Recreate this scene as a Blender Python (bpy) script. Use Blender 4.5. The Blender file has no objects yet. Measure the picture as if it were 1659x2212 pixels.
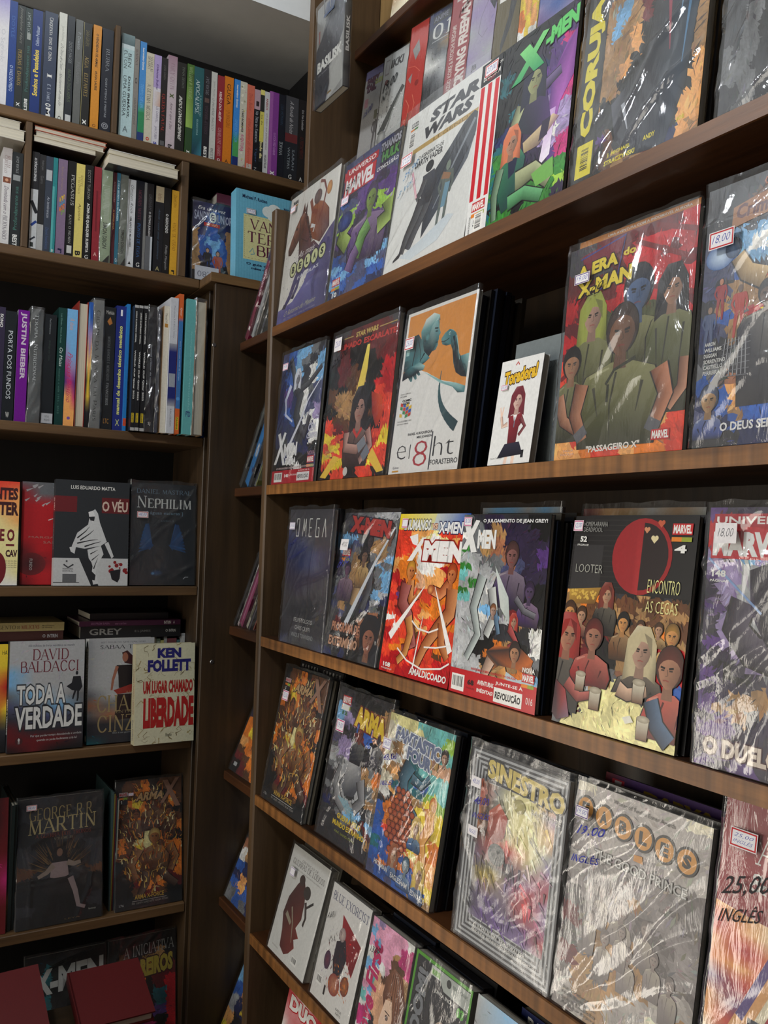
import bpy, math, random
import numpy as np
from mathutils import Vector, Matrix, noise

# ------------------------------------------------------------------ camera
W, H = 1659.0, 2212.0
FOC = 1874.58                                  # focal length in pixels of the 1659 x 2212 frame
YAW, PITCH, ROLL = math.radians(30.7535), math.radians(1.6149), math.radians(1.9300)
ZC = 1.55                                      # camera height above the floor
SC = bpy.context.scene
COL = SC.collection
_f = Vector((math.sin(YAW) * math.cos(PITCH), math.cos(YAW) * math.cos(PITCH), math.sin(PITCH)))
_r0 = Vector((math.cos(YAW), -math.sin(YAW), 0.0))
_u0 = _r0.cross(_f)
_r = _r0 * math.cos(ROLL) + _u0 * math.sin(ROLL)
_u = -_r0 * math.sin(ROLL) + _u0 * math.cos(ROLL)
cd = bpy.data.cameras.new('camera')
cd.sensor_fit = 'HORIZONTAL'
cd.sensor_width = 36.0
cd.lens = FOC / W * 36.0
cd.clip_start = 0.02
cam = bpy.data.objects.new('camera', cd)
COL.objects.link(cam)
cam.matrix_world = Matrix(((_r.x, _u.x, -_f.x, 0), (_r.y, _u.y, -_f.y, 0), (_r.z, _u.z, -_f.z, ZC), (0, 0, 0, 1)))
SC.camera = cam

# ------------------------------------------------------------------ light and exposure
SC.view_settings.view_transform = 'Standard'
SC.view_settings.look = 'None'
SC.view_settings.gamma = 1.0
SC.view_settings.use_curve_mapping = False
SC.view_settings.exposure = 0.0
SC.cycles.max_bounces = 6
SC.cycles.diffuse_bounces = 3
SC.cycles.glossy_bounces = 2
SC.cycles.transmission_bounces = 2
SC.cycles.transparent_max_bounces = 12
SC.cycles.caustics_reflective = False
SC.cycles.caustics_refractive = False
SC.cycles.adaptive_threshold = 0.05
wd = bpy.data.worlds.new('World')
SC.world = wd
wd.use_nodes = True
_bg = wd.node_tree.nodes['Background']
_bg.inputs[0].default_value = (0.62, 0.72, 0.85, 1)
_bg.inputs[1].default_value = 0.04

def area_light(name, loc, target, sx, sy, power, color):
    ld = bpy.data.lights.new(name, 'AREA')
    ld.shape = 'RECTANGLE'
    ld.size, ld.size_y = sx, sy
    ld.energy = power
    ld.color = color
    o = bpy.data.objects.new(name, ld)
    COL.objects.link(o)
    o.location = loc
    o.rotation_euler = (Vector(target) - Vector(loc)).to_track_quat('-Z', 'Y').to_euler()
    return o

area_light('added_window_light', (-1.53, 1.10, 1.45), (0.64, 0.80, 1.35), 1.1, 1.1, 19.0, (1.0, 0.93, 0.82))  # added from an unseen left-wall window to light the right rack
area_light('added_glare_light', (-0.72, 1.94, 0.80), (-0.50, 1.0, 0.82), 0.44, 0.95, 11.0, (1.0, 0.92, 0.80))  # added low source, out of view, for glare on the plastic sleeves

def bulb_light(name, loc, power, radius, color):
    ld = bpy.data.lights.new(name, 'POINT')
    ld.energy = power
    ld.shadow_soft_size = radius
    ld.color = color
    o = bpy.data.objects.new(name, ld)
    COL.objects.link(o)
    o.location = loc
    return o
area_light('added_beam_light', (0.28, 1.10, 3.08), (0.55, 1.68, 2.85), 0.5, 0.10, 2.0, (0.86, 0.94, 1.0))  # added without a fitting, brightens the front of the beam
BULB = (-0.35, 1.00, 2.35)
bulb_light('added_bulb_light', BULB, 36.0, 0.06, (0.92, 0.96, 1.0))  # unseen lamp added to light the upper shelves most

# ------------------------------------------------------------------ pixel rays onto real planes
def ray(px, py):
    return _f + _r * ((px - W / 2) / FOC) - _u * ((py - H / 2) / FOC)

def at_x(px, py, X):
    d = ray(px, py); k = X / d.x
    return Vector((X, d.y * k, d.z * k + ZC))

def at_y(px, py, Y):
    d = ray(px, py); k = Y / d.y
    return Vector((d.x * k, Y, d.z * k + ZC))

def x_on_edge(px, Y, z):
    """world x where the image column px meets the horizontal line (Y, z)"""
    py = H / 2
    for _ in range(12):
        p = at_y(px, py, Y)
        q = at_y(px, py + 5, Y)
        py += 5 * (z - p.z) / (q.z - p.z)
    return at_y(px, py, Y).x

# ------------------------------------------------------------------ materials
def lin(c):
    out = []
    for v in c[:3]:
        v = v / 255.0
        out.append(v / 12.92 if v <= 0.04045 else ((v + 0.055) / 1.055) ** 2.4)
    return tuple(out)

def new_mat(name):
    m = bpy.data.materials.new(name)
    m.use_nodes = True
    nt = m.node_tree
    return m, nt, nt.nodes['Principled BSDF']

def node(nt, kind, **kw):
    n = nt.nodes.new(kind)
    for k, v in kw.items():
        setattr(n, k, v)
    return n

def wood_mat(name, dark, light, axis, rough=0.5, ribs=0.0):
    """stained board: grain stretched along one axis, optional saw ribs across it"""
    m, nt, b = new_mat(name)
    L = nt.links
    tc = node(nt, 'ShaderNodeNewGeometry')
    mp = node(nt, 'ShaderNodeMapping')
    s = [34.0, 34.0, 34.0]; s[axis] = 2.2
    mp.inputs['Scale'].default_value = s
    L.new(tc.outputs['Position'], mp.inputs['Vector'])
    n1 = node(nt, 'ShaderNodeTexNoise'); n1.inputs['Scale'].default_value = 1.6; n1.inputs['Detail'].default_value = 7; n1.inputs['Roughness'].default_value = 0.65
    L.new(mp.outputs[0], n1.inputs['Vector'])
    n2 = node(nt, 'ShaderNodeTexNoise'); n2.inputs['Scale'].default_value = 3.0; n2.inputs['Detail'].default_value = 3
    L.new(tc.outputs['Position'], n2.inputs['Vector'])
    mx = node(nt, 'ShaderNodeMath', operation='MULTIPLY_ADD'); mx.inputs[1].default_value = 0.6
    L.new(n1.outputs[0], mx.inputs[0])
    m2 = node(nt, 'ShaderNodeMath', operation='MULTIPLY'); m2.inputs[1].default_value = 0.45
    L.new(n2.outputs[0], m2.inputs[0]); L.new(m2.outputs[0], mx.inputs[2])
    cr = node(nt, 'ShaderNodeValToRGB')
    cr.color_ramp.elements[0].position = 0.34; cr.color_ramp.elements[0].color = lin(dark) + (1,)
    cr.color_ramp.elements[1].position = 0.70; cr.color_ramp.elements[1].color = lin(light) + (1,)
    L.new(mx.outputs[0], cr.inputs[0])
    col = cr.outputs[0]; hgt = n1.outputs[0]
    if ribs:
        mp2 = node(nt, 'ShaderNodeMapping')
        s2 = [0.0, 0.0, 0.0]; s2[axis] = ribs
        mp2.inputs['Scale'].default_value = s2
        L.new(tc.outputs['Position'], mp2.inputs['Vector'])
        ns = node(nt, 'ShaderNodeTexNoise'); ns.inputs['Scale'].default_value = 1.0; ns.inputs['Detail'].default_value = 2.0
        L.new(mp2.outputs[0], ns.inputs['Vector'])
        rr = node(nt, 'ShaderNodeMapRange'); rr.inputs[1].default_value = 0.35; rr.inputs[2].default_value = 0.65; rr.inputs[3].default_value = 0.62; rr.inputs[4].default_value = 1.15
        L.new(ns.outputs[0], rr.inputs[0])
        mm = node(nt, 'ShaderNodeMix', data_type='RGBA', blend_type='MULTIPLY'); mm.inputs[0].default_value = 1.0
        L.new(cr.outputs[0], mm.inputs[6]); L.new(rr.outputs[0], mm.inputs[7])
        col = mm.outputs[2]; hgt = ns.outputs[0]
    L.new(col, b.inputs['Base Color'])
    b.inputs['Roughness'].default_value = rough
    bp = node(nt, 'ShaderNodeBump'); bp.inputs['Strength'].default_value = 0.25; bp.inputs['Distance'].default_value = 0.002
    L.new(hgt, bp.inputs['Height']); L.new(bp.outputs[0], b.inputs['Normal'])
    return m

def plain_mat(name, c, rough=0.6, metal=0.0, nscale=60.0, amt=0.12, bump=0.0):
    m, nt, b = new_mat(name)
    L = nt.links
    g = node(nt, 'ShaderNodeNewGeometry')
    n = node(nt, 'ShaderNodeTexNoise'); n.inputs['Scale'].default_value = nscale; n.inputs['Detail'].default_value = 5
    L.new(g.outputs['Position'], n.inputs['Vector'])
    r = node(nt, 'ShaderNodeMapRange'); r.inputs[3].default_value = 1 - amt; r.inputs[4].default_value = 1 + amt
    L.new(n.outputs[0], r.inputs[0])
    mm = node(nt, 'ShaderNodeMix', data_type='RGBA', blend_type='MULTIPLY'); mm.inputs[0].default_value = 1.0
    mm.inputs[6].default_value = lin(c) + (1,)
    L.new(r.outputs[0], mm.inputs[7]); L.new(mm.outputs[2], b.inputs['Base Color'])
    b.inputs['Roughness'].default_value = rough
    b.inputs['Metallic'].default_value = metal
    if bump:
        bp = node(nt, 'ShaderNodeBump'); bp.inputs['Strength'].default_value = bump; bp.inputs['Distance'].default_value = 0.003
        L.new(n.outputs[0], bp.inputs['Height']); L.new(bp.outputs[0], b.inputs['Normal'])
    return m

def print_mat(name, rough, coat):
    """printed paper: ink colours carried by the mesh, faint paper mottling"""
    m, nt, b = new_mat(name)
    L = nt.links
    a = node(nt, 'ShaderNodeVertexColor', layer_name='ink')
    g = node(nt, 'ShaderNodeNewGeometry')
    n = node(nt, 'ShaderNodeTexNoise'); n.inputs['Scale'].default_value = 260.0; n.inputs['Detail'].default_value = 4
    L.new(g.outputs['Position'], n.inputs['Vector'])
    r = node(nt, 'ShaderNodeMapRange'); r.inputs[3].default_value = 0.86; r.inputs[4].default_value = 1.14
    L.new(n.outputs[0], r.inputs[0])
    mm = node(nt, 'ShaderNodeMix', data_type='RGBA', blend_type='MULTIPLY'); mm.inputs[0].default_value = 1.0
    L.new(a.outputs[0], mm.inputs[6]); L.new(r.outputs[0], mm.inputs[7]); L.new(mm.outputs[2], b.inputs['Base Color'])
    b.inputs['Roughness'].default_value = rough
    b.inputs['Coat Weight'].default_value = coat
    b.inputs['Coat Roughness'].default_value = 0.22
    return m

def pages_mat(name, c, axis):
    """page block: fine sheet lines"""
    m, nt, b = new_mat(name)
    L = nt.links
    tc = node(nt, 'ShaderNodeTexCoord')
    mp = node(nt, 'ShaderNodeMapping')
    s = [4.0, 4.0, 4.0]; s[axis] = 1500.0
    mp.inputs['Scale'].default_value = s
    L.new(tc.outputs['Object'], mp.inputs['Vector'])
    n = node(nt, 'ShaderNodeTexNoise'); n.inputs['Scale'].default_value = 1.0; n.inputs['Detail'].default_value = 2
    L.new(mp.outputs[0], n.inputs['Vector'])
    r = node(nt, 'ShaderNodeMapRange'); r.inputs[1].default_value = 0.3; r.inputs[2].default_value = 0.7; r.inputs[3].default_value = 0.70; r.inputs[4].default_value = 1.05
    L.new(n.outputs[0], r.inputs[0])
    mm = node(nt, 'ShaderNodeMix', data_type='RGBA', blend_type='MULTIPLY'); mm.inputs[0].default_value = 1.0
    mm.inputs[6].default_value = lin(c) + (1,)
    L.new(r.outputs[0], mm.inputs[7]); L.new(mm.outputs[2], b.inputs['Base Color'])
    b.inputs['Roughness'].default_value = 0.85
    return m

def sleeve_mat(name, rough, haze, scale):
    """clear plastic bag: mostly see-through, crinkled gloss"""
    m, nt, b = new_mat(name)
    nt.nodes.remove(b)
    L = nt.links
    out = nt.nodes['Material Output']
    tc = node(nt, 'ShaderNodeTexCoord')
    mp = node(nt, 'ShaderNodeMapping')
    mp.inputs['Rotation'].default_value = (0, 0.65, 0)
    mp.inputs['Scale'].default_value = (scale * 1.0, scale, scale * 0.28)
    L.new(tc.outputs['Object'], mp.inputs['Vector'])
    n = node(nt, 'ShaderNodeTexNoise'); n.inputs['Scale'].default_value = 1.0; n.inputs['Detail'].default_value = 5; n.inputs['Roughness'].default_value = 0.6; n.inputs['Distortion'].default_value = 1.2
    L.new(mp.outputs[0], n.inputs['Vector'])
    bp = node(nt, 'ShaderNodeBump'); bp.inputs['Strength'].default_value = 0.35; bp.inputs['Distance'].default_value = 0.004
    L.new(n.outputs[0], bp.inputs['Height'])
    gl = node(nt, 'ShaderNodeBsdfGlossy'); gl.inputs['Roughness'].default_value = rough
    L.new(bp.outputs[0], gl.inputs['Normal'])
    df = node(nt, 'ShaderNodeBsdfDiffuse'); df.inputs['Color'].default_value = (0.75, 0.76, 0.78, 1)
    tr = node(nt, 'ShaderNodeBsdfTransparent'); tr.inputs['Color'].default_value = (0.96, 0.965, 0.97, 1)
    m1 = node(nt, 'ShaderNodeMixShader'); m1.inputs[0].default_value = haze
    L.new(tr.outputs[0], m1.inputs[1]); L.new(df.outputs[0], m1.inputs[2])
    fr = node(nt, 'ShaderNodeLayerWeight')                      # thin film: same gloss from either side
    L.new(bp.outputs[0], fr.inputs['Normal'])
    p5 = node(nt, 'ShaderNodeMath', operation='POWER'); p5.inputs[1].default_value = 4.5
    L.new(fr.outputs['Facing'], p5.inputs[0])
    sc = node(nt, 'ShaderNodeMath', operation='MULTIPLY_ADD', use_clamp=True); sc.inputs[1].default_value = 0.85; sc.inputs[2].default_value = 0.075
    L.new(p5.outputs[0], sc.inputs[0])
    m2 = node(nt, 'ShaderNodeMixShader')
    L.new(sc.outputs[0], m2.inputs[0]); L.new(m1.outputs[0], m2.inputs[1]); L.new(gl.outputs[0], m2.inputs[2])
    L.new(m2.outputs[0], out.inputs['Surface'])
    return m

M = {
    'wood_y': wood_mat('stained_wood_along_wall', (34, 18, 8), (84, 48, 21), 1, 0.45),
    'wood_lip': wood_mat('stained_wood_front_edge', (66, 39, 18), (128, 82, 41), 1, 0.45),
    'wood_panel': wood_mat('stained_wood_side_panel', (58, 42, 26), (104, 80, 54), 2, 0.5),
    'wood_rib': wood_mat('stained_wood_sawn_edge', (90, 56, 26), (158, 106, 55), 1, 0.45, 70.0),
    'wood_x': wood_mat('stained_wood_across', (64, 46, 28), (114, 86, 55), 0, 0.5),
    'wood_z': wood_mat('stained_wood_upright', (33, 24, 13), (68, 50, 30), 2, 0.5),
    'ply_edge': wood_mat('bare_plywood_edge', (70, 50, 28), (130, 98, 58), 0, 0.6),
    'ply': wood_mat('light_plywood_back', (112, 86, 50), (150, 120, 74), 2, 0.6),
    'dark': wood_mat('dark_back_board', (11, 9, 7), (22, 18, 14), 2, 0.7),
    'print': print_mat('printed_cover', 0.38, 0.25),
    'matte': print_mat('printed_matte_cover', 0.55, 0.08),
    'gloss': print_mat('printed_gloss_cover', 0.30, 0.4),
    'paper': print_mat('sticker_paper', 0.7, 0.0),
    'pages_y': pages_mat('white_pages_face', (205, 198, 182), 1),
    'pages_x': pages_mat('cream_pages_spine', (208, 200, 178), 0),
    'pages_z': pages_mat('cream_pages_lying', (214, 206, 186), 2),
    'sleeve': sleeve_mat('clear_plastic_sleeve', 0.09, 0.025, 30.0),
    'sleeve2': sleeve_mat('crinkled_plastic_sleeve', 0.13, 0.06, 60.0),
    'plaster': plain_mat('white_plaster', (205, 204, 200), 0.9, 0, 40, 0.05, 0.15),
    'bright_beam': plain_mat('brightened_beam_paint', (236, 238, 238), 0.9, 0, 40, 0.05, 0.15),  # white paint made whiter to stand for stronger light on the beam
    'grey_plaster': plain_mat('grey_plaster', (176, 172, 164), 0.9, 0, 30, 0.08, 0.2),
    'tile': plain_mat('grey_floor', (110, 105, 98), 0.6, 0, 12, 0.15),
    'metal': plain_mat('steel', (170, 170, 172), 0.3, 1.0, 80, 0.05),
    'clip': plain_mat('navy_enamel', (44, 66, 104), 0.3, 0.2, 80, 0.05),
    'glass': plain_mat('window_frame_paint', (190, 188, 182), 0.5, 0, 60, 0.05),
}

# ------------------------------------------------------------------ scene graph helpers
def put(o, parent=None):
    COL.objects.link(o)
    if parent is not None:
        o.parent = parent
    return o

def thing(name, label, cat, mat4=None, group=None):
    o = put(bpy.data.objects.new(name, None))
    o.empty_display_size = 0.02
    if mat4 is not None:
        o.matrix_world = mat4
    o['label'] = label
    o['category'] = cat
    if group:
        o['group'] = group
    return o

class MB:
    """collects faces (optionally inked) and links them as ONE mesh object"""
    def __init__(self):
        self.v, self.f, self.c = [], [], []
    def face(self, pts, col=(255, 255, 255)):
        i = len(self.v)
        self.v += [tuple(p) for p in pts]
        cols = col if isinstance(col, list) else [col] * len(pts)
        self.c += cols
        self.f.append(tuple(range(i, i + len(pts))))
    def box(self, x0, y0, z0, x1, y1, z1, col=(255, 255, 255)):
        p = [(x0, y0, z0), (x1, y0, z0), (x1, y1, z0), (x0, y1, z0), (x0, y0, z1), (x1, y0, z1), (x1, y1, z1), (x0, y1, z1)]
        for q in ((0, 1, 5, 4), (1, 2, 6, 5), (2, 3, 7, 6), (3, 0, 4, 7), (4, 5, 6, 7), (3, 2, 1, 0)):
            self.face([p[k] for k in q], col)
    def build(self, name, mat, parent=None, ink=True, smooth=False):
        me = bpy.data.meshes.new(name)
        me.from_pydata(self.v, [], self.f)
        if ink:
            at = me.color_attributes.new('ink', 'FLOAT_COLOR', 'POINT')
            buf = []
            cache = {}
            for c in self.c:
                if c not in cache:
                    cache[c] = lin(c) + (1.0,)
                buf += cache[c]
            at.data.foreach_set('color', buf)
        me.materials.append(M[mat])
        if smooth:
            me.polygons.foreach_set('use_smooth', [True] * len(me.polygons))
        me.update()
        return put(bpy.data.objects.new(name, me), parent)

def bevel_box(name, lo, hi, mat, parent=None, bev=0.0015):
    """a board with eased edges"""
    x0, y0, z0 = lo; x1, y1, z1 = hi
    me = bpy.data.meshes.new(name)
    import bmesh
    bm = bmesh.new()
    vs = [bm.verts.new(p) for p in ((x0, y0, z0), (x1, y0, z0), (x1, y1, z0), (x0, y1, z0), (x0, y0, z1), (x1, y0, z1), (x1, y1, z1), (x0, y1, z1))]
    for q in ((0, 1, 5, 4), (1, 2, 6, 5), (2, 3, 7, 6), (3, 0, 4, 7), (4, 5, 6, 7), (3, 2, 1, 0)):
        bm.faces.new([vs[k] for k in q])
    if bev:
        bmesh.ops.bevel(bm, geom=list(bm.edges), offset=bev, segments=1, affect='EDGES')
    bm.to_mesh(me); bm.free()
    me.materials.append(M[mat])
    return put(bpy.data.objects.new(name, me), parent)

# ------------------------------------------------------------------ lettering
_TX = {}
def text_mesh(s, off=0.0):
    """(verts, faces, bounds) of a string set in the built-in face"""
    k = (s, off)
    if k not in _TX:
        cu = bpy.data.curves.new('t', 'FONT')
        cu.body = s
        cu.size = 1.0
        cu.resolution_u = 2
        cu.offset = off
        ob = bpy.data.objects.new('t', cu)
        me = ob.to_mesh()
        vs = [(v.co.x, v.co.y) for v in me.vertices]
        fs = [tuple(p.vertices) for p in me.polygons]
        ob.to_mesh_clear()
        bpy.data.objects.remove(ob)
        bpy.data.curves.remove(cu)
        if not vs:
            vs = [(0, 0), (1, 0), (0, 1)]; fs = []
        xs = [p[0] for p in vs]; ys = [p[1] for p in vs]
        _TX[k] = (vs, fs, (min(xs), min(ys), max(xs), max(ys)))
    return _TX[k]

# roman capitals drawn as thick and thin strokes with feet: letter -> (width, [(kind, points)])
_S = {
 'A': (.8, ['n0,0 .4,1', 'k.4,1 .8,0', 'n.15,.36 .62,.36', 's0,0', 's.8,0']), 'B': (.65, ['k.1,0 .1,1', 'c.1,1 .5,1 .6,.76 .5,.53 .1,.53', 'c.1,.53 .55,.53 .68,.26 .55,0 .1,0']),
 'C': (.75, ['c.72,.82 .5,1 .2,.92 .06,.5 .2,.08 .5,0 .74,.2', 'n.72,.72 .72,.98']), 'D': (.78, ['k.1,0 .1,1', 'c.1,1 .5,1 .76,.75 .78,.5 .76,.25 .5,0 .1,0', 's.1,0', 's.1,1']),
 'E': (.62, ['k.1,0 .1,1', 'n.1,1 .58,1', 'n.1,.53 .48,.53', 'n.1,0 .62,0', 'n.58,1 .58,.82', 'n.62,0 .62,.2', 's.1,0', 's.1,1']), 'F': (.58, ['k.1,0 .1,1', 'n.1,1 .56,1', 'n.1,.53 .46,.53', 'n.56,1 .56,.82', 's.1,0']),
 'G': (.8, ['c.72,.82 .5,1 .2,.92 .06,.5 .2,.08 .5,0 .74,.12', 'k.74,.0 .74,.42', 'n.56,.42 .86,.42']), 'H': (.8, ['k.1,0 .1,1', 'k.7,0 .7,1', 'n.1,.52 .7,.52', 's.1,0', 's.1,1', 's.7,0', 's.7,1']),
 'I': (.3, ['k.15,0 .15,1', 's.15,0', 's.15,1']), 'J': (.45, ['k.3,1 .3,.2', 'c.3,.25 .25,0 .0,.0', 's.3,1']), 'K': (.74, ['k.1,0 .1,1', 'n.1,.45 .62,1', 'k.3,.58 .7,0', 's.1,0', 's.1,1', 's.7,0', 's.62,1']),
 'L': (.6, ['k.1,0 .1,1', 'n.1,0 .58,0', 'n.58,0 .58,.22', 's.1,0', 's.1,1']), 'M': (.95, ['n.1,0 .14,1', 'k.14,1 .48,0', 'n.48,0 .82,1', 'k.82,1 .86,0', 's.1,0', 's.86,0']),
 'N': (.82, ['n.1,0 .1,1', 'k.1,1 .72,0', 'n.72,0 .72,1', 's.1,0', 's.72,1']), 'O': (.84, ['c.42,1 .14,.9 .06,.5 .14,.1 .42,0 .7,.1 .78,.5 .7,.9 .42,1']), 'P': (.62, ['k.1,0 .1,1', 'c.1,1 .5,1 .62,.74 .5,.46 .1,.46', 's.1,0']),
 'Q': (.84, ['c.42,1 .14,.9 .06,.5 .14,.1 .42,0 .7,.1 .78,.5 .7,.9 .42,1', 'k.5,.15 .82,-.2']), 'R': (.72, ['k.1,0 .1,1', 'c.1,1 .5,1 .6,.76 .5,.5 .1,.5', 'k.35,.5 .7,0', 's.1,0', 's.7,0']),
 'S': (.58, ['c.5,.84 .36,1 .16,.94 .08,.74 .28,.54 .46,.36 .5,.16 .34,0 .08,.14', 'n.5,.76 .5,.98', 'n.08,.02 .08,.24']), 'T': (.72, ['k.36,0 .36,1', 'n.04,1 .68,1', 'n.04,1 .04,.8', 'n.68,1 .68,.8', 's.36,0']),
 'U': (.78, ['k.1,1 .1,.25', 'c.1,.3 .2,.03 .4,.0 .6,.03 .7,.3', 'n.7,.25 .7,1', 's.1,1', 's.7,1']), 'V': (.78, ['k0,1 .4,0', 'n.4,0 .78,1', 's0,1', 's.78,1']), 'W': (1.1, ['k0,1 .3,0', 'n.3,0 .55,1', 'k.55,1 .82,0', 'n.82,0 1.08,1', 's0,1', 's1.08,1']),
 'X': (.76, ['k.04,1 .72,0', 'n.04,0 .72,1', 's.04,0', 's.72,0', 's.04,1', 's.72,1']), 'Y': (.74, ['k0,1 .37,.45', 'n.37,.45 .74,1', 'k.37,0 .37,.45', 's.37,0', 's0,1', 's.74,1']), 'Z': (.66, ['n.06,1 .62,1', 'k.62,1 .04,0', 'n.04,0 .64,0', 'n.06,1 .06,.82', 'n.64,0 .64,.18']),
 '.': (.2, ['k.1,0 .1,.1']), ',': (.2, ['k.1,.1 .05,-.12']), '-': (.4, ['k.05,.4 .35,.4']), ' ': (.38, []),
 '0': (.6, ['c.3,1 .1,.85 .06,.5 .1,.15 .3,0 .5,.15 .54,.5 .5,.85 .3,1']), '1': (.4, ['k.2,0 .2,1', 'n.2,1 .04,.85', 's.2,0']), '2': (.55, ['c.06,.75 .15,.98 .4,.96 .48,.72 .3,.4 .06,0', 'n.06,0 .5,0']),
}
def serif_mesh(s, kw=0.13, nw=0.055):
    k = ('serif', s, kw)
    if k in _TX:
        return _TX[k]
    vs, fs = [], []
    x = 0.0
    acc = {'Á': 'A', 'Â': 'A', 'Ã': 'A', 'É': 'E', 'Ê': 'E', 'Í': 'I', 'Ó': 'O', 'Ô': 'O', 'Õ': 'O', 'Ú': 'U', 'Ç': 'C'}
    def seg(a, b, w0, w1):
        dx, dy = b[0] - a[0], b[1] - a[1]
        l = math.hypot(dx, dy) or 1
        nx, ny = -dy / l, dx / l
        i = len(vs)
        vs.extend([(a[0] + nx * w0 / 2, a[1] + ny * w0 / 2), (a[0] - nx * w0 / 2, a[1] - ny * w0 / 2), (b[0] - nx * w1 / 2, b[1] - ny * w1 / 2), (b[0] + nx * w1 / 2, b[1] + ny * w1 / 2)])
        fs.append((i, i + 1, i + 2, i + 3))
    for ch in s:
        sc = 1.0
        if ch.islower():
            sc = 0.78; ch = ch.upper()
        mark = ch in acc
        wd_, st = _S.get(acc.get(ch, ch), (.38, []))
        for d in st:
            P = [tuple(float(q) for q in p.split(',')) for p in d[1:].split()]
            P = [(x + p[0] * sc, p[1] * sc) for p in P]
            if d[0] == 's':
                seg((P[0][0] - .13 * sc, P[0][1]), (P[0][0] + .13 * sc, P[0][1]), nw, nw)
            elif d[0] == 'c':
                Q = []
                for i in range(len(P) - 1):
                    p0 = P[max(i - 1, 0)]; p1 = P[i]; p2 = P[i + 1]; p3 = P[min(i + 2, len(P) - 1)]
                    for j in range(3):
                        t = j / 3.0
                        Q.append(tuple(.5 * (2 * p1[a] + (p2[a] - p0[a]) * t + (2 * p0[a] - 5 * p1[a] + 4 * p2[a] - p3[a]) * t * t + (3 * p1[a] - p0[a] - 3 * p2[a] + p3[a]) * t ** 3) for a in (0, 1)))
                Q.append(P[-1])
                for i in range(len(Q) - 1):
                    dx, dy = Q[i + 1][0] - Q[i][0], Q[i + 1][1] - Q[i][1]
                    w = nw + (kw - nw) * abs(dy) / (math.hypot(dx, dy) or 1)
                    seg(Q[i], Q[i + 1], w, w)
            else:
                w = kw if d[0] == 'k' else nw
                for i in range(len(P) - 1):
                    seg(P[i], P[i + 1], w, w)
        if mark:
            seg((x + wd_ * .4, 1.08), (x + wd_ * .65, 1.22), nw, nw)
        x += (wd_ + .16) * sc
    xs = [p[0] for p in vs] or [0, 1]; ys = [p[1] for p in vs] or [0, 1]
    _TX[k] = (vs, fs, (min(xs), 0.0, max(xs), max(1.0 if s.upper() == s or s[0].isupper() else .78, .1)))
    return _TX[k]

# ------------------------------------------------------------------ flat print on a face (u to the right, v down, both 0..1)
PAL = {
 'k': (16, 16, 19), 'K': (44, 44, 50), 'g': (105, 107, 110), 'G': (172, 174, 176), 'w': (236, 235, 230), 'n': (24, 34, 82), 'b': (40, 88, 170), 'B': (118, 176, 222),
 't': (24, 98, 108), 'T': (112, 190, 186), 'e': (52, 122, 48), 'E': (150, 192, 66), 'y': (236, 204, 54), 'Y': (236, 226, 158), 'o': (228, 124, 36), 'O': (242, 170, 96),
 'r': (186, 26, 34), 'R': (226, 66, 44), 'd': (100, 22, 28), 'p': (86, 52, 122), 'P': (156, 138, 182), 'm': (192, 44, 118), 'M': (238, 166, 196), 's': (218, 166, 130),
 'S': (160, 104, 74), 'u': (92, 56, 32), 'U': (166, 126, 80), 'v': (44, 34, 60), 'c': (232, 222, 196), 'f': (72, 76, 44), 'F': (46, 50, 32), 'i': (70, 74, 110), 'q': (142, 134, 132), 'Q': (178, 170, 164), 'h': (112, 104, 102), 'j': (84, 78, 78), 'x': (62, 60, 66),
}
def C(c):
    return PAL[c] if isinstance(c, str) else c

def mixc(a, b, t):
    return tuple(int(round(a[i] + (b[i] - a[i]) * t)) for i in range(3))

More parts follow.
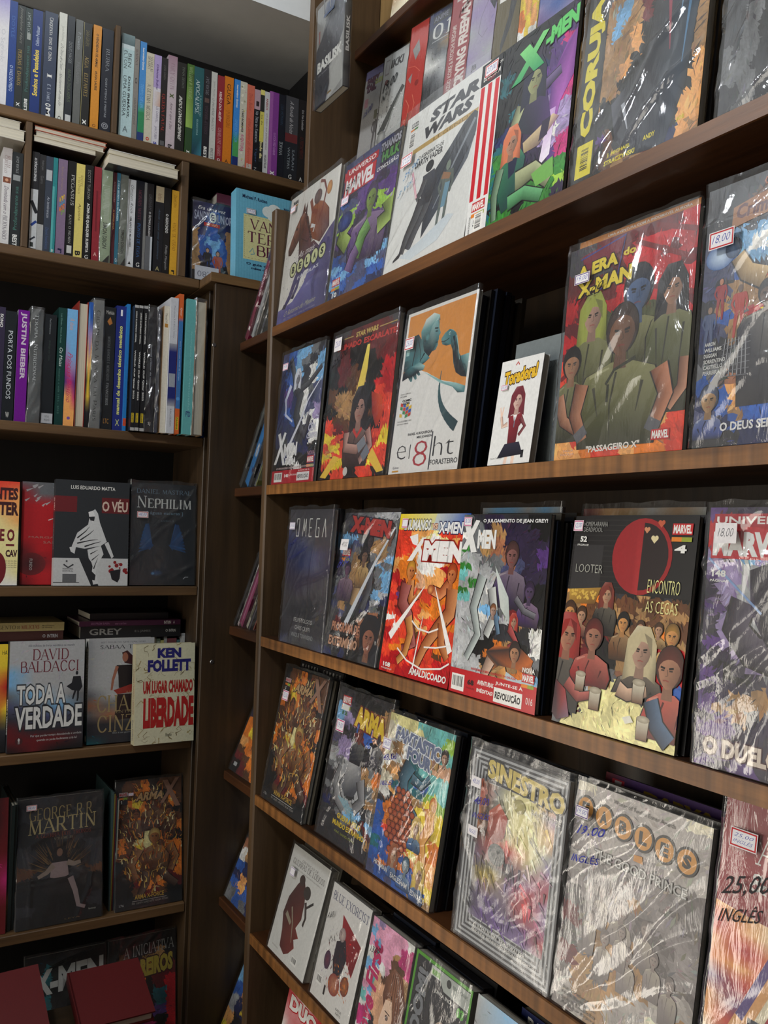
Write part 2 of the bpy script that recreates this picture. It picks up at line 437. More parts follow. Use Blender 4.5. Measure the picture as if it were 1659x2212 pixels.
class Art:
    def __init__(self, mb, x0, z0, w, h, y=0.0, seed=1):
        self.mb, self.x0, self.z0, self.w, self.h, self.y = mb, x0, z0, w, h, y
        self.rnd = random.Random(seed)
        self.step()
    def step(self, d=4e-6):
        self.y -= d
    def P(self, u, v):
        return (self.x0 + u * self.w, self.y, self.z0 + (1 - v) * self.h)
    def poly(self, pts, c):
        cols = [C(q) for q in c] if isinstance(c, list) else [C(c)] * len(pts)
        if any(q[0] < 0 or q[0] > 1 or q[1] < 0 or q[1] > 1 for q in pts):
            pc = list(zip([tuple(q) for q in pts], cols))
            for ax, lim, sg in ((0, 0.0, 1), (0, 1.0, -1), (1, 0.0, 1), (1, 1.0, -1)):
                nw = []
                for k in range(len(pc)):
                    (a, ca), (b, cb) = pc[k - 1], pc[k]
                    ia, ib = (a[ax] - lim) * sg >= 0, (b[ax] - lim) * sg >= 0
                    if ia != ib:
                        t = (lim - a[ax]) / (b[ax] - a[ax])
                        nw.append(((a[0] + (b[0] - a[0]) * t, a[1] + (b[1] - a[1]) * t), mixc(ca, cb, t)))
                    if ib:
                        nw.append((b, cb))
                pc = nw
            if len(pc) < 3:
                return
            pts = [q[0] for q in pc]; cols = [q[1] for q in pc]
        p = [self.P(*q) for q in pts]
        # keep the front side towards -y
        ar = sum(p[i][0] * p[(i + 1) % len(p)][2] - p[(i + 1) % len(p)][0] * p[i][2] for i in range(len(p)))
        if ar < 0:
            p.reverse()
            cols = cols[::-1]
        self.mb.face(p, cols)
        self.step()
    def rect(self, u0, v0, u1, v1, c):
        self.poly([(u0, v0), (u1, v0), (u1, v1), (u0, v1)], c)
    def ell(self, cu, cv, ru, rv, c, c2=None, rot=0.0, n=20):
        """rv in width units too when given negative: a true circle"""
        if rv < 0:
            rv = ru * self.w / self.h
        a = self.w / self.h
        pts = []
        for i in range(n):
            t = 2 * math.pi * i / n
            x, y = ru * math.cos(t), rv / a * math.sin(t)
            x, y = x * math.cos(rot) - y * math.sin(rot), x * math.sin(rot) + y * math.cos(rot)
            pts.append((cu + x, cv + y * a))
        if c2 is None:
            self.poly(pts, c)
        else:
            y = self.y
            for i in range(n):
                self.y = y
                self.poly([(cu, cv), pts[i], pts[(i + 1) % n]], [c, c2, c2])
    def mb_tri(self, a, b, c, ca, cb, cc):
        p = [self.P(*q) for q in (a, b, c)]
        ar = sum(p[i][0] * p[(i + 1) % 3][2] - p[(i + 1) % 3][0] * p[i][2] for i in range(3))
        cs = [ca, cb, cc]
        if ar < 0:
            p.reverse(); cs.reverse()
        self.mb.face(p, cs)
    def field(self, g, fine=3):
        """blurred colour layout given as rows of palette letters"""
        rows = g.split('/')
        nr, nc = len(rows), len(rows[0])
        self.g = rows
        R, Cn = (nr - 1) * fine, (nc - 1) * fine
        for i in range(R):
            for j in range(Cn):
                q = [(j / Cn, i / R), ((j + 1) / Cn, i / R), ((j + 1) / Cn, (i + 1) / R), (j / Cn, (i + 1) / R)]
                p = [self.P(*k) for k in q][::-1]
                self.mb.face(p, [self.samp(*k) for k in q][::-1])
        self.step()
    def samp(self, u, v):
        rows = self.g
        nr, nc = len(rows), len(rows[0])
        x = min(max(u, 0), 1) * (nc - 1); y = min(max(v, 0), 1) * (nr - 1)
        i, j = min(int(y), nr - 2), min(int(x), nc - 2)
        fx, fy = x - j, y - i
        a = mixc(PAL[rows[i][j]], PAL[rows[i][j + 1]], fx)
        b = mixc(PAL[rows[i + 1][j]], PAL[rows[i + 1][j + 1]], fx)
        return mixc(a, b, fy)
    def near(self, u, v):
        rows = self.g
        nr, nc = len(rows), len(rows[0])
        k = self.w * 300
        u += .55 / nc * noise.noise((u * nc * .9, v * nr * .9, k)) + .25 / nc * noise.noise((u * nc * 2.6, v * nr * 2.6, k + 9))
        v += .55 / nr * noise.noise((u * nc * .9 + 40, v * nr * .9, k)) + .25 / nr * noise.noise((u * nc * 2.6 + 40, v * nr * 2.6, k))
        return PAL[rows[min(max(int(v * nr), 0), nr - 1)][min(max(int(u * nc), 0), nc - 1)]]
    def patches(self, m=38, jit=.07, box=(0, 0, 1, 1)):
        """colour layout as irregular hard edged shapes"""
        nu = m; nv = int(m * self.h / self.w)
        rd = self.rnd
        P = {}
        for i in range(nv + 1):
            for j in range(nu + 1):
                e = (0 < i < nv) * .42, (0 < j < nu) * .42
                P[i, j] = (box[0] + (box[2] - box[0]) * (j + rd.uniform(-1, 1) * e[1]) / nu, box[1] + (box[3] - box[1]) * (i + rd.uniform(-1, 1) * e[0]) / nv)
        for i in range(nv):
            for j in range(nu):
                q = [P[i, j], P[i, j + 1], P[i + 1, j + 1], P[i + 1, j]]
                for tri in ((q[0], q[1], q[2]), (q[0], q[2], q[3])):
                    cu = sum(p[0] for p in tri) / 3; cv = sum(p[1] for p in tri) / 3
                    c = self.near(cu, cv)
                    f = 1 + rd.uniform(-jit, jit) + .25 * noise.noise((cu * 7, cv * 9, self.w * 90))
                    c = tuple(max(0, min(255, int(x * f))) for x in c)
                    self.mb.face([self.P(*p) for p in tri][::-1], c)
        self.step()
    def strokes(self, n, size=0.07, jit=0.35, ang=0.8, thin=0.22, box=(0, 0, 1, 1), ink=0.12, inkc=(20, 16, 20)):
        """painterly dabs that follow the colour layout"""
        rd = self.rnd
        a_ = self.w / self.h
        if n > 150 and box == (0, 0, 1, 1):
            self.patches()
        n = int(n * 2.0); size *= .38; jit *= .6
        for k in range(n):
            u = rd.uniform(box[0], box[2]); v = rd.uniform(box[1], box[3])
            c = self.near(u, v) if rd.random() < .7 else self.samp(u, v)
            f = 1 + rd.uniform(-jit, jit)
            c = tuple(max(0, min(255, int(q * f + rd.uniform(-10, 10)))) for q in c)
            l = size * rd.uniform(.5, 1.5); t = l * thin * rd.uniform(.5, 1.6)
            if rd.random() < ink:
                c = inkc; t *= .35
            a = ang + 2.2 * noise.noise((u * 3.1, v * 3.1 / a_, self.w * 50)) + rd.uniform(-.35, .35)
            dx, dy = math.cos(a) * l, math.sin(a) * l
            nx, ny = -math.sin(a) * t, math.cos(a) * t
            bx = rd.uniform(-.3, .3)
            pts = [(-dx, -dy), (nx + dx * bx, ny + dy * bx), (dx, dy), (-nx + dx * bx, -ny + dy * bx)]
            q = [(min(max(u + p[0], box[0]), box[2]), min(max(v + p[1] * a_, box[1]), box[3])) for p in pts]
            p3 = [self.P(*k2) for k2 in q]
            ar = sum(p3[i][0] * p3[(i + 1) % 4][2] - p3[(i + 1) % 4][0] * p3[i][2] for i in range(4))
            if abs(ar) < 1e-9:
                continue
            if ar < 0: p3.reverse()
            self.mb.face(p3, c)
            self.y -= 3e-7
        self.step()
    def line(self, pts, wd_, c, wd2=None):
        """ribbon through points, width in units of the face width"""
        a_ = self.w / self.h
        n = len(pts)
        L_, R_ = [], []
        for i in range(n):
            p0 = pts[max(i - 1, 0)]; p1 = pts[min(i + 1, n - 1)]
            dx, dy = p1[0] - p0[0], (p1[1] - p0[1]) / a_
            l = math.hypot(dx, dy) or 1
            t = i / max(n - 1, 1)
            ww = (wd_ + ((wd2 if wd2 is not None else wd_) - wd_) * t) / 2
            nx, ny = -dy / l * ww, dx / l * ww
            L_.append((pts[i][0] + nx, pts[i][1] + ny * a_)); R_.append((pts[i][0] - nx, pts[i][1] - ny * a_))
        y = self.y
        for i in range(n - 1):
            self.y = y
            self.poly([L_[i], L_[i + 1], R_[i + 1], R_[i]], c)
    def text(self, s, u0, v0, u1, v1, c, out=None, bold=0.0, shear=0.0, serif=False, rot=0, rise=0.0, ow=0.06):
        """lettering stretched to a box; rot 1 reads downward, -1 upward; rise tilts the line; shear slants"""
        if out is not None:
            self._text(s, u0, v0, u1, v1, out, bold + ow, shear, serif, rot, rise, bold)
        self._text(s, u0, v0, u1, v1, c, bold, shear, serif, rot, rise, bold)
    def _text(self, s, u0, v0, u1, v1, c, off, shear, serif, rot, rise, ref):
        if serif:
            vs, fs, bb = serif_mesh(s, 0.13 + off * 1.5)
        else:
            vs, fs, _ = text_mesh(s, off)
            bb = text_mesh(s, ref)[2]
        c = C(c)
        bw, bh = (bb[2] - bb[0]) or 1, (bb[3] - bb[1]) or 1
        for f in fs:
            P3 = []
            for i in f:
                a = (vs[i][0] - bb[0]) / bw; b = (vs[i][1] - bb[1]) / bh
                if rot == 0:
                    uu = u0 + a * (u1 - u0) + (b - .5) * shear * (u1 - u0); vv = v1 + b * (v0 - v1) - (a - .5) * rise
                elif rot == 1:
                    uu = u0 + b * (u1 - u0); vv = v0 + a * (v1 - v0) + (b - .5) * shear * (v1 - v0)
                else:
                    uu = u1 - b * (u1 - u0); vv = v1 - a * (v1 - v0) - (b - .5) * shear * (v1 - v0)
                P3.append(self.P(uu, vv))
            self.mb.face(P3, c)
        self.step()
    def barcode(self, u0, v0, u1, v1, vert=False, bg='w'):
        self.rect(u0, v0, u1, v1, bg)
        rd = random.Random(7)
        t = .08
        while t < .9:
            ww = rd.choice((.015, .025, .04))
            if vert:
                self.rect(u0 + (u1 - u0) * .15, v0 + (v1 - v0) * t, u1 - (u1 - u0) * .2, v0 + (v1 - v0) * (t + ww), 'k')
            else:
                self.rect(u0 + (u1 - u0) * t, v0 + (v1 - v0) * .12, u0 + (u1 - u0) * (t + ww), v1 - (v1 - v0) * .25, 'k')
            t += ww + rd.choice((.015, .03, .04))
    def figure(self, u, v, s, c, head=None, hair=None, legs=True):
        """a plain nobody: head, trunk, arms, legs (s = height in v)"""
        w = s * self.h / self.w
        head = head or c
        self.poly([(u - .12 * w, v + .17 * s), (u + .12 * w, v + .17 * s), (u + .09 * w, v + .5 * s), (u - .09 * w, v + .5 * s)], c)
        self.line([(u - .11 * w, v + .19 * s), (u - .17 * w, v + .36 * s), (u - .1 * w, v + .5 * s)], .06 * w, c, .04 * w)
        self.line([(u + .11 * w, v + .19 * s), (u + .16 * w, v + .36 * s), (u + .12 * w, v + .52 * s)], .06 * w, c, .04 * w)
        if legs:
            self.line([(u - .05 * w, v + .48 * s), (u - .08 * w, v + .75 * s), (u - .09 * w, v + s)], .09 * w, c, .05 * w)
            self.line([(u + .05 * w, v + .48 * s), (u + .07 * w, v + .75 * s), (u + .06 * w, v + s)], .09 * w, c, .05 * w)
        if hair:
            self.ell(u, v + .085 * s, .075 * w, .1 * s, hair)
        self.ell(u, v + .09 * s, .055 * w, .075 * s, head)

    def limb(self, pts, w0, w1, c, ink=(22, 18, 20)):
        """inked limb with a lit and a shaded side"""
        c = C(c)
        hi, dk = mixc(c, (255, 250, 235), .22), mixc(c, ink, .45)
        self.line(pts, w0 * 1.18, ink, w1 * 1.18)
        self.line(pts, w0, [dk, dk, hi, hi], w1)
    def head(self, u, v, r, skin, hair, kind=0, look=0.0, ink=(24, 18, 20)):
        """plain drawn head of nobody in particular; r = half width, kind 0 short hair, 1 long, 2 cropped"""
        a = self.w / self.h
        R = r * 1.32 * a
        skin, hair = C(skin), C(hair)
        if kind == 1:
            self.poly([(u - r * 1.35, v - R * .5), (u - r * .6, v - R * 1.3), (u + r * .6, v - R * 1.3), (u + r * 1.3, v - R * .4), (u + r * 1.5, v + R * 1.6), (u + r * .7, v + R * 1.3), (u - r * .8, v + R * 1.4), (u - r * 1.5, v + R * 1.7)], [hair, mixc(hair, (255, 255, 255), .2), hair, hair, mixc(hair, ink, .5), hair, hair, mixc(hair, ink, .4)])
        else:
            self.ell(u, v - R * .14, r * 1.12, R * 1.06, ink)
            self.ell(u, v - R * .16, r * 1.06, R * 1.0, hair, mixc(hair, ink, .5))
        self.poly([(u - r * .34, v + R * .6), (u + r * .34, v + R * .6), (u + r * .44, v + R * 1.45), (u - r * .44, v + R * 1.45)], mixc(skin, ink, .35))
        n = 14
        pts, cs = [], []
        for i in range(n):
            t = 2 * math.pi * i / n
            x = r * .88 * math.cos(t) * (1 - .22 * max(0, math.sin(t))); y = R * (.9 * math.sin(t))
            if y < 0: y *= (.62 if kind != 2 else .8)
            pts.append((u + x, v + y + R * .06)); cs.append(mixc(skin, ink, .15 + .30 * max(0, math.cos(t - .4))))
        self.poly(pts, cs)
        s = look * r
        for q in (-1, 1):
            self.line([(u + s + q * r * .52, v - R * .10), (u + s + q * r * .16, v - R * .05)], r * .13, ink)
            self.line([(u + s + q * r * .46, v + R * .04), (u + s + q * r * .20, v + R * .05)], r * .10, mixc(ink, skin, .2))
        self.line([(u + s + r * .04, v), (u + s + r * .12, v + R * .28), (u + s - r * .06, v + R * .32)], r * .06, mixc(skin, ink, .5))
        self.line([(u + s - r * .24, v + R * .54), (u + s, v + R * .51), (u + s + r * .24, v + R * .55)], r * .09, mixc(skin, (110, 30, 30), .6))
        if kind == 1:
            self.poly([(u - r * .98, v - R * .1), (u - r * .5, v - R * .85), (u + r * .1, v - R * .95), (u - r * .2, v - R * .35), (u - r * .75, v + R * .3)], hair)
            self.poly([(u + r * .1, v - R * .95), (u + r * .85, v - R * .7), (u + r * .98, v + R * .3), (u + r * .6, v - R * .25)], mixc(hair, ink, .3))
    def bust(self, u, v, r, skin, hair, cloth, kind=0, wide=3.0, low=1.0, look=0.0, ink=(22, 18, 18)):
        """head at (u, v), shoulders and trunk below down to v = low"""
        a = self.w / self.h
        R = r * 1.32 * a
        cloth = C(cloth)
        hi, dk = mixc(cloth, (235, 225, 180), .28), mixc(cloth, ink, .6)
        sh = v + R * 1.15
        def ring(k):
            return [(u - r * .6 * k, sh), (u + r * .6 * k, sh), (u + r * wide * .8 * k, sh + R * .42), (u + r * wide * k, sh + R * 1.3), (u + r * wide * .86 * k, low), (u - r * wide * .86 * k, low), (u - r * wide * k, sh + R * 1.3), (u - r * wide * .8 * k, sh + R * .42)]
        self.poly(ring(1.05), ink)
        self.poly(ring(1.0), [hi, hi, hi, cloth, dk, dk, cloth, hi])
        self.line([(u - r * .2, sh + R * .4), (u - r * .5, (sh + low) / 2), (u - r * .3, low)], r * .16, dk, r * .05)
        self.line([(u + r * wide * .55, sh + R * .9), (u + r * wide * .45, (sh + low) / 2 + R * .4)], r * .2, dk, r * .05)
        self.line([(u - r * wide * .6, sh + R * .9), (u - r * wide * .45, (sh + low) / 2 + R * .4)], r * .2, dk, r * .05)
        self.line([(u - r * wide * .72, sh + R * .45), (u - r * .7, sh + R * .2)], r * .22, mixc(hi, (255, 255, 230), .2), r * .1)
        self.head(u, v, r, skin, hair, kind, look, ink)
class SideArt(Art):
    """print on the left side (spine) of a book that faces out"""
    def __init__(self, mb, t, h, x=0.0, seed=1):
        self.t = t
        Art.__init__(self, mb, 0, 0, t, h, 0.0, seed)
        self.x = x
    def P(self, u, v):
        return (self.y, self.t * (1 - u), self.h * (1 - v))

# ------------------------------------------------------------------ books
def frame(o, u, into, v):
    return Matrix(((u.x, into.x, v.x, o.x), (u.y, into.y, v.y, o.y), (u.z, into.z, v.z, o.z), (0, 0, 0, 1)))

SURF = {}
def on_sleeve(ob, x, z):
    """depth of the bag's surface at (x, z)"""
    xs, zs, Y = SURF[ob.name]
    i = int(np.clip(np.searchsorted(xs, x), 1, len(xs) - 1)); j = int(np.clip(np.searchsorted(zs, z), 1, len(zs) - 1))
    return float(Y[j - 1:j + 1, i - 1:i + 1].min())

_NG = np.random.RandomState(5).rand(64, 64)
def vnoise(x, y):
    """smooth value noise on numpy arrays, about -1..1"""
    xi, yi = np.floor(x).astype(int), np.floor(y).astype(int)
    fx, fy = x - xi, y - yi
    fx, fy = fx * fx * (3 - 2 * fx), fy * fy * (3 - 2 * fy)
    g = lambda a, b: _NG[a % 64, b % 64]
    return 2 * (g(xi, yi) * (1 - fx) * (1 - fy) + g(xi + 1, yi) * fx * (1 - fy) + g(xi, yi + 1) * (1 - fx) * fy + g(xi + 1, yi + 1) * fx * fy) - 1

def sleeve(parent, w, h, t, seed, mat='sleeve', top=0.006, marg=0.002, nr=9, amp=1.0, nx=60, nz=88, gap=0.0030, bulge=0.003, skew=0.0, ang=0.85, spread=.4, long=1.0, nois=1.0):
    """clear bag: a puffed sheet with creases over the cover, wrapped round both sides"""
    rd = random.Random(seed)
    xs = np.array([-marg] + [-marg + (w + 2 * marg) * i / nx for i in range(nx + 1)] + [w + marg])
    zs = np.array([(h + top) * j / nz for j in range(nz + 1)])
    X, Z = np.meshgrid(xs, zs)
    B = np.zeros_like(X)
    for k in range(nr):
        x, z = rd.uniform(0, w), rd.uniform(0, h)
        a = rd.gauss(ang, spread)
        l = rd.uniform(.03, .11) * long
        am, sg = rd.uniform(.0008, .0024) * amp, rd.uniform(.0028, .0060)
        ca, sa = math.cos(a), math.sin(a)
        al = (X - x) * ca + (Z - z) * sa
        d = -(X - x) * sa + (Z - z) * ca + .004 * np.sin(al * 40 + k)
        B += am * np.maximum(0, 1 - np.abs(d) / (sg * 1.6)) ** 1.3 * np.exp(-(al / l) ** 4)
    sd = rd.uniform(0, 60)
    B += .0008 * amp * nois * (vnoise(X * 34 + sd, Z * 26 + sd) + .4 * vnoise((X + Z * .8) * 90 + sd, (Z - X) * 22))
    edge = np.minimum(1, Z / .02) * np.minimum(1, np.maximum(.15, (h + top - Z) / .02))
    xn, zn = np.clip(X / w, 0, 1), np.clip(Z / h, 0, 1)
    Y = -gap - np.maximum(-gap * .35, B * (.35 + .65 * edge)) - bulge * np.sin(math.pi * xn ** (1 + skew)) * (4 * zn * (1 - zn)) ** .6
    Y[:, 0] = t
    Y[:, -1] = t
    X2 = X + .0012 * vnoise(Z * 60 + sd, X * 9)
    Z2 = Z.copy()
    Z2[-1] += .0022 * vnoise(xs * 50 + sd, xs * 0 + sd)
    n, m = len(xs), len(zs)
    co = np.stack([X2, Y, Z2], -1).reshape(-1, 3)
    me = bpy.data.meshes.new('plastic_sleeve')
    me.vertices.add(n * m)
    me.vertices.foreach_set('co', co.astype(np.float32).ravel())
    jj, ii = np.meshgrid(np.arange(m - 1), np.arange(n - 1), indexing='ij')
    q = (jj * n + ii).ravel()
    quads = np.stack([q, q + 1, q + n + 1, q + n], -1).astype(np.int32)
    me.loops.add(quads.size)
    me.loops.foreach_set('vertex_index', quads.ravel())
    me.polygons.add(len(quads))
    me.polygons.foreach_set('loop_start', np.arange(0, quads.size, 4, dtype=np.int32))
    me.polygons.foreach_set('use_smooth', np.ones(len(quads), dtype=bool))
    me.update(calc_edges=True)
    me.validate()
    me.materials.append(M[mat])
    ob = put(bpy.data.objects.new('plastic_sleeve', me), parent)
    SURF[ob.name] = (xs[1:-1], zs, Y[:, 1:-1])
    return ob

def sticker(parent, w, h, u, v, txt, sz=0.15, border='r', ink=(48, 62, 160), y=-0.0052, tilt=0.0, ratio=.55):
    """hand-priced paper label; u, v is its top-left corner on the cover"""
    mb = MB()
    sw = sz * w; sh = sw * ratio
    a = Art(mb, u * w, h - v * h - sh, sw, sh, 0.0)
    a.rect(0, 0, 1, 1, (226, 222, 224))
    if border:
        a.rect(.03, .05, .97, .95, C(border) if isinstance(border, str) else border)
        a.rect(.08, .13, .92, .87, (228, 226, 230))
    if txt:
        parts = txt.split('|')
        for i, p in enumerate(parts):
            a.text(p, .16, .24 + .56 * i / len(parts), .84, .74 if len(parts) == 1 else .24 + .56 * (i + .8) / len(parts), ink, shear=.12, bold=-.01)
    o = mb.build('price_sticker', 'paper', parent)
    o.location = (0, y, 0)
    o['label'] = 'small white paper price sticker'
    return o

def face_book(name, label, cat, m4, w, h, t, art, side=(30, 30, 34), edge=(196, 190, 176), spine_art=None, slv=None, stk=(), group=None, mat='print', seed=1, slv_kw=None, stk_y=None):
    root = thing(name, label, cat, m4, group)
    e = .0007
    mb = MB()
    mb.box(0, 0, 0, w, e, h, side)
    mb.box(0, t - e, 0, w, t, h, side)
    mb.box(0, e, 0, e, t - e, h, side)
    a = Art(mb, 0, 0, w, h, 0.0, seed)
    art(a)
    if spine_art:
        spine_art(SideArt(mb, t, h, 0, seed))
    mb.build('cover', mat, root)
    pb = MB()
    pb.box(e, e, .0008, w - .0012, t - e, h - .0012, edge)
    pb.build('page_block', 'pages_y', root)
    sl = sleeve(root, w, h, t, seed * 13 + 5, slv, **(slv_kw or {})) if slv else None
    hands = getattr(a, 'hands', [])
    if hands:                                    # felt pen on the bag, or on the bare cover
        hb = MB()
        ha = Art(hb, 0, 0, w, h, 0.0)
        for (s, u0, v0, u1, v1, c, rise) in hands:
            ha.text(s, u0, v0, u1, v1, c, shear=.12, rise=rise, bold=.005)
        hb.v = [(p[0], (on_sleeve(sl, p[0], p[2]) - .0005) if sl else -.0012, p[2]) for p in hb.v]
        ho = hb.build('handwriting', 'paper', sl or root)
        ho['label'] = 'handwritten price in felt pen'
    for s in stk:
        kw = dict(s[3]) if len(s) > 3 else {}
        y = stk_y or -.0022
        if sl and not stk_y:
            sw = kw.get('sz', .15) * w
            y = min(on_sleeve(sl, s[0] * w + sw * p, h - s[1] * h - sw * .6 * q) for p in (0, .25, .5, .75, 1) for q in (0, .33, .67, 1)) - .0008
        sticker(sl or root, w, h, s[0], s[1], s[2], y=y, **kw)
    return root

def spine_book(label, x, y, z, w, h, depth, base, bands=(), texts=(), art=None, slv=None, group=None, mat='print', name='paperback_book', seed=1, lean=0.0, cream=True, turned=False, side=None):
    """stands spine out; x is its left edge, y its front"""
    root = thing(name, label, 'book', Matrix.Translation((x, y, z)) @ Matrix.Rotation(lean, 4, 'Y'), group)
    e = min(.001, w * .12)
    mb = MB()
    base = C(base)
    sd = C(side) if side else base
    mb.box(0, 0, 0, e, depth, h, sd)
    mb.box(w - e, 0, 0, w, depth, h, sd)
    if turned:                                   # fore-edge to the room
        pass
    else:
        mb.box(e, 0, 0, w - e, e, h, base)
        a = Art(mb, 0, 0, w, h, 0.0, seed)
        a.rect(0, 0, 1, 1, base)
        for b in bands:
            a.rect(b[3] if len(b) > 3 else 0, b[0], b[4] if len(b) > 4 else 1, b[1], b[2] if isinstance(b[2], list) else C(b[2]))
        if art:
            art(a)
        for tx in texts:
            s, v0, v1, c = tx[:4]
            kw = dict(rot=1)
            u0, u1 = .28, .72
            for q in tx[4:]:
                if q == 'up': kw['rot'] = -1
                elif q == 'serif': kw['serif'] = True
                elif q == 'bold': kw['bold'] = .03
                elif q == 'flat': kw['rot'] = 0
                elif q == 'it': kw['shear'] = .05
                elif isinstance(q, tuple): u0, u1 = q
            a.text(s, u0, v0, u1, v1, c, **kw)
    mb.build('cover', mat, root)
    pb = MB()
    pb.box(e, (.003 if turned else e), .002, w - e, depth - .003, h - .004)
    pb.build('page_block', 'pages_x', root, ink=False)
    if slv:
        sleeve(root, w, h, depth, seed * 7 + 3, slv, top=.004, marg=.0015, nr=12, amp=1.3, nx=10, nz=60, gap=.002)
    return root

def lying_book(label, x, y, z, w, t, depth, base, front='pages', texts=(), group=None, name='paperback_book', rot=0.0, under=None, art=None):
    """lies flat; front shows its page edges or its spine"""
    root = thing(name, label, 'book', Matrix.Translation((x, y, z)) @ Matrix.Rotation(rot, 4, 'Z'), group)
    e = min(.0012, t * .12)
    base = C(base)
    mb = MB()
    mb.box(0, 0, 0, w, depth, e, C(under) if under else base)
    mb.box(0, 0, t - e, w, depth, t, base)
    if front == 'spine':
        mb.box(0, 0, e, w, e, t - e, base)
        a = Art(mb, 0, 0, w, t, 0.0)
        a.rect(0, 0, 1, 1, base)
        for tx in texts:
            a.text(tx[0], tx[1], tx[3], tx[2], tx[4], C(tx[5]), serif=len(tx) > 6 and tx[6] == 'serif', bold=.02)
        if art:
            art(a)
    mb.build('cover', 'print', root)
    pb = MB()
    pb.box(.001, e if front == 'spine' else .0015, e, w - .002, depth - .002, t - e)
    pb.build('page_block', 'pages_z', root, ink=False)
    return root

def stack_behind(label, group, origin, th, w, h, n, t0, rd, cat='comic'):
    """n bagged comics leaning one behind another, each its own thing; origin = bottom front of the first"""
    cols = [(22, 22, 24), (30, 30, 34), (16, 16, 18), (40, 40, 44), (26, 24, 22), (70, 66, 58), (24, 30, 44)]
    v = Vector((math.sin(th), 0, math.cos(th))); into = Vector((math.cos(th), 0, -math.sin(th))); u = Vector((0, -1, 0))
    k = 0.0
    for i in range(n):
        t = t0 * rd.uniform(.6, 1.3)
        o = origin + into * k
        o.z += (k + t) * math.sin(th)
        mb = MB()
        dw = rd.uniform(-.006, .006); dh = rd.uniform(-.010, .004)
        mb.box(dw, 0, 0, w + dw, t * .86, h + dh, rd.choice(cols))
        ob = mb.build('comic_book', 'gloss')
        ob.matrix_world = frame(o, u, into, v)
        ob['label'] = label; ob['category'] = cat; ob['group'] = group
        k += t
    return k

# ------------------------------------------------------------------ placing on the two units
XR, YL = 0.64, 1.75
ZR = {'A': ZC + .3855, 'B': ZC + .0885, 'C': ZC - .1930, 'D': ZC - .4850, 'E': ZC - .7385, 'F': ZC - 1.005}
ZLF = {1: ZC + .7825, 2: ZC + .5227, 3: ZC + .1930, 4: ZC - .1171, 5: ZC - .4317, 6: ZC - .7667, 7: ZC - 1.083}

def right_place(row, BL, BR, TL, t, dx=0.0, X=None, z=None, hgt=None, lean=None, wid=None):
    X = (X if X is not None else XR + .004) + dx
    z = z if z is not None else ZR[row]
    B = at_x(BL[0], BL[1], X)
    w = wid or abs(B.y - at_x(BR[0], BR[1], X).y)
    if TL is not None:
        T = at_y(TL[0], TL[1], B.y)
        th = max(math.radians(3.0), min(math.radians(17), math.atan2(T.x - X, T.z - z)))
        if lean is not None: th = math.radians(lean)
        h = (T.z - z) / math.cos(th)
    else:
        th = math.radians(lean or 7)
        h = hgt
    if hgt: h = hgt
    v = Vector((math.sin(th), 0, math.cos(th))); into = Vector((math.cos(th), 0, -math.sin(th))); u = Vector((0, -1, 0))
    B.y = min(B.y, 1.5005)
    o = Vector((X, B.y, z + t * math.sin(th) + .0003))
    return frame(o, u, into, v), w, h, th, o

RCOUNT = [0]
def rcomic(row, BL, BR, TL, label, art, t=.006, slv=None, stk=(), side=(30, 30, 34), name='comic_book', cat='comic', back=0, back_t=.006, mat='print', slv_kw=None, edge=(150, 145, 136), back_h=1.0, **pl):
    RCOUNT[0] += 1
    m4, w, h, th, o = right_place(row, BL, BR, TL, t, **pl)
    r = face_book(name, label, cat, m4, w, h, t, art, side=side, slv=slv, stk=stk, seed=RCOUNT[0], mat=mat, slv_kw=slv_kw, edge=edge)
    if back:
        into = Vector((math.cos(th), 0, -math.sin(th)))
        o2 = o + into * (t + .002) + Vector((0, -.002, 0))
        o2.z = o.z - t * math.sin(th)
        short = ' '.join(label.split(',')[0].split()[:8])
        for tail in (' and', ' of', ' with', ' a', ' in', ' the', ' at'):
            if short.endswith(tail): short = short[:-len(tail)]
        stack_behind('dark bagged comic piled behind the ' + short, 'comics piled behind the ' + short,
                     o2, th, w, h * back_h, back, back_t, random.Random(RCOUNT[0] * 17))
    return r

LCOUNT = [500]
def lface(row, BL, BR, TL, label, art, t=.015, lean=6.0, dy=0.0, slv=None, stk=(), side=(30, 30, 34), spine_art=None, name='paperback_book', cat='book', mat='matte', yaw=0.0, wid=None, edge=(196, 190, 176)):
    LCOUNT[0] += 1
    Y = YL + .012 + dy
    z = ZLF[row]
    x0 = x_on_edge(BL[0], Y, z)
    w = wid or x_on_edge(BR[0], Y, z) - x0
    w = min(w, xr_low - .0035 - x0)
    th = math.radians(lean)
    h = .2
    for _ in range(6):
        T = at_y(TL[0], TL[1], Y + h * math.sin(th))
        h = (T.z - z) / math.cos(th)
    m4 = frame(Vector((x0, Y, z + t * math.sin(th) + .0003)), Vector((1, 0, 0)), Vector((0, math.cos(th), -math.sin(th))), Vector((0, math.sin(th), math.cos(th))))
    if yaw:
        m4 = m4 @ Matrix.Rotation(math.radians(yaw), 4, 'Z')
    return face_book(name, label, cat, m4, w, h, t, art, side=side, spine_art=spine_art, slv=slv, stk=stk, seed=LCOUNT[0], mat=mat, edge=edge)

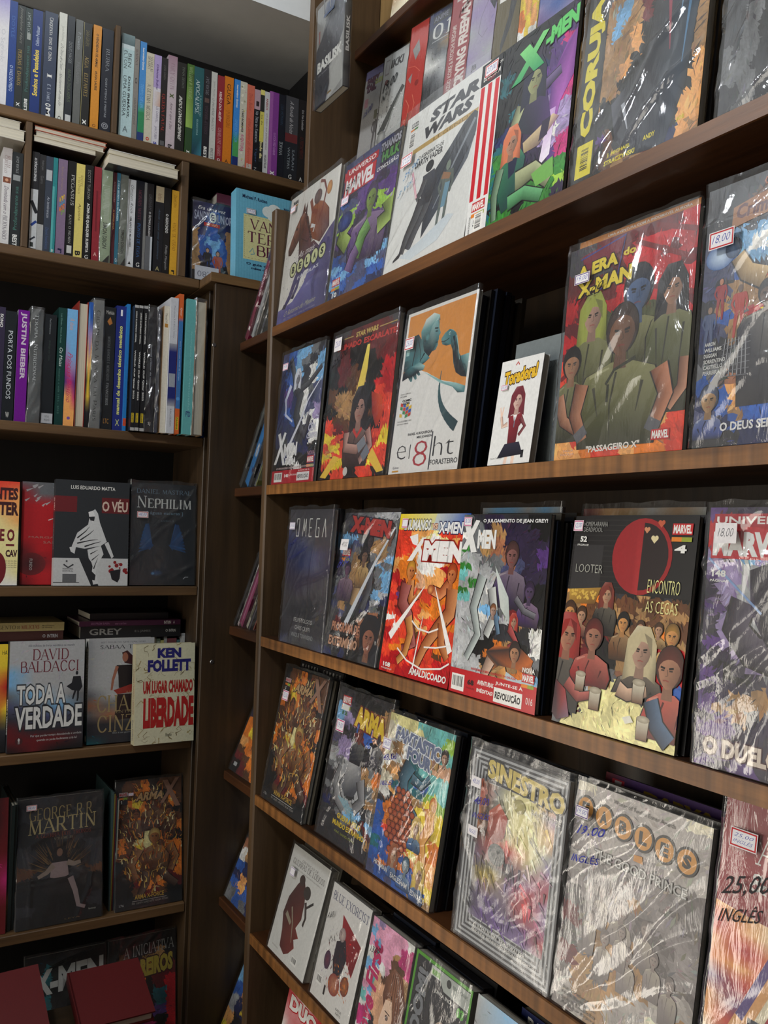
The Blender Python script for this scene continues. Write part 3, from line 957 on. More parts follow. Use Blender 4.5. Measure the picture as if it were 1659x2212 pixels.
def lrow(row, items, dy=0.0, depth=.135, gap=.0004):
    """spines along a shelf of the left bookcase; items: (x0, x1, ytop, base, bands, texts, label, extras)"""
    for k, it in enumerate(items):
        x0, x1, yt, base, bands, texts, label = it[:7]
        ex = it[7] if len(it) > 7 else {}
        Y = YL + .012 + dy + ex.get('dy', 0.0)
        z = ZLF[row]
        a, b = x_on_edge(x0, Y, z), x_on_edge(x1, Y, z)
        if row >= 3: b = min(b, xr_low - .0015); a = min(a, b - .004)
        top = at_y(x0 + (x1 - x0) * .3 + 6, yt + (6 if row < 3 else 0), Y).z
        kw = {q: v for q, v in ex.items() if q != 'dy'}
        spine_book(label, a + gap / 2, Y, z + .0003, b - a - gap, top - z, depth, base, bands, texts, seed=row * 100 + k, **kw)

def lstack(px, py, px2, Y, books, z=None):
    """books lying flat; px, py = lower left front corner, px2 = right end column"""
    p = at_y(px, py, Y)
    z = p.z if z is None else z
    for (t, dx0, dx1, dy, depth, base, front, label, kw) in books:
        x1 = x_on_edge(px2, Y, z)
        lying_book(label, p.x + dx0, Y + dy, z, x1 - p.x - dx0 + dx1, t, depth, base, front, **kw)
        z += t + .0004
    return z
# ------------------------------------------------------------------ the room
def struct(o):
    o['kind'] = 'structure'
    return o
ROOM_L, ROOM_F, ROOM_H = -1.6, -2.6, 3.15
struct(bevel_box('floor', (ROOM_L - .1, ROOM_F, -.1), (.97, 2.07, 0), 'tile', bev=0))
struct(bevel_box('wall_right', (.87, ROOM_F, 0), (.97, 2.07, ROOM_H), 'plaster', bev=0))
mb = MB()                                            # back wall with an unseen low opening added for the glare light
for lo, hi in (((ROOM_L, 1.97, 0), (-1.04, 2.07, ROOM_H)), ((-.48, 1.97, 0), (.87, 2.07, ROOM_H)), ((-1.04, 1.97, 1.32), (-.48, 2.07, ROOM_H)), ((-1.04, 1.97, 0), (-.48, 2.07, .28))):
    mb.box(*lo, *hi)
struct(mb.build('wall_back', 'grey_plaster', ink=False))
mb = MB()  # frame round the opening added for the glare light
for (x0, x1, z0, z1) in ((-1.06, -1.04, .26, 1.34), (-.48, -.46, .26, 1.34), (-1.04, -.48, 1.32, 1.34), (-1.04, -.48, .26, .28)):
    mb.box(x0, 1.945, z0, x1, 2.075, z1)
struct(mb.build('added_window_2', 'glass', ink=False))
struct(bevel_box('ceiling', (ROOM_L - .1, ROOM_F, ROOM_H), (.97, 2.07, ROOM_H + .1), 'plaster', bev=0))
# plastered beam above the left bookcase: grey underside, white front coloured brighter to look lit
zs = ZC + 1.10
mb = MB()
pl = [(ROOM_L, 1.676), (.3, 1.676), (.868, 1.676), (.868, 1.968), (ROOM_L, 1.968)]
mb.face([(x, y, zs) for x, y in pl][::-1])
mb.face([(x, y, ROOM_H - .002) for x, y in pl])
for i in range(5):
    a, b = pl[i], pl[(i + 1) % 5]
    mb.face([(a[0], a[1], zs), (b[0], b[1], zs), (b[0], b[1], ROOM_H - .002), (a[0], a[1], ROOM_H - .002)])
struct(mb.build('trim_1', 'grey_plaster', ink=False))
mb = MB()                                            # white beam face, its stronger light put into the colour
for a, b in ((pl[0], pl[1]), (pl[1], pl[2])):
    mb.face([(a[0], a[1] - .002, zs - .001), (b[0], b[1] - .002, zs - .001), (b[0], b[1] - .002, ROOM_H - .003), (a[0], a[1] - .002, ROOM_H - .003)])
struct(mb.build('trim_2', 'bright_beam', ink=False))
mb = MB()
for lo, hi in (((ROOM_L - .1, ROOM_F, 0), (ROOM_L, 2.07, .85)), ((ROOM_L - .1, ROOM_F, 2.05), (ROOM_L, 2.07, ROOM_H)), ((ROOM_L - .1, ROOM_F, .85), (ROOM_L, .50, 2.05)), ((ROOM_L - .1, 1.70, .85), (ROOM_L, 2.07, 2.05))):
    mb.box(*lo, *hi)
struct(mb.build('wall_left', 'plaster', ink=False))
mb = MB()                                            # frame of the unseen window added to light the rack
for (y0, y1, z0, z1) in ((.50, 1.70, .85, .90), (.50, 1.70, 2.0, 2.05), (.50, .55, .90, 2.0), (1.65, 1.70, .90, 2.0), (1.08, 1.12, .90, 2.0)):
    mb.box(ROOM_L - .07, y0, z0, ROOM_L + .02, y1, z1)
struct(mb.build('added_window_1', 'glass', ink=False))

# ------------------------------------------------------------------ right display rack
rk = thing('display_rack', 'tall brown wooden comic rack with sloping rows along the right wall', 'shelving', Matrix.Translation((XR, 1.5, 0)))
def part(name, lo, hi, mat, parent, bev=.0015):
    o = bevel_box(name, lo, hi, mat, None, bev)
    o.parent = parent
    o.matrix_parent_inverse = parent.matrix_world.inverted()
    return o
bpy.context.view_layer.update()
YE = -.55
for r in 'ABCDEF':
    z = ZR[r]
    part('shelf_board', (XR + .001, YE, z - .0175), (.848, 1.5045, z), 'wood_y', rk, 0)
    # sawn front edge with its ribs
    part('shelf_lip', (XR - .002, YE, z - .018), (XR + .001, 1.5045, z - .0002), 'wood_rib' if r in 'BCDE' else 'wood_lip', rk, 0)
    part('corner_shelf', (XR + .004, 1.5255, z - .0175 + (.003 if r == 'A' else 0)), (.848, 1.684, z + (.003 if r == 'A' else 0)), 'wood_y', rk)
part('divider', (XR - .004, 1.505, .02), (.848, 1.525, ZC + .612), 'wood_panel', rk, .003)
part('side_panel', (.70, 1.506, ZC + .6125), (.848, 1.524, ROOM_H - .01), 'wood_panel', rk)
part('end_panel', (XR, YE - .02, .02), (.848, YE, ROOM_H - .01), 'wood_z', rk)
part('back_panel', (.8485, YE, .02), (.862, 1.684, ZC + .60), 'wood_z', rk, 0)
part('upper_back_panel', (.8485, YE, ZC + .601), (.862, 1.684, ROOM_H - .01), 'ply', rk, 0)
ZL1, ZL0, ZLT = ZC + .734, ZC + .962, ZC + 1.19
for z in (ZL1, ZL0, ZLT):
    part('ledge', (.792, YE, z - .018), (.848, 1.5055, z), 'wood_y', rk)
part('plinth', (XR + .03, YE, .0), (.84, 1.684, .019), 'wood_y', rk)

# ------------------------------------------------------------------ left bookcase
bc = thing('bookcase', 'dark wooden wall bookcase filled with novels beside the corner', 'bookcase', Matrix.Translation((.1, YL, 0)))
bpy.context.view_layer.update()
XE0 = -.32
xr_low = x_on_edge(427, YL, ZLF[4])
for r in range(1, 8):
    z = ZLF[r]
    xe = .846 if r == 1 else (.575 if r == 2 else xr_low)
    part('shelf_board', (XE0, YL, z - .0185), (xe, 1.955, z), 'wood_x', bc)
part('plywood_edge', (.5755, 1.680, ZLF[2] - .0185), (.846, 1.6818, ZLF[2]), 'ply_edge', bc, 0)
part('shelf_extension', (.5755, 1.682, ZLF[2] - .0185), (.846, 1.955, ZLF[2]), 'wood_x', bc)
part('side_board', (xr_low + .0005, YL - .001, .01), (xr_low + .0155, 1.955, ZLF[2] - .019), 'wood_z', bc)
part('outer_side_board', (XE0 - .018, YL, .01), (XE0 - .0005, 1.955, ZC + 1.0), 'wood_z', bc)
part('back_board', (XE0, 1.956, .01), (.8685, 1.966, ZC + 1.095), 'dark', bc, 0)
part('end_board', (.8495, 1.70, ZLF[2] - .0185), (.8615, 1.9555, ZC + 1.095), 'dark', bc)
# uprights between the bays
def upright(px0, px1, row, row_above, yoff=0.0):
    z0, z1 = ZLF[row], ZLF[row_above] - .0185 if row_above else ZC + 1.06
    a, b = x_on_edge(px0, YL, z0), x_on_edge(px1, YL, z0)
    if not row_above: z1 = at_y(248, 50, YL).z
    part('upright', (a, YL + .002 + yoff, z0), (b, 1.955, z1), 'wood_panel', bc)
upright(241.5, 253, 1, 0)
upright(45, 60, 2, 1)
upright(384, 401, 2, 1)
fx = at_y(443, 1200, 1.685).x
fp = part('filler_panel', (fx, 1.685, .01), (.8475, 1.698, ZLF[2] - .0195), 'wood_z', bc, .001)
# screw heads on the filler panel
for (px, py) in ((463, 745), (458, 1430)):
    p = at_y(px, py, 1.685)
    mb = MB()
    n = 12
    mb.face([(p.x + .0035 * math.cos(2 * math.pi * i / n), 1.6838, p.z + .0035 * math.sin(2 * math.pi * i / n)) for i in range(n)])
    for i in range(n):
        a0, a1 = 2 * math.pi * i / n, 2 * math.pi * (i + 1) / n
        mb.face([(p.x + r_ * math.cos(t_), y_, p.z + r_ * math.sin(t_)) for r_, t_, y_ in ((.0035, a0, 1.6838), (.0045, a0, 1.6852), (.0045, a1, 1.6852), (.0035, a1, 1.6838))])
    o = mb.build('screw', 'metal', None, ink=False)
    o.parent = bc
    o.matrix_parent_inverse = bc.matrix_world.inverted()

# unseen bulb on its flex, added left of the camera to light the shelves
lamp = thing('added_pendant_lamp', 'bare bulb on a flex, added outside the picture to light the shelves', 'lamp', Matrix.Translation(BULB))
def lathe(prof, n=14):
    mb = MB()
    for k in range(len(prof) - 1):
        (r0, z0), (r1, z1) = prof[k], prof[k + 1]
        for i in range(n):
            a0, a1 = 2 * math.pi * i / n, 2 * math.pi * (i + 1) / n
            mb.face([(r0 * math.cos(a0), r0 * math.sin(a0), z0), (r0 * math.cos(a1), r0 * math.sin(a1), z0), (r1 * math.cos(a1), r1 * math.sin(a1), z1), (r1 * math.cos(a0), r1 * math.sin(a0), z1)])
    return mb
bm_, bnt, bb_ = new_mat('lit_bulb_glass')
bb_.inputs['Emission Color'].default_value = (1.0, .97, .92, 1)
bb_.inputs['Emission Strength'].default_value = 12.0
M['bulb'] = bm_
lathe([(.001, -.045), (.022, -.036), (.034, -.012), (.032, .008), (.018, .032), (.014, .045)]).build('bulb', 'bulb', lamp, ink=False, smooth=True)
lathe([(.016, .072), (.018, .078), (.018, .115), (.004, .125), (.003, .13)]).build('socket', 'clip', lamp, ink=False)
lathe([(.003, .126), (.003, ROOM_H - BULB[2])]).build('flex', 'clip', lamp, ink=False)

# ------------------------------------------------------------------ left bookcase, top shelf: spines
WHT, BLK, GLD, YEL = (225, 225, 220), (25, 25, 28), (176, 150, 84), (226, 200, 80)
def swirl(a):
    for k in range(4):
        r = .30 - .07 * k
        a.ell(.5, .93, r, -1, (150, 152, 158) if k % 2 == 0 else (26, 30, 42))
def floral(a):
    rd = random.Random(3)
    for k in range(26):
        a.ell(rd.uniform(.1, .9), rd.uniform(.02, .98), rd.uniform(.06, .16), -1, rd.choice([(196, 190, 120), (188, 130, 150), (150, 150, 120), (222, 216, 200)]))
def sunset(a):
    a.field('bbb/Bbb/PPP/OPO/YOY/KyK/UyU/kKk/kkk')
def panel_tag(a):
    a.rect(.18, .92, .82, .97, (90, 90, 92))
TOPBOOK = dict()
lrow(1, [
 (-14, 12, -18, (214, 212, 214), [(0, .28, [(150, 140, 196), (150, 140, 196), (214, 212, 214), (214, 212, 214)])], [('O Segredo', .3, .6, (190, 190, 196))], 'white paperback fading to lavender at its top, first on the top shelf'),
 (12, 29, -6, (28, 60, 128), [], [('O VALE DO MEDO', .60, .84, (190, 205, 225)), ('DOYLE', .14, .34, (60, 96, 160))], 'slim blue paperback with pale lettering beside the lavender one'),
 (29, 46, 4, (40, 44, 44), [], [('Josephine Hart', .02, .36, (120, 120, 112), 'it'), ('PERDAS E DANOS', .42, .76, GLD, 'serif'), ('x', .92, .96, WHT)], 'charcoal paperback with gold capital lettering on the top shelf'),
 (46, 62, 10, (36, 50, 48), [(.24, .30, (150, 155, 150), .3, .8)], [('SYLVIA DAY', .04, .24, (150, 160, 158), 'up'), ('Profundamente sua', .36, .80, (66, 110, 104), 'up'), ('BEST', .87, .99, WHT, 'bold')], 'dark green grey paperback with teal title near the left of the top shelf'),
 (62, 88, 14, (26, 50, 112), [(.0, 1, (20, 24, 34), .82, 1)], [('Odilon Fehlauer', .15, .34, (190, 200, 215), 'up', (.3, .6)), ('Sonhos e Pesadelos', .38, .82, YEL, 'up', 'bold', (.18, .62))], 'blue paperback with large yellow title reading upward'),
 (88, 116, 18, (52, 62, 84), [], [('Cinquenta tons de cinza', .05, .46, WHT, 'serif', (.38, .66)), ('I', .58, .62, WHT, 'serif', (.35, .7)), ('E L James', .68, .84, (180, 190, 205), 'serif', (.4, .66)), ('O', .86, .89, WHT, 'bold'), ('M', .90, .98, WHT, 'bold', (.35, .7))], 'thick slate blue novel with white serif title on the top shelf'),
 (119, 136, 20, (206, 206, 196), [], [('Jane Hormuz', .12, .26, (160, 160, 150)), ('O Clone de Cristo - Nascimento de uma Era', .29, .86, (90, 92, 92), 'it', (.3, .66)), ('C', .95, .99, BLK)], 'white paperback with thin grey title beside the slate blue novel'),
 (137, 153, 27, (38, 42, 48), [(.92, .985, (190, 192, 190), .15, .9)], [('DOUG MAGEE', .24, .44, (120, 124, 126)), ('NUNCA DIGA ADEUS', .50, .80, (84, 96, 72))], 'near black paperback with white square at its foot, top shelf'),
 (155, 171, 35, (96, 98, 96), [], [('P. Dawson', .12, .28, (150, 156, 160)), ('PASSAGEM', .40, .60, (112, 114, 114))], 'plain mid grey paperback on the top shelf'),
 (172, 190, 42, (30, 30, 30), [(0, 1, (150, 142, 96), 0, .06)], [('SARA GRUEN', .07, .22, (110, 100, 60)), ('AGUA', .32, .43, GLD, 'serif'), ('ELEFANTES', .48, .70, GLD, 'serif'), ('x', .92, .97, WHT, 'bold')], 'black paperback with gold serif title left of the orange one'),
 (193, 211, 47, (206, 136, 42), [], [('O VENDEDOR DE ARMAS', .08, .40, (44, 30, 18), 'bold', (.36, .66)), ('HUGH LAURIE', .44, .62, (44, 30, 18), 'bold', (.36, .66)), ('o', .94, .97, (120, 70, 20))], 'orange paperback with black title near the wooden upright, top shelf'),
 (213, 237, 55, (26, 30, 42), [], [('RUBRA', .19, .41, (140, 144, 150), 'serif', (.38, .68)), ('GARY STENO E FREITAS', .47, .85, (130, 134, 140), 'bold', (.40, .58))], 'dark navy book with a pale spiral emblem at its foot', dict(art=swirl)),
 (255, 283, 66, (178, 204, 206), [(0, .14, [(110, 130, 132), (120, 140, 142), (60, 84, 92), (70, 90, 96)]), (.10, .14, (200, 214, 216))], [('BEN', .18, .31, (60, 70, 72), (.52, .78)), ('ELTON', .16, .33, (60, 70, 72), (.2, .46)), ('DOIS IRMÃOS,', .40, .80, (30, 40, 44), 'bold', (.55, .8)), ('UMA GUERRA', .40, .79, (44, 54, 58), (.2, .48)), ('A', .88, .94, (90, 104, 108), 'flat', (.3, .7))], 'pale blue novel with skyline picture at its top, right of the upright'),
 (283, 294, 77, (132, 128, 122), [], [('MARINA', .10, .26, (84, 60, 62), 'serif'), ('o', .38, .44, (60, 58, 58)), ('CARLOS RUIZ ZAFÓN', .58, .84, (70, 66, 62))], 'narrow taupe paperback beside the pale blue novel', dict()),
 (295, 309, 83, (66, 136, 200), [(.58, .70, [(66, 136, 200), (66, 136, 200), (50, 140, 90), (60, 150, 100)]), (.70, .90, (44, 130, 84)), (.90, 1, (30, 52, 110))], [('Laurentino Gomes', .06, .28, WHT, 'bold', (.4, .7)), ('TEMPO DE LER', .42, .66, (110, 170, 220))], 'blue paperback turning green below, left half of the top shelf'),
 (309, 326, 107, (196, 190, 170), [], [('NICHOLAS', .04, .20, (50, 46, 40), 'serif', (.56, .86)), ('SPARKS', .04, .18, (50, 46, 40), 'serif', (.2, .5)), ('A ÚLTIMA MÚSICA', .34, .74, (46, 42, 38), 'serif', (.25, .7)), ('o', .92, .96, (190, 60, 50), 'bold')], 'cream paperback with dark serif title on the top shelf'),
 (326, 342, 112, (206, 202, 208), [(0, .36, (168, 150, 196)), (.40, .56, [(206, 202, 208), (200, 180, 170), (190, 150, 130), (206, 202, 208)])], [('Crianças Índigo', .10, .38, (70, 40, 110), 'bold', 'it'), ('LEE CARROLL', .56, .74, (96, 90, 120), (.5, .8)), ('JAN TOBER', .78, .92, (96, 90, 120), (.3, .7)), ('s', .95, .99, (60, 70, 150), 'bold')], 'lilac and white paperback with purple title'),
 (342, 356, 118, (24, 22, 26), [], [('JANE GREEN', .08, .24, (90, 86, 86)), ('QUEDA FATAL', .40, .82, (150, 50, 44), 'serif', 'bold')], 'black paperback with red lettering between lilac and pink spines', dict(art=panel_tag)),
 (356, 376, 113, (186, 172, 178), [(0, .3, [(152, 120, 136), (152, 120, 136), (186, 172, 178), (186, 172, 178)])], [('EMILY GIFFIN', .08, .36, (140, 110, 126), 'serif'), ('x', .40, .45, (70, 84, 40), 'bold'), ('Ame o que é Seu', .50, .78, (86, 66, 76), 'it', (.3, .66)), ('b', .94, .98, BLK, 'bold')], 'pinkish grey novel with small flower emblem on the top shelf'),
 (376, 396, 128, (24, 26, 26), [], [('TINA SESKIS', .04, .28, (96, 104, 96), (.55, .8)), ('INDO LONGE DEMAIS', .38, .86, (206, 206, 200), 'bold', 'it', (.3, .66))], 'black paperback with bold white slanted title next to the green one'),
 (398, 413, 132, (70, 108, 46), [(.1, .7, [(70, 108, 46), (48, 72, 36), (120, 156, 70), (150, 184, 92)], 0, 1), (.7, 1, (40, 70, 40))], [('WILLIAM P. YOUNG', .03, .38, (160, 180, 130), 'serif'), ('x', .95, .98, WHT, 'bold')], 'leafy green paperback in the middle of the top shelf'),
 (413, 434, 138, (30, 86, 92), [(.75, 1, [(30, 86, 92), (30, 86, 92), (60, 130, 150), (20, 50, 70)])], [('A BATALHA DO', .30, .54, (150, 190, 190), 'serif', (.66, .82)), ('APOCALIPSE', .14, .52, (210, 224, 222), 'serif', (.22, .58)), ('EDUARDO SPOHR', .58, .76, (150, 190, 190), (.4, .56))], 'teal fantasy novel with white serif title, middle of the top shelf'),
 (434, 450, 143, (26, 26, 34), [(.32, .37, (92, 72, 68), .2, .8)], [('SYLVIA DAY', .08, .28, (120, 120, 128), 'up'), ('DESLUMBRADA', .40, .72, (58, 46, 56), 'up', 'bold'), ('BEST', .86, .99, WHT, 'bold')], 'black paperback with faint plum title beside the teal novel'),
 (450, 463, 149, (190, 190, 184), [], [('James Hunter', .10, .28, (140, 140, 136)), ('O INCRÍVEL MÁGICO', .30, .66, (96, 100, 98), 'it'), ('BEST', .86, .98, (90, 92, 92))], 'pale grey paperback left of the crimson one'),
 (464, 479, 157, (138, 40, 48), [], [('VISÃO DO ALÉM', .18, .52, (226, 210, 206), 'bold', 'it'), ('CHARLAINE HARRIS', .60, .92, (206, 160, 160), 'serif'), ('o', .95, .98, WHT)], 'crimson paperback with white slanted title on the top shelf'),
 (479, 498, 159, (204, 118, 30), [], [('GUGA', .08, .32, (60, 30, 20), (.28, .72)), ('UM BRASILEIRO', .38, .58, (150, 76, 20)), ('A', .94, .98, (60, 30, 20), 'flat')], 'thick orange book with dark brown title, right of the crimson spine'),
 (500, 513, 165, (58, 130, 204), [(.58, .70, [(58, 130, 204), (58, 130, 204), (60, 150, 100), (50, 140, 90)]), (.70, .88, (70, 150, 84)), (.88, 1, (30, 46, 104))], [('Laurentino Gomes', .06, .32, WHT, 'bold', (.4, .7)), ('ONDE EU SIGO LER', .46, .72, (100, 164, 224))], 'blue and green paperback right of the thick orange book'),
 (513, 528, 170, (196, 192, 176), [], [('I TAKE ROMANCE', .32, .58, (26, 26, 28), 'bold', (.3, .6)), ('AVENTURA', .60, .80, (190, 110, 136), 'bold')], 'off white floral paperback between blue and salmon spines', dict(art=floral)),
 (528, 544, 177, (200, 104, 84), [(.92, .985, (190, 180, 170), .2, .9)], [('Diana Bellini', .10, .30, (160, 76, 62), 'it'), ('Uma Semana de Reencontro', .40, .96, (166, 70, 56), 'it')], 'salmon paperback with faint script title on the top shelf'),
 (544, 557, 187, (22, 24, 30), [(0, .24, (178, 150, 160)), (.14, .2, (50, 40, 44), .3, .8)], [('No Trem da Eminência', .26, .64, (190, 196, 204), 'serif'), ('Tiger', .70, .88, (60, 84, 120)), ('N', .94, .98, (150, 150, 150))], 'black paperback with pink portrait at its top'),
 (557, 566, 188, (44, 46, 46), [(0, .06, (220, 210, 120)), (.26, .62, (206, 196, 96), 0, 1), (.86, 1, (24, 24, 26))], [('todo dia', .62, .82, (222, 212, 150), 'bold', (.2, .8)), ('los dia', .30, .42, (40, 40, 30))], 'thin yellow and black paperback, right part of the top shelf'),
 (566, 577, 192, (198, 198, 200), [], [('ANSEIOS', .08, .22, (150, 70, 70), 'bold'), ('um passo em pensamento', .26, .70, (120, 96, 100)), ('NEGENTELHE', .76, .92, (70, 70, 74), 'bold')], 'thin white paperback just left of the purple pair'),
 (577, 597, 192, (122, 58, 136), [(0, 1, (150, 86, 156), 0, .36)], [('LUCCA PEZ CASAS', .48, .74, (168, 120, 176), 'bold', (.52, .76)), ('x', .93, .98, WHT, 'bold')], 'bright purple book with lighter left edge on the top shelf'),
 (597, 611, 198, (20, 26, 38), [], [('LISA MCMANN', .12, .36, (40, 62, 84)), ('WAKE', .56, .72, (150, 156, 160), 'up', (.25, .75))], 'dark navy paperback with large pale lettering reading upward'),
 (611, 640, 202, (24, 32, 42), [(0, .52, (62, 64, 70), .04, .96), (.44, .54, (98, 40, 46), .04, .96)], [('A Ronda da Noite', .06, .44, (170, 170, 172), 'it', (.34, .62)), ('SARAH', .62, .86, (130, 140, 148), (.6, .78)), ('WATERS', .60, .86, (130, 140, 148), (.26, .44)), ('G', .92, .97, WHT, 'flat', (.38, .62))], 'thick navy novel with grey panel and dark red band'),
 (640, 657, 210, (20, 22, 28), [], [('Eric Van Lustbader', .12, .36, (190, 190, 192), (.4, .66)), ('O TESTAMENTO', .44, .70, (70, 26, 28), 'bold'), ('A', .92, .97, WHT, 'flat', (.3, .7))], 'black thriller with white author line near the right end of the top shelf'),
 (657, 663, 217, (164, 52, 58), [], [], 'very thin red booklet near the right end of the top shelf'),
 (664, 673, 218, (22, 20, 26), [], [('A CASA', .3, .6, (60, 44, 50)), ('A', .93, .97, WHT, 'flat')], 'black paperback last on the top shelf beside the brown panel'),
])

# ------------------------------------------------------------------ second shelf
def bluefig(a):
    a.rect(0, .38, 1, .98, (196, 198, 198))
    a.line([(.1, .5), (.9, .62)], .5, (24, 26, 32)); a.line([(.2, .75), (.9, .7)], .35, (34, 60, 130)); a.line([(.1, .9), (.8, .86)], .25, (40, 44, 54))
    a.rect(.15, .92, .6, .965, (40, 46, 44))
def famous(a):
    rd = random.Random(5)
    for i, ch in enumerate('CANTFAMOSAS'):
        c = [(206, 170, 50), (70, 140, 170), (206, 120, 50), (120, 160, 60)][i % 4]
        r, k = divmod(i, 4)
        a.text(ch, .66 - .2 * r + .0, .36 + .05 * k + .02 * r, .84 - .2 * r, .41 + .05 * k + .02 * r, c, bold=.05, rot=1)
def spadefoot(a):
    a.poly([(.3, .955), (.7, .955), (.5, .92)], 'k')
def hillfoot(a):
    a.poly([(.2, 1), (.95, 1), (.95, .90), (.7, .93)], (24, 26, 24))
def portrait(a):
    a.rect(.1, .30, .95, .36, (120, 70, 50)); a.ell(.5, .33, .18, -1, (200, 150, 120))
lrow(2, [
 (-2, 18, 312, (206, 204, 202), [(0, .12, (172, 164, 160))], [('RUTH', .08, .20, (120, 90, 84), 'serif', (.5, .8)), ('CARDELLO', .08, .26, (120, 90, 84), 'serif', (.2, .48)), ('Dominada com o', .40, .68, (60, 40, 70), 'it'), ('BILIONÁRIO', .70, .94, (50, 36, 62), 'serif')], 'white romance paperback with small portrait in the leftmost bay', dict(art=portrait)),
 (19, 41.8, 322, (36, 40, 42), [(.24, .30, (140, 144, 144), .1, .8)], [('SYLVIA DAY', .04, .22, (150, 154, 154), 'up', (.34, .6)), ('Profundamente sua', .36, .82, (70, 120, 110), 'up', (.3, .66)), ('BEST', .87, .99, WHT, 'bold')], 'dark paperback with teal title in the leftmost bay of the second shelf'),
 (61, 77, 321, (34, 34, 38), [], [('AS CRÔNICAS DE ISPINDER', .06, .30, (206, 206, 206), 'bold', (.3, .75))], 'black and white paperback with blue figures right of the first upright', dict(art=bluefig)),
 (77, 91, 327, (38, 38, 40), [(.72, 1, (168, 168, 166))], [('Pedro Juan', .06, .16, (120, 120, 120)), ('Guerra', .22, .30, (110, 110, 110))], 'dark paperback with pale grey lower third on the second shelf'),
 (91, 107, 331, (54, 62, 76), [(.14, .25, (176, 178, 180), .1, .9)], [('As lembranças', .42, .64, (180, 186, 194), 'it'), ('David Foenkinos', .74, .96, (70, 90, 130))], 'slate paperback with a white block near its top'),
 (107, 117, 334, (40, 128, 132), [(.3, 1, (84, 162, 162), 0, .5)], [('a', .95, .98, WHT)], 'thin turquoise booklet on the second shelf'),
 (118, 138, 337, (124, 104, 130), [], [('Eurico Ferreira', .08, .32, (150, 132, 110), (.36, .58)), ('r', .93, .98, (20, 20, 60), 'bold')], 'mauve paperback with multicoloured jumbled letters', dict(art=famous)),
 (139, 157, 341, (22, 22, 24), [(.88, .96, (190, 190, 186), .2, .8)], [('PEGASUS', .14, .46, (196, 196, 192), 'serif', (.46, .82)), ('KATE O HEARN', .56, .86, (190, 190, 186), 'serif', (.35, .62))], 'black novel with white serif title left of the yellow spine'),
 (157, 176, 347, (212, 196, 110), [], [('RACHEL', .12, .24, (120, 100, 50), 'serif', (.55, .8)), ('VAN DYKEN', .14, .32, (120, 100, 50), 'serif', (.25, .5)), ('Aposta', .42, .60, (84, 70, 30), 'it', (.3, .7)), ('B', .92, .97, BLK, 'bold', (.2, .8))], 'pale yellow paperback with script title on the second shelf'),
 (177, 194, 350, (22, 22, 24), [], [('SCOTT TUROW', .05, .36, (150, 150, 146), (.3, .66)), ('ACIMA DE QUALQUER SUSPEITA', .40, .92, (222, 222, 218), 'bold', (.28, .7)), ('G', .945, .985, WHT, 'flat')], 'black thriller with tall white title right of the yellow spine'),
 (196, 212, 354, (140, 42, 52), [(.25, .68, (110, 30, 40), .35, .6)], [('A', .90, .94, (226, 190, 180), 'flat')], 'plain red clothbound book on the second shelf'),
 (213, 236, 361, (150, 166, 136), [(.2, .55, (164, 176, 152), .3, .8)], [('INFÂNCIA', .16, .50, (176, 188, 166), 'serif', (.2, .75)), ('SIMON DIXON', .56, .84, (60, 70, 56), 'bold', (.24, .66))], 'pale green book wrapped in clear plastic, second shelf', dict(art=hillfoot, slv='sleeve')),
 (237, 245, 366, (78, 34, 42), [], [('ADRIANA FALCÃO', .10, .32, (190, 150, 150)), ('A MÁQUINA', .40, .62, (200, 150, 90), 'bold')], 'thin maroon booklet beside the plastic wrapped green book'),
 (245, 253, 367, (50, 104, 124), [], [('A VIDA SECRETA DA NATUREZA', .08, .52, (190, 210, 216), 'bold'), ('O', .92, .96, WHT)], 'thin teal blue booklet beside the maroon one'),
 (254, 270, 371, (108, 114, 104), [], [('SIMON DIXON', .60, .86, (46, 50, 46), 'bold')], 'grey green book wrapped in shiny plastic', dict(art=hillfoot, slv='sleeve')),
 (270, 287, 381, (204, 206, 208), [], [('Geneen Roth', .06, .38, (90, 92, 96), 'it', (.36, .72)), ('UM ANO DE MILAGRES', .42, .76, (40, 42, 46), 'bold', (.36, .6))], 'white paperback with black triangle at its foot', dict(art=spadefoot)),
 (288, 305, 384, (20, 24, 34), [], [('MORRIS WEST', .10, .44, (110, 56, 72), 'serif', (.3, .66)), ('PONTO DE FUGA', .48, .86, (60, 104, 160), 'serif', (.3, .66)), ('G', .92, .97, WHT, 'flat')], 'black paperback with plum and blue lettering'),
 (305, 311, 388, (120, 120, 118), [], [], 'very thin grey booklet on the second shelf'),
 (311, 326, 390, (28, 28, 32), [(.60, 1, (96, 98, 102)), (.60, 1, (190, 196, 202), .72, .98)], [('GRISHAM', .12, .30, (80, 80, 84), 'it'), ('O ÚLTIMO JURADO', .32, .60, (190, 190, 190), 'bold')], 'black paperback with silver grey lower part'),
 (329, 349, 396, (24, 26, 32), [(0, .18, (176, 160, 130), .06, .94)], [('Ana Moura', .08, .16, (120, 90, 70)), ('Ainda resta uma esperança', .26, .84, (70, 90, 110), 'it', (.34, .6)), ('A', .92, .97, (170, 160, 110), 'flat')], 'black book with a tan block at its top'),
 (349, 363, 400, (24, 24, 26), [], [('O ASSOCIADO', .30, .52, (206, 206, 204), 'bold'), ('Phillip Margolin', .66, .94, (160, 160, 160), 'it')], 'black paperback with small white title left of the golden spine'),
 (365, 380, 405, (206, 156, 46), [], [('Daniel Silva', .06, .20, (150, 104, 30), 'it'), ('FINAL DE VERÃO', .38, .70, (130, 84, 24), 'serif'), ('r', .93, .98, BLK, 'bold')], 'golden yellow paperback last before the second upright'),
], depth=.12)
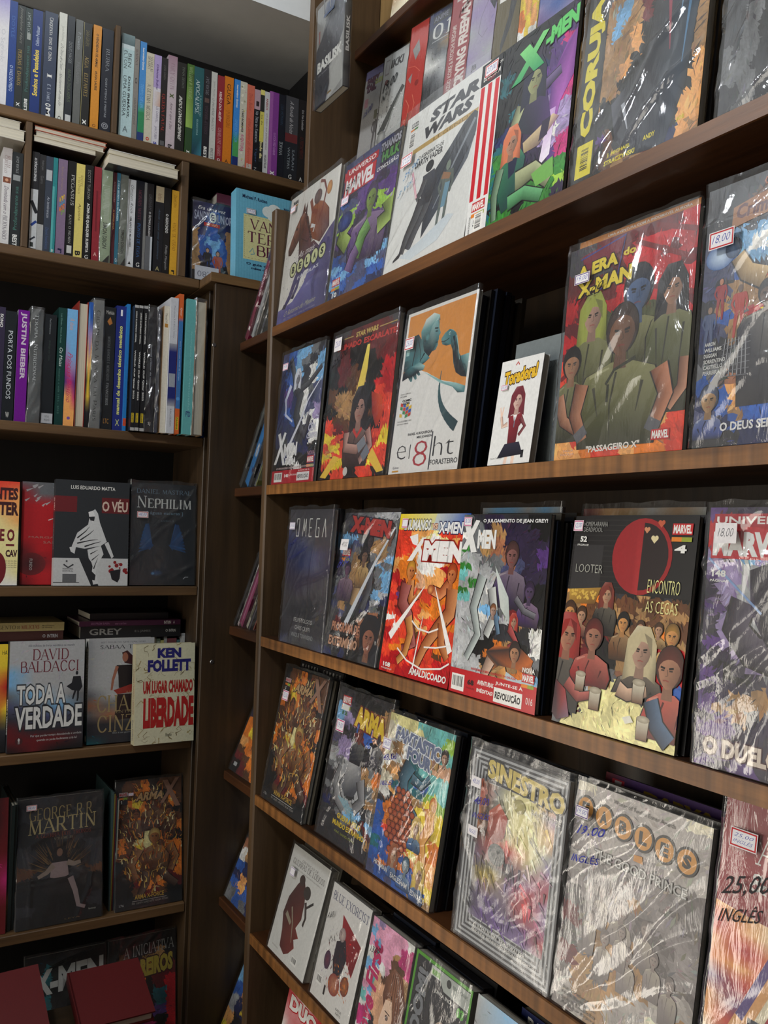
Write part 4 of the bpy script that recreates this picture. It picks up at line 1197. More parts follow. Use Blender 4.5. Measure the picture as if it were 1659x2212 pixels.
# books laid flat on top of the second row
zA = lstack(73, 305, 222, YL + .004, [
 (.0125, .0, -.012, .0, .14, (190, 176, 150), 'pages', 'lowest of three cream books laid flat over the second row', dict(under=(50, 40, 36))),
 (.0105, .004, .004, .004, .14, (214, 206, 190), 'pages', 'middle of three cream books laid flat over the second row', {}),
 (.0085, .001, .008, .002, .14, (190, 96, 70), 'pages', 'top one of three cream books laid flat over the second row', {})])
lstack(231, 357, 380, YL - .004, [
 (.021, .0, .002, -.012, .15, (186, 176, 146), 'pages', 'thick cream book laid flat with picture underneath, near the second upright', dict(under=(60, 58, 56))),
 (.014, .004, .0, .002, .14, (206, 206, 204), 'pages', 'white paged book laid flat on the thick cream one', {})])
lstack(-40, 287, 53, YL + .004, [
 (.021, 0, 0, -.006, .14, (196, 190, 178), 'pages', 'white paged book laid flat at the far left under the top shelf', {}),
 (.019, 0, -.006, .004, .14, (206, 200, 186), 'pages', 'second white paged book laid flat at the far left, on top of its pair', {})])

# right bay of the second shelf
def art_duo(a):
    a.field('nnnnnn/nnbbnn/nnbbnn/UnbbnU/UbBBbU/UbbBbU/UnbbbU/UknbkU/kkkkkk')
    a.strokes(160, .06, .3)
    a.text('Era uma vez', .14, .055, .82, .10, 'w', shear=.05)
    a.text('SANDY', .04, .12, .42, .24, (170, 176, 196), bold=.02, out=(34, 36, 74)); a.ell(.5, .18, .09, .07, (220, 226, 214))
    a.text('E', .46, .14, .54, .22, 'n', bold=.03); a.text('JUNIOR', .58, .13, .99, .27, (170, 176, 196), bold=.02, out=(34, 36, 74))
    a.rect(.28, .255, .68, .30, (186, 40, 30)); a.text('AO VIVO', .33, .262, .63, .292, (230, 190, 150), bold=.02)
    a.figure(.38, .58, .34, (26, 24, 28), (196, 150, 120), (30, 24, 22)); a.figure(.64, .60, .38, (170, 70, 36), (190, 146, 116), (24, 20, 20))
def art_baby(a):
    a.rect(0, 0, 1, 1, (104, 172, 198))
    for k in range(22):
        a.rect(k / 22, 0, k / 22 + .006, 1, (92, 158, 186))
    a.text('Michael F. Roizen', .10, .055, .50, .095, (24, 34, 70), bold=.03, rise=-.01)
    a.text('Mehmet C. Oz', .78, .10, .99, .13, (24, 34, 70), bold=.03)
    a.rect(.12, .265, 1, .76, (206, 204, 150))
    for (u0, v0, u1, v1) in ((.14, .28, 1, .284), (.14, .74, 1, .744)):
        for k in range(16):
            a.rect(u0 + k * .055, v0, u0 + k * .055 + .03, v1, (150, 140, 96))
    for k in range(20):
        a.rect(.137, .285 + k * .023, .143, .296 + k * .023, (150, 140, 96))
    for (x, y, r) in ((.52, .19, .1), (.62, .16, .11), (.72, .19, .09), (.6, .23, .1)):
        a.ell(x, y, r, r * .62, (214, 222, 220))
    a.poly([(.6, .2), (.66, .15), (.67, .21)], (70, 150, 70)); a.poly([(.66, .2), (.73, .17), (.69, .23)], (70, 150, 70))
    a.text('VANTA', .22, .31, .95, .42, (92, 30, 62), serif=True); a.text('TER', .19, .45, .66, .56, (92, 30, 62), serif=True); a.text('BEBÊ', .34, .59, .94, .70, (92, 30, 62), serif=True)
    a.line([(.22, .68), (.27, .63), (.3, .69), (.24, .70)], .012, (90, 160, 180))
    a.text('O guia definitivo', .17, .79, .80, .825, (24, 34, 70), bold=.02); a.text('mães de primeira', .25, .835, .80, .87, (24, 34, 70), bold=.02)
def ext_face(BL, BRx, TL, Y, label, art, t, lean, **kw):
    z = ZLF[2]
    x0 = x_on_edge(BL, Y, z); w = x_on_edge(BRx, Y, z) - x0
    th = math.radians(lean); h = .2
    for _ in range(6):
        T = at_y(TL[0], TL[1], Y + h * math.sin(th)); h = (T.z - z) / math.cos(th)
    m4 = frame(Vector((x0, Y, z + t * math.sin(th) + .0003)), Vector((1, 0, 0)), Vector((0, math.cos(th), -math.sin(th))), Vector((0, math.sin(th), math.cos(th))))
    LCOUNT[0] += 1
    return face_book('paperback_book', label, 'book', m4, w, h, t, art, seed=LCOUNT[0], mat='print', **kw)
ext_face(414, 500, (416, 432), 1.757, 'dark blue picture book of two singers in plastic, under the top shelf', art_duo, .022, 4, side=(18, 22, 48), slv='sleeve', slv_kw=dict(amp=1.2))
ext_face(508, 640, (517, 409), 1.705, 'light blue book with pale green panel and plum lettering', art_baby, .03, 4, side=(110, 178, 204), stk=[(.16, .20, '39,00', dict(sz=.15, border='v'))])
zz = ZLF[2]
xa, xb = x_on_edge(503, 1.72, zz), x_on_edge(513, 1.72, zz)
spine_book('slim purple book standing beside the light blue one', x_on_edge(501, 1.76, zz), 1.762, zz + .0003, .0115, .205, .13, (84, 34, 84))
# card propped in front of the singers book, its writing upside down
mb = MB()
cA = at_y(421, 611, 1.690); cB = at_y(469, 618, 1.690)
a = Art(mb, 0, 0, .052, .030)
mb.box(0, 0, 0, .052, .0006, .030, (176, 178, 186)); a.rect(0, 0, 1, 1, (176, 178, 186)); a.text('15,80', .92, .78, .10, .30, (110, 112, 124))
o = mb.build('price_card', 'paper')
o.matrix_world = Matrix.Translation((x_on_edge(421, 1.748, zz), 1.7495, zz + .0004)) @ Matrix.Rotation(math.radians(-4), 4, 'X')
o['label'] = 'pale card with upside down handwritten price below the two singers'; o['category'] = 'card'
# books lying behind them
zb = zz + .158
sup = x_on_edge(420, 1.80, zz)
for i, (cx, cw, ch, cc, lb) in enumerate(((.545, .030, .150, (30, 40, 70), 'dark blue book standing behind the singers book, leftmost of three'), (.577, .034, .152, (60, 30, 40), 'maroon book standing behind the singers book'), (.613, .036, .151, (40, 60, 64), 'grey teal book standing behind the singers book, next to the purple spine'))):
    spine_book(lb, cx + .005, 1.79, zz + .0003, cw, ch, .14, cc)
zq = zz + .1525
for (t, base, lb) in ((.014, (48, 96, 160), 'thin blue book lying behind the singers book'), (.018, (30, 58, 66), 'dark teal book lying on the thin blue one'), (.022, (92, 44, 62), 'plum coloured book lying on top of the dark teal one')):
    lying_book(lb, x_on_edge(468, 1.79, zq) , 1.79, zq, .115, t, .13, base, 'spine', [('ISA', .72, .9, .3, .7, 'G')] if 'teal' in lb else [])
    zq += t + .0003

# ------------------------------------------------------------------ third shelf
def foot_label(a):  # white label printed at the foot of the spine
    a.rect(.05, .90, .98, .99, (178, 180, 184)); a.text('O FUTURO', .3, .92, .7, .94, (60, 60, 64), rot=0); a.text('PRESENTE', .3, .95, .75, .97, (60, 60, 64))
def magbars(a):
    rd = random.Random(9)
    for k in range(40):
        v = rd.uniform(.3, .95); a.rect(rd.uniform(0, .5), v, rd.uniform(.55, 1), v + .008, rd.choice([(40, 70, 120), (150, 150, 150), (60, 60, 60), (110, 150, 180)]))
def fifa(a):
    a.rect(0, 0, 1, .022, (170, 170, 168)); a.rect(0, .975, 1, 1, (170, 170, 168))
    a.rect(.2, .86, .8, .935, (206, 180, 40)); a.text('PANINI', .32, .865, .62, .93, (60, 30, 20), rot=1, bold=.02)
def bluetruck(a):
    a.rect(0, .34, 1, .80, (30, 40, 110)); a.rect(0, .34, 1, .40, [(150, 152, 160), (150, 152, 160), (30, 40, 110), (30, 40, 110)])
    a.rect(.1, .56, .9, .66, (150, 156, 166)); a.rect(0, .74, 1, .80, [(30, 40, 110), (30, 40, 110), (160, 162, 170), (160, 162, 170)])
def orangeblue(a):
    a.rect(0, .17, 1, .20, [(206, 96, 44), (206, 96, 44), (56, 110, 170), (56, 110, 170)]); a.rect(0, .2, 1, .82, (56, 112, 172)); a.ell(.5, .75, .4, -1, (80, 150, 210)); a.rect(.2, .88, .8, .97, (206, 180, 40)); a.text('PANINI', .32, .885, .62, .965, (60, 30, 20), rot=1, bold=.02)
def peach(a):
    a.field('BBB/BBB/BBB/PBB/mPP/pmp/OOm/OOO/OOO'); a.ell(.5, .93, .16, -1, (120, 80, 160))
ov = -.028
lrow(3, [
 (-14, 2, 662, (48, 40, 64), [], [('SONO', .06, .18, WHT, 'bold')], 'dark violet book at the left edge of the third shelf'),
 (2, 27, 671, (32, 36, 40), [], [('PORTA DOS FUNDOS', .18, .80, (206, 212, 216), (.3, .7)), ('W', .92, .97, WHT, 'flat', (.35, .65))], 'black glossy book with large white lettering on the third shelf', dict(mat='gloss')),
 (29, 54, 669, (112, 26, 140), [], [('JUSTIN BIEBER', .02, .62, (206, 196, 208), 'bold', (.22, .78))], 'metallic purple book with white lettering on the third shelf', dict(mat='gloss', side=(190, 190, 196))),
 (57, 84, 666, (76, 80, 80), [], [('Terapia  Nutricional', .05, .64, (200, 204, 204), 'serif', (.34, .62))], 'silver grey foil book beside the metallic purple one', dict(mat='gloss', slv='sleeve2')),
 (86, 113, 678, (32, 36, 40), [], [('Paul Schrijnema', .04, .18, (150, 156, 160), (.4, .56)), ('Diálogo em Cena', .24, .42, (64, 76, 70), (.4, .58))], 'black glossy book with white label at its foot', dict(mat='gloss', art=foot_label)),
 (116, 134, 664, (22, 60, 56), [], [('Luiz Oliveira  Aloísio de Souza', .05, .30, (120, 160, 150), (.3, .5)), ('Os Maias', .34, .50, (206, 220, 214), 'it', (.3, .7)), ('história e vida 1915 - 2013', .52, .90, (90, 130, 120), (.3, .5))], 'dark green hardback with white script, third shelf', dict(mat='gloss')),
 (135, 158, 667, (110, 156, 196), [], [('A dieta', .08, .18, (206, 160, 140), 'it'), ('Princesa Destino', .38, .80, (190, 50, 96), 'it', (.2, .66))], 'sky blue book melting into peach with pink script', dict(art=peach)),
 (159, 180, 650, (150, 52, 44), [], [], 'tall book turned with its white page edges out', dict(turned=True)),
 (181, 191, 652, (60, 60, 90), [], [], 'narrow sunset coloured spine between white pages and silver wrap', dict(art=sunset)),
 (192, 214, 647, (112, 114, 112), [], [('Cidade da Música em Paris', .08, .94, (40, 42, 40), 'serif', (.3, .66))], 'book in crumpled silver plastic wrap on the third shelf', dict(slv='sleeve2', mat='gloss')),
 (214, 240, 662, (30, 34, 38), [], [('Mishkin', .03, .06, (190, 190, 186), 'flat', (.2, .86)), ('MOEDAS BANCOS E MERCADOS', .24, .60, (120, 124, 126), 'serif', (.42, .62)), ('FINANCEIROS', .62, .80, (160, 164, 166), 'serif', (.42, .62)), ('LTC', .91, .95, (180, 130, 60), 'flat', (.3, .75))], 'thick charcoal textbook with small golden mark', dict(art=lambda a: a.poly([(.3, .12), (.55, .08), (.75, .13), (.5, .15)], (170, 110, 56)), mat='gloss')),
 (241, 263, 660, (30, 44, 118), [], [('manual de desenho técnico mecânico', .16, .87, (222, 222, 120), 'bold', 'up', (.3, .66)), ('1', .03, .08, (226, 226, 226), 'bold', 'flat', (.42, .62)), ('X', .91, .96, (206, 210, 120), 'flat', (.3, .7))], 'royal blue technical manual with yellow title reading upward'),
 (264, 271, 656, (36, 120, 190), [(.90, .96, (206, 80, 50))], [], 'thin bright blue magazine on the third shelf', dict(dy=-.006)),
 (271, 276.5, 669, (96, 110, 124), [], [], 'thin magazine with mixed stripes on its edge', dict(art=magbars)),
 (280.5, 289.3, 658, (24, 26, 30), [], [('LIVRO ILUSTRADO OFICIAL', .05, .30, WHT, 'bold', (.34, .66)), ('WORLD CUP Qatar 2022', .36, .75, WHT, 'bold', (.3, .7))], 'first of three identical black album spines with yellow tags', dict(art=fifa, dy=ov)),
 (290, 299, 659, (24, 26, 30), [], [('LIVRO ILUSTRADO OFICIAL', .06, .31, WHT, 'bold', (.34, .66)), ('WORLD CUP Qatar 2022', .37, .76, WHT, 'bold', (.3, .7))], 'middle one of three identical black album spines with yellow tags', dict(art=fifa, dy=ov - .004)),
 (300, 310, 660, (24, 26, 30), [], [('LIVRO ILUSTRADO OFICIAL', .06, .31, WHT, 'bold', (.34, .66)), ('WORLD CUP Qatar 2022', .37, .76, WHT, 'bold', (.3, .7))], 'last of three identical black album spines with yellow tags', dict(art=fifa, dy=ov - .002)),
 (311, 329, 663, (26, 28, 34), [], [('manual prático de terapia', .30, .66, (150, 154, 160), 'bold', (.36, .58)), ('SJ', .92, .95, WHT, 'flat', (.4, .7))], 'glossy black manual right of the three album spines', dict(mat='gloss', slv='sleeve', dy=ov)),
 (332, 338.6, 668, (28, 36, 60), [], [('SUPERATIVO', .04, .2, (150, 150, 156), 'bold')], 'dark blue booklet in plastic on the third shelf', dict(slv='sleeve2', dy=ov)),
 (344, 356, 660, (206, 200, 184), [(.14, .17, (170, 120, 50), .2, .8)], [('Manual H', .06, .13, (110, 100, 80))], 'ivory spine of a broad brown paged book jutting from the shelf', dict(dy=-.034, side=(150, 120, 90))),
 (358, 375, 642, (196, 198, 204), [], [('Revista Urban City', .06, .30, (120, 124, 134), (.4, .62)), ('EURICO BORDEN', .82, .95, (90, 94, 104), (.4, .6))], 'white and deep blue book with vehicle picture on its spine', dict(art=bluetruck, dy=-.040)),
 (376, 386, 634, (206, 96, 44), [], [('Qatar', .10, .16, WHT, 'it'), ('livro ilustrado oficial de campo', .34, .62, (200, 220, 236), (.4, .66))], 'orange topped blue album spine, tallest on the third shelf', dict(art=orangeblue, dy=-.040)),
 (393, 413, 645, (96, 168, 168), [], [('Enciclopédia ilustrada do', .24, .62, (140, 200, 198), (.5, .7)), ('FTD', .83, .87, (40, 50, 110), 'bold', 'flat', (.3, .8)), ('mundo', .62, .82, (140, 200, 198), (.5, .7))], 'light teal book jutting out near the right end, third shelf', dict(dy=-.044)),
 (414, 436, 647, (130, 104, 74), [], [], 'brown paged book in crinkled clear plastic at the right end', dict(slv='sleeve2', turned=True, dy=-.046)),
 (438, 446, 690, (24, 36, 78), [], [('azul', .9, .95, (140, 170, 220))], 'dark blue book last on the third shelf against the side board', dict(dy=-.02)),
], depth=.15)
# ------------------------------------------------------------------ fourth shelf: four covers facing out
def art_cav(a):
    a.field('rRR/RRO/ROO/YYO/YYY/YYY/YYY/YwY/www')
    a.text('MENTES', .20, .06, .97, .18, (60, 18, 24), bold=.05); a.text('MENTER', .12, .20, .99, .33, (60, 18, 24), bold=.05)
    a.text('QUE O', .3, .46, .92, .60, (110, 24, 34), bold=.04); a.rect(.74, .605, .92, .625, (110, 24, 34)); a.text('CAVALO', .72, .66, 1.30, .73, (60, 18, 24), bold=.05) if False else a.text('CAV', .74, .66, .99, .73, (60, 18, 24), bold=.05)
    a.ell(.56, .84, .20, .16, (110, 20, 30), n=24)
    for k in range(4):
        a.text('De tem nas ditas', .74, .76 + k * .02, .98, .773 + k * .02, (50, 30, 30))
def art_red(a):
    a.field('gggdd/rgggr/rrrrr/rrrrr/rrrrr/rrrrr/drrrr/ddrrr/rrrrr/drrdd')
    a.strokes(60, .05, .2)
    rd = random.Random(4)
    for k in range(26):
        u, v = rd.uniform(0, .9), rd.uniform(.0, .25); l = rd.uniform(.04, .12)
        a.line([(u, v + .03), (u + l, v)], .03, (176, 172, 172), .004)
    a.text('BEIJO', .62, .33, .99, .36, (150, 110, 104)); a.text('De', .50, .36, .98, .50, (222, 206, 200), serif=True); a.line([(.36, .37), (.44, .35), (.50, .38)], .012, (222, 206, 200))
    a.text('MARGARET STONE', .1, .53, .99, .55, (170, 120, 110)); a.text('SAMO CARVER', .3, .575, .99, .60, (170, 120, 110))
    a.ell(.14, .80, .2, .11, (60, 26, 28), (110, 30, 34)); a.text('FUNDO', .12, .75, .16, .86, (190, 190, 186), rot=1)
def art_veil(a):
    a.rect(0, 0, 1, 1, (40, 44, 48))
    a.text('LUIS EDUARDO MATTA', .20, .050, .80, .085, 'w', bold=.01)
    a.rect(0, .155, .285, .305, (106, 28, 34)); a.rect(.62, .155, 1, .305, (98, 26, 30))
    a.text('O VÉU', .625, .165, .98, .29, (206, 186, 170), bold=.03)
    a.rect(0, .74, 1, 1, (196, 198, 198))
    a.poly([(.33, .74), (.48, .74), (.60, 1), (.50, 1)], (36, 38, 42))
    # cloaked walker, white cloth with dark folds
    cw, cd_ = (206, 208, 208), (34, 36, 40)
    a.poly([(.47, .30), (.53, .27), (.57, .31), (.60, .40), (.70, .58), (.62, .62), (.40, .65), (.23, .63), (.30, .50), (.44, .42)], cw)
    a.poly([(.44, .30), (.50, .285), (.53, .33), (.51, .40), (.46, .37)], (226, 226, 226)); a.poly([(.45, .345), (.53, .34), (.52, .385), (.47, .38)], cd_)
    for (p, q) in (((.30, .55), (.46, .44)), ((.34, .57), (.52, .47)), ((.30, .60), (.58, .56)), ((.40, .63), (.62, .58))):
        a.line([p, ((p[0] + q[0]) / 2 + .03, (p[1] + q[1]) / 2 - .01), q], .020, cd_, .004)
    a.poly([(.20, .64), (.29, .62), (.27, .70), (.22, .68)], cw)
    a.poly([(.44, .66), (.62, .62), (.66, .70), (.58, .80), (.56, .88), (.60, .98), (.53, .99), (.50, .90), (.52, .80), (.46, .74)], cw)
    a.poly([(.67, .60), (.72, .58), (.80, .72), (.77, .74)], cw)
    for (p, q) in (((.48, .70), (.58, .66)), ((.50, .76), (.60, .70)), ((.53, .84), (.58, .74))):
        a.line([p, q], .016, cd_, .004)
    a.poly([(.46, .9), (.5, .86), (.56, .90), (.55, .95), (.47, .94)], cd_)
    rd = random.Random(2)
    for k in range(16):
        a.ell(rd.uniform(.74, .98), rd.uniform(.76, .88), rd.uniform(.008, .035), -1, (134, 26, 30))
    a.poly([(.75, .86), (.90, .84), (.89, .93), (.86, .97), (.78, .94)], (28, 28, 32))
    a.line([(.13, .80), (.19, .83), (.26, .80)], .02, (60, 62, 66)); a.ell(.17, .77, .012, -1, (60, 62, 66)); a.text('PRIMAVERA', .12, .835, .26, .85, (70, 72, 76)); a.text('EDITORIAL', .12, .856, .26, .87, (70, 72, 76))
    a.rect(.12, .89, .30, .965, (96, 98, 100)); a.rect(.0, .965, .34, .972, (60, 60, 64))
def spine_veil(a):
    a.rect(0, 0, 1, 1, (34, 36, 40)); a.rect(0, .155, 1, .305, (106, 28, 34)); a.text('O VÉU', .25, .17, .75, .29, (200, 180, 170), rot=1, bold=.03); a.text('LUIS EDUARDO MATTA', .3, .42, .6, .66, (150, 150, 150), rot=1); a.rect(0, .74, 1, 1, (176, 178, 178))
def art_wings(a):
    a.rect(0, 0, 1, 1, (26, 32, 38))
    a.text('DANIEL MASTRAL', .08, .06, .92, .10, (96, 122, 140), serif=True)
    a.text('Nephilim', .09, .13, .93, .24, (206, 210, 206), serif=True)
    a.text('[ águas escuras ]', .24, .275, .80, .315, (110, 140, 158)); a.text('LIVRO 2', .46, .36, .66, .375, (80, 100, 112))
    bl = (26, 76, 124)
    for s, cx in ((-1, .36), (1, .58)):
        for k in range(11):
            t = k / 10
            x0, y0 = cx + s * .02 * (1 - t), .62 - .02 * t
            x1 = cx + s * (.10 + .26 * t - .1 * t * t) * (1 if s > 0 else .85); y1 = .36 + .05 * abs(t - .2) * 6 * .5 + .18 * t
            a.poly([(x0, y0), (x0 + s * .05, y0 + .04), (x1 + s * .02, y1 + .02), (x1, y1)], mixc(bl, (18, 46, 84), a.rnd.random() * .7))
    a.ell(.40, .88, .11, .035, (30, 70, 110), (26, 32, 38)); a.ell(.35, .885, .03, .015, (90, 140, 180), (30, 70, 110))
    a.line([(.82, .94), (.85, .92), (.90, .92)], .012, (170, 174, 176)); 
def spine_wings(a):
    a.rect(0, 0, 1, 1, (26, 32, 38)); a.text('NEPHILIM', .2, .45, .75, .88, (140, 150, 156), rot=1)
lface(4, (-68, 1270), (36, 1268), (-66, 1037), 'cream and red paperback cut off by the left edge, fourth shelf', art_cav, t=.016, lean=5)
lface(4, (42, 1267), (119, 1266), (38, 1041), 'dull red paperback with silver feather strokes, partly covered', art_red, t=.018, lean=5, dy=.016, side=(70, 22, 26), wid=.135)
lface(4, (114, 1266), (275, 1263), (118, 1036), 'black and white cover of a cloaked walking woman', art_veil, t=.018, lean=4, dy=-.008, spine_art=spine_veil, edge=(186, 184, 176))
lface(4, (279, 1263), (433, 1258), (277, 1043), 'near black book with blue wings in plastic on the fourth shelf', art_wings, t=.024, lean=4, slv='sleeve', spine_art=spine_wings, side=(26, 32, 38), stk=[(.08, .285, '48,00', dict(sz=.17))])

# ------------------------------------------------------------------ fifth shelf
def art_truth(a):
    a.field('GGGG/GGGG/GGGG/BGGG/BGGG/gBGg/igBg/KiiK/dKKK/dddK/kdkk'); a.strokes(70, .08, .12, ang=0, ink=0)
    a.text('100 milhões de livros vendidos no mundo', .24, .035, .86, .055, (70, 74, 84))
    a.text('DAVID', .30, .08, .78, .175, (110, 36, 48), serif=True); a.text('BALDACCI', .15, .19, .92, .285, (110, 36, 48), serif=True)
    cf = (28, 30, 36)
    a.ell(.90, .31, .018, .018, cf); a.poly([(.85, .34), (.95, .34), (.98, .44), (.94, .48), (.84, .47), (.76, .43), (.83, .40)], cf); a.line([(.89, .46), (.86, .52), (.85, .55)], .03, cf, .02); a.line([(.92, .46), (.92, .54), (.91, .57)], .03, cf, .02)
    a.text('TODA A', .11, .40, .75, .58, (214, 216, 214), bold=.03, out=(60, 64, 70)); a.text('VERDADE', .09, .60, .98, .80, (214, 216, 214), bold=.03, out=(40, 44, 50))
    a.text('Por que perder tempo descobrindo a verdade', .30, .852, .98, .878, (190, 192, 192)); a.text('quando se pode facilmente criá-la?', .38, .892, .92, .918, (190, 192, 192))
    a.ell(.15, .90, .05, -1, (70, 30, 34)); a.figure(.15, .87, .055, (196, 196, 196))
def spine_truth(a):
    a.rect(0, 0, 1, 1, (40, 44, 50)); a.text('TODA A VERDADE', .25, .52, .75, .84, (200, 202, 200), rot=1, bold=.03)
def art_flame(a):
    a.field('GGGG/GGGG/GGGG/GGGG/GGGG/GGgG/gGGg/SgGg/gSgK/KKKK/KKKt/tKKK'); a.strokes(50, .08, .1, ang=0, ink=0)
    a.text('BEST-SELLER DO NEW YORK TIMES', .18, .03, .86, .045, (110, 112, 116)); a.text('SABAA TAHIR', .17, .065, .95, .10, (30, 32, 36), serif=True)
    sk, bd = (150, 96, 76), (30, 22, 24)
    a.poly([(.50, .14), (.58, .12), (.66, .17), (.82, .20), (.96, .28), (.80, .26), (.66, .26), (.54, .24)], (60, 24, 26))
    a.ell(.55, .185, .045, .045, sk); a.poly([(.42, .26), (.70, .26), (.69, .36), (.66, .48), (.46, .48), (.45, .36)], bd)
    a.line([(.43, .27), (.37, .40), (.35, .50)], .05, sk, .03); a.line([(.70, .27), (.75, .38), (.66, .48)], .05, sk, .03)
    a.poly([(.38, .50), (.70, .44), (.90, .46), (.86, .54), (.60, .53), (.44, .54)], (140, 44, 36)); a.poly([(.44, .54), (.78, .54), (.84, .78), (.40, .78)], (40, 24, 26))
    a.text('UMA', .58, .515, .76, .54, (170, 150, 104), serif=True); a.text('CHAMA', .14, .55, .99, .70, (150, 132, 92), serif=True); a.text('ENTRE AS', .42, .695, .86, .72, (140, 124, 90), serif=True); a.text('CINZAS', .15, .74, .99, .89, (150, 132, 92), serif=True)
    a.text('Elias é um guerreiro e um escravo', .38, .90, .95, .918, (150, 152, 154))
def spine_flame(a):
    a.field('ww/ww/ww/ww/GG/tg/tt'); a.ell(.5, .06, .26, -1, 'k'); a.text('SABAA', .55, .12, .8, .25, 'k', rot=1, serif=True); a.text('TAHIR', .2, .12, .45, .25, 'k', rot=1, serif=True); a.text('UMA CHAMA ENTRE AS CINZAS', .25, .28, .75, .88, (60, 62, 64), rot=1, serif=True); a.ell(.5, .95, .24, -1, 'w')
def art_map(a):
    a.rect(0, 0, 1, 1, (206, 204, 176))
    rd = random.Random(8)
    for k in range(60):
        u, v = rd.uniform(0, 1), rd.uniform(0, 1); p = [(u, v)]
        for j in range(5):
            u += rd.uniform(-.07, .07); v += rd.uniform(-.04, .04); p.append((min(max(u, 0), 1), min(max(v, 0), 1)))
        a.line(p, rd.uniform(.003, .018), rd.choice([(150, 130, 76), (120, 106, 70), (166, 150, 100)]), .003)
    a.text('KEN', .36, .045, .76, .145, (34, 32, 110), bold=.06); a.text('FOLLETT', .20, .16, .93, .285, (34, 32, 110), bold=.06)
    a.text('UM LUGAR CHAMADO', .13, .37, .97, .50, (170, 36, 34), bold=.05); a.text('LIBERDADE', .14, .54, .99, .84, (170, 30, 30), bold=.06)
    a.text('Rocco', .52, .90, .62, .935, (40, 36, 30), serif=False)
def spine_map(a):
    a.rect(0, 0, 1, 1, (176, 170, 140)); a.text('UM LUGAR CHAMADO LIBERDADE', .3, .25, .7, .7, (120, 60, 40), rot=1); a.text('Ken Follett', .3, .76, .7, .96, (50, 50, 90), rot=1)
lface(5, (-78, 1650), (10, 1634), (-76, 1396), 'yellow book sliver with red ornament at the left edge, fifth shelf', lambda a: (a.field('yyy/yyy/ryr/yry/KKK/kkk'), a.text('HA', .86, .06, .99, .1, 'k')), t=.015, lean=5, dy=.01)
lface(5, (14, 1633), (178, 1611), (14, 1389), 'pale grey thriller with big white title and tiny walking man', art_truth, t=.024, lean=5, dy=-.006, spine_art=spine_truth, side=(40, 44, 50))
lface(5, (187, 1614), (330, 1600), (181, 1384), 'white novel with dark haired woman and golden title, partly hidden', art_flame, t=.028, lean=5, dy=.004, spine_art=spine_flame, side=(190, 190, 186))
lface(5, (289, 1600), (424, 1583), (281, 1395), 'cream map patterned novel with huge red title, foremost on the fifth shelf', art_map, t=.024, lean=4, dy=-.034, spine_art=spine_map, side=(176, 170, 140))
# upright books behind them carry two flat piles
zb = ZLF[5]
yb = YL + .068
bt = at_y(330, 1384, yb).z - zb + .008
cols = [((92, 84, 60), 'olive'), ((60, 74, 50), 'green'), ((190, 180, 90), 'yellow'), ((160, 160, 156), 'white'), ((92, 26, 34), 'dark red'), ((36, 80, 84), 'teal'), ((170, 172, 172), 'pale grey')]
xx = x_on_edge(318, yb, zb)
for i, (c, nm) in enumerate(cols):
    wdt = (.011, .008, .007, .006, .020, .007, .010)[i]
    spine_book(nm + ' book standing behind the map patterned novel, only its top showing', xx, yb, zb + .0003, wdt, bt - .004 * (i % 3) + (.006 if i == 6 else 0), .11, c, [(0, .1, mixc(c, (255, 255, 255), .2))], [('LIVRO', .03, .09, (230, 230, 220), 'flat', (.1, .9))] if i in (1, 6) else [])
    xx += wdt + .0006
xx = x_on_edge(-75, yb, zb)
for i, c in enumerate([(70, 50, 40), (40, 44, 60), (120, 100, 80), (60, 30, 34), (90, 90, 84), (50, 60, 50), (80, 66, 60), (44, 40, 50)]):
    spine_book('book hidden behind the face-out novels of the fifth shelf', xx, yb, zb + .0003, .0385, bt - .002, .11, c, group='hidden row of the fifth shelf')
    xx += .039
zt = zb + bt + .0006
lstack(0, 1380, 136, yb - .008, [(.0185, -.06, .0, .0, .12, (70, 40, 36), 'spine', 'dull brown book lying under the cream one, fifth shelf', dict(texts=[('O', .78, .81, .35, .7, 'G'), ('INTRIN', .83, .94, .35, .72, 'G')])),
 (.0165, -.07, .002, .0, .12, (176, 160, 110), 'spine', 'cream book with red lettering lying on the dull brown one', dict(texts=[('SARGENTO', .26, .52, .3, .72, (90, 80, 56), 'serif'), ('DE', .535, .56, .4, .7, (90, 80, 56)), ('MILÍCIAS', .575, .75, .3, .72, (140, 50, 40), 'serif'), ('Manuel Antônio', .78, .90, .3, .45, (90, 80, 60)), ('de Almeida', .78, .88, .52, .68, (90, 80, 60))]))], z=zt)
lstack(175, 1380, 389, yb - .004, [(.0245, -.002, .0, .0, .13, (30, 31, 34), 'spine', 'thick black book with wide grey capitals lying behind the fifth shelf covers', dict(texts=[('GREY', .085, .40, .2, .72, (150, 150, 146)), ('E L JAMES', .53, .69, .38, .6, (120, 120, 118)), ('O', .845, .868, .36, .6, (200, 200, 196)), ('INTRIN', .88, .95, .36, .6, (200, 200, 196))])),
 (.0105, -.005, .0, -.002, .13, (78, 34, 66), 'spine', 'thin plum book lying on the thick black one', dict(texts=[('SRI PREM BABA', .11, .29, .3, .7, (150, 100, 140)), ('amar e ser livre', .34, .45, .3, .75, (150, 100, 140)), ('INTRIN', .83, .90, .2, .8, 'w'), ('A', .925, .94, .25, .75, 'w')])),
 (.013, .02, -.02, .02, .12, (30, 28, 32), 'spine', 'black book lying highest of the right pile, fifth shelf', {})], z=zt)

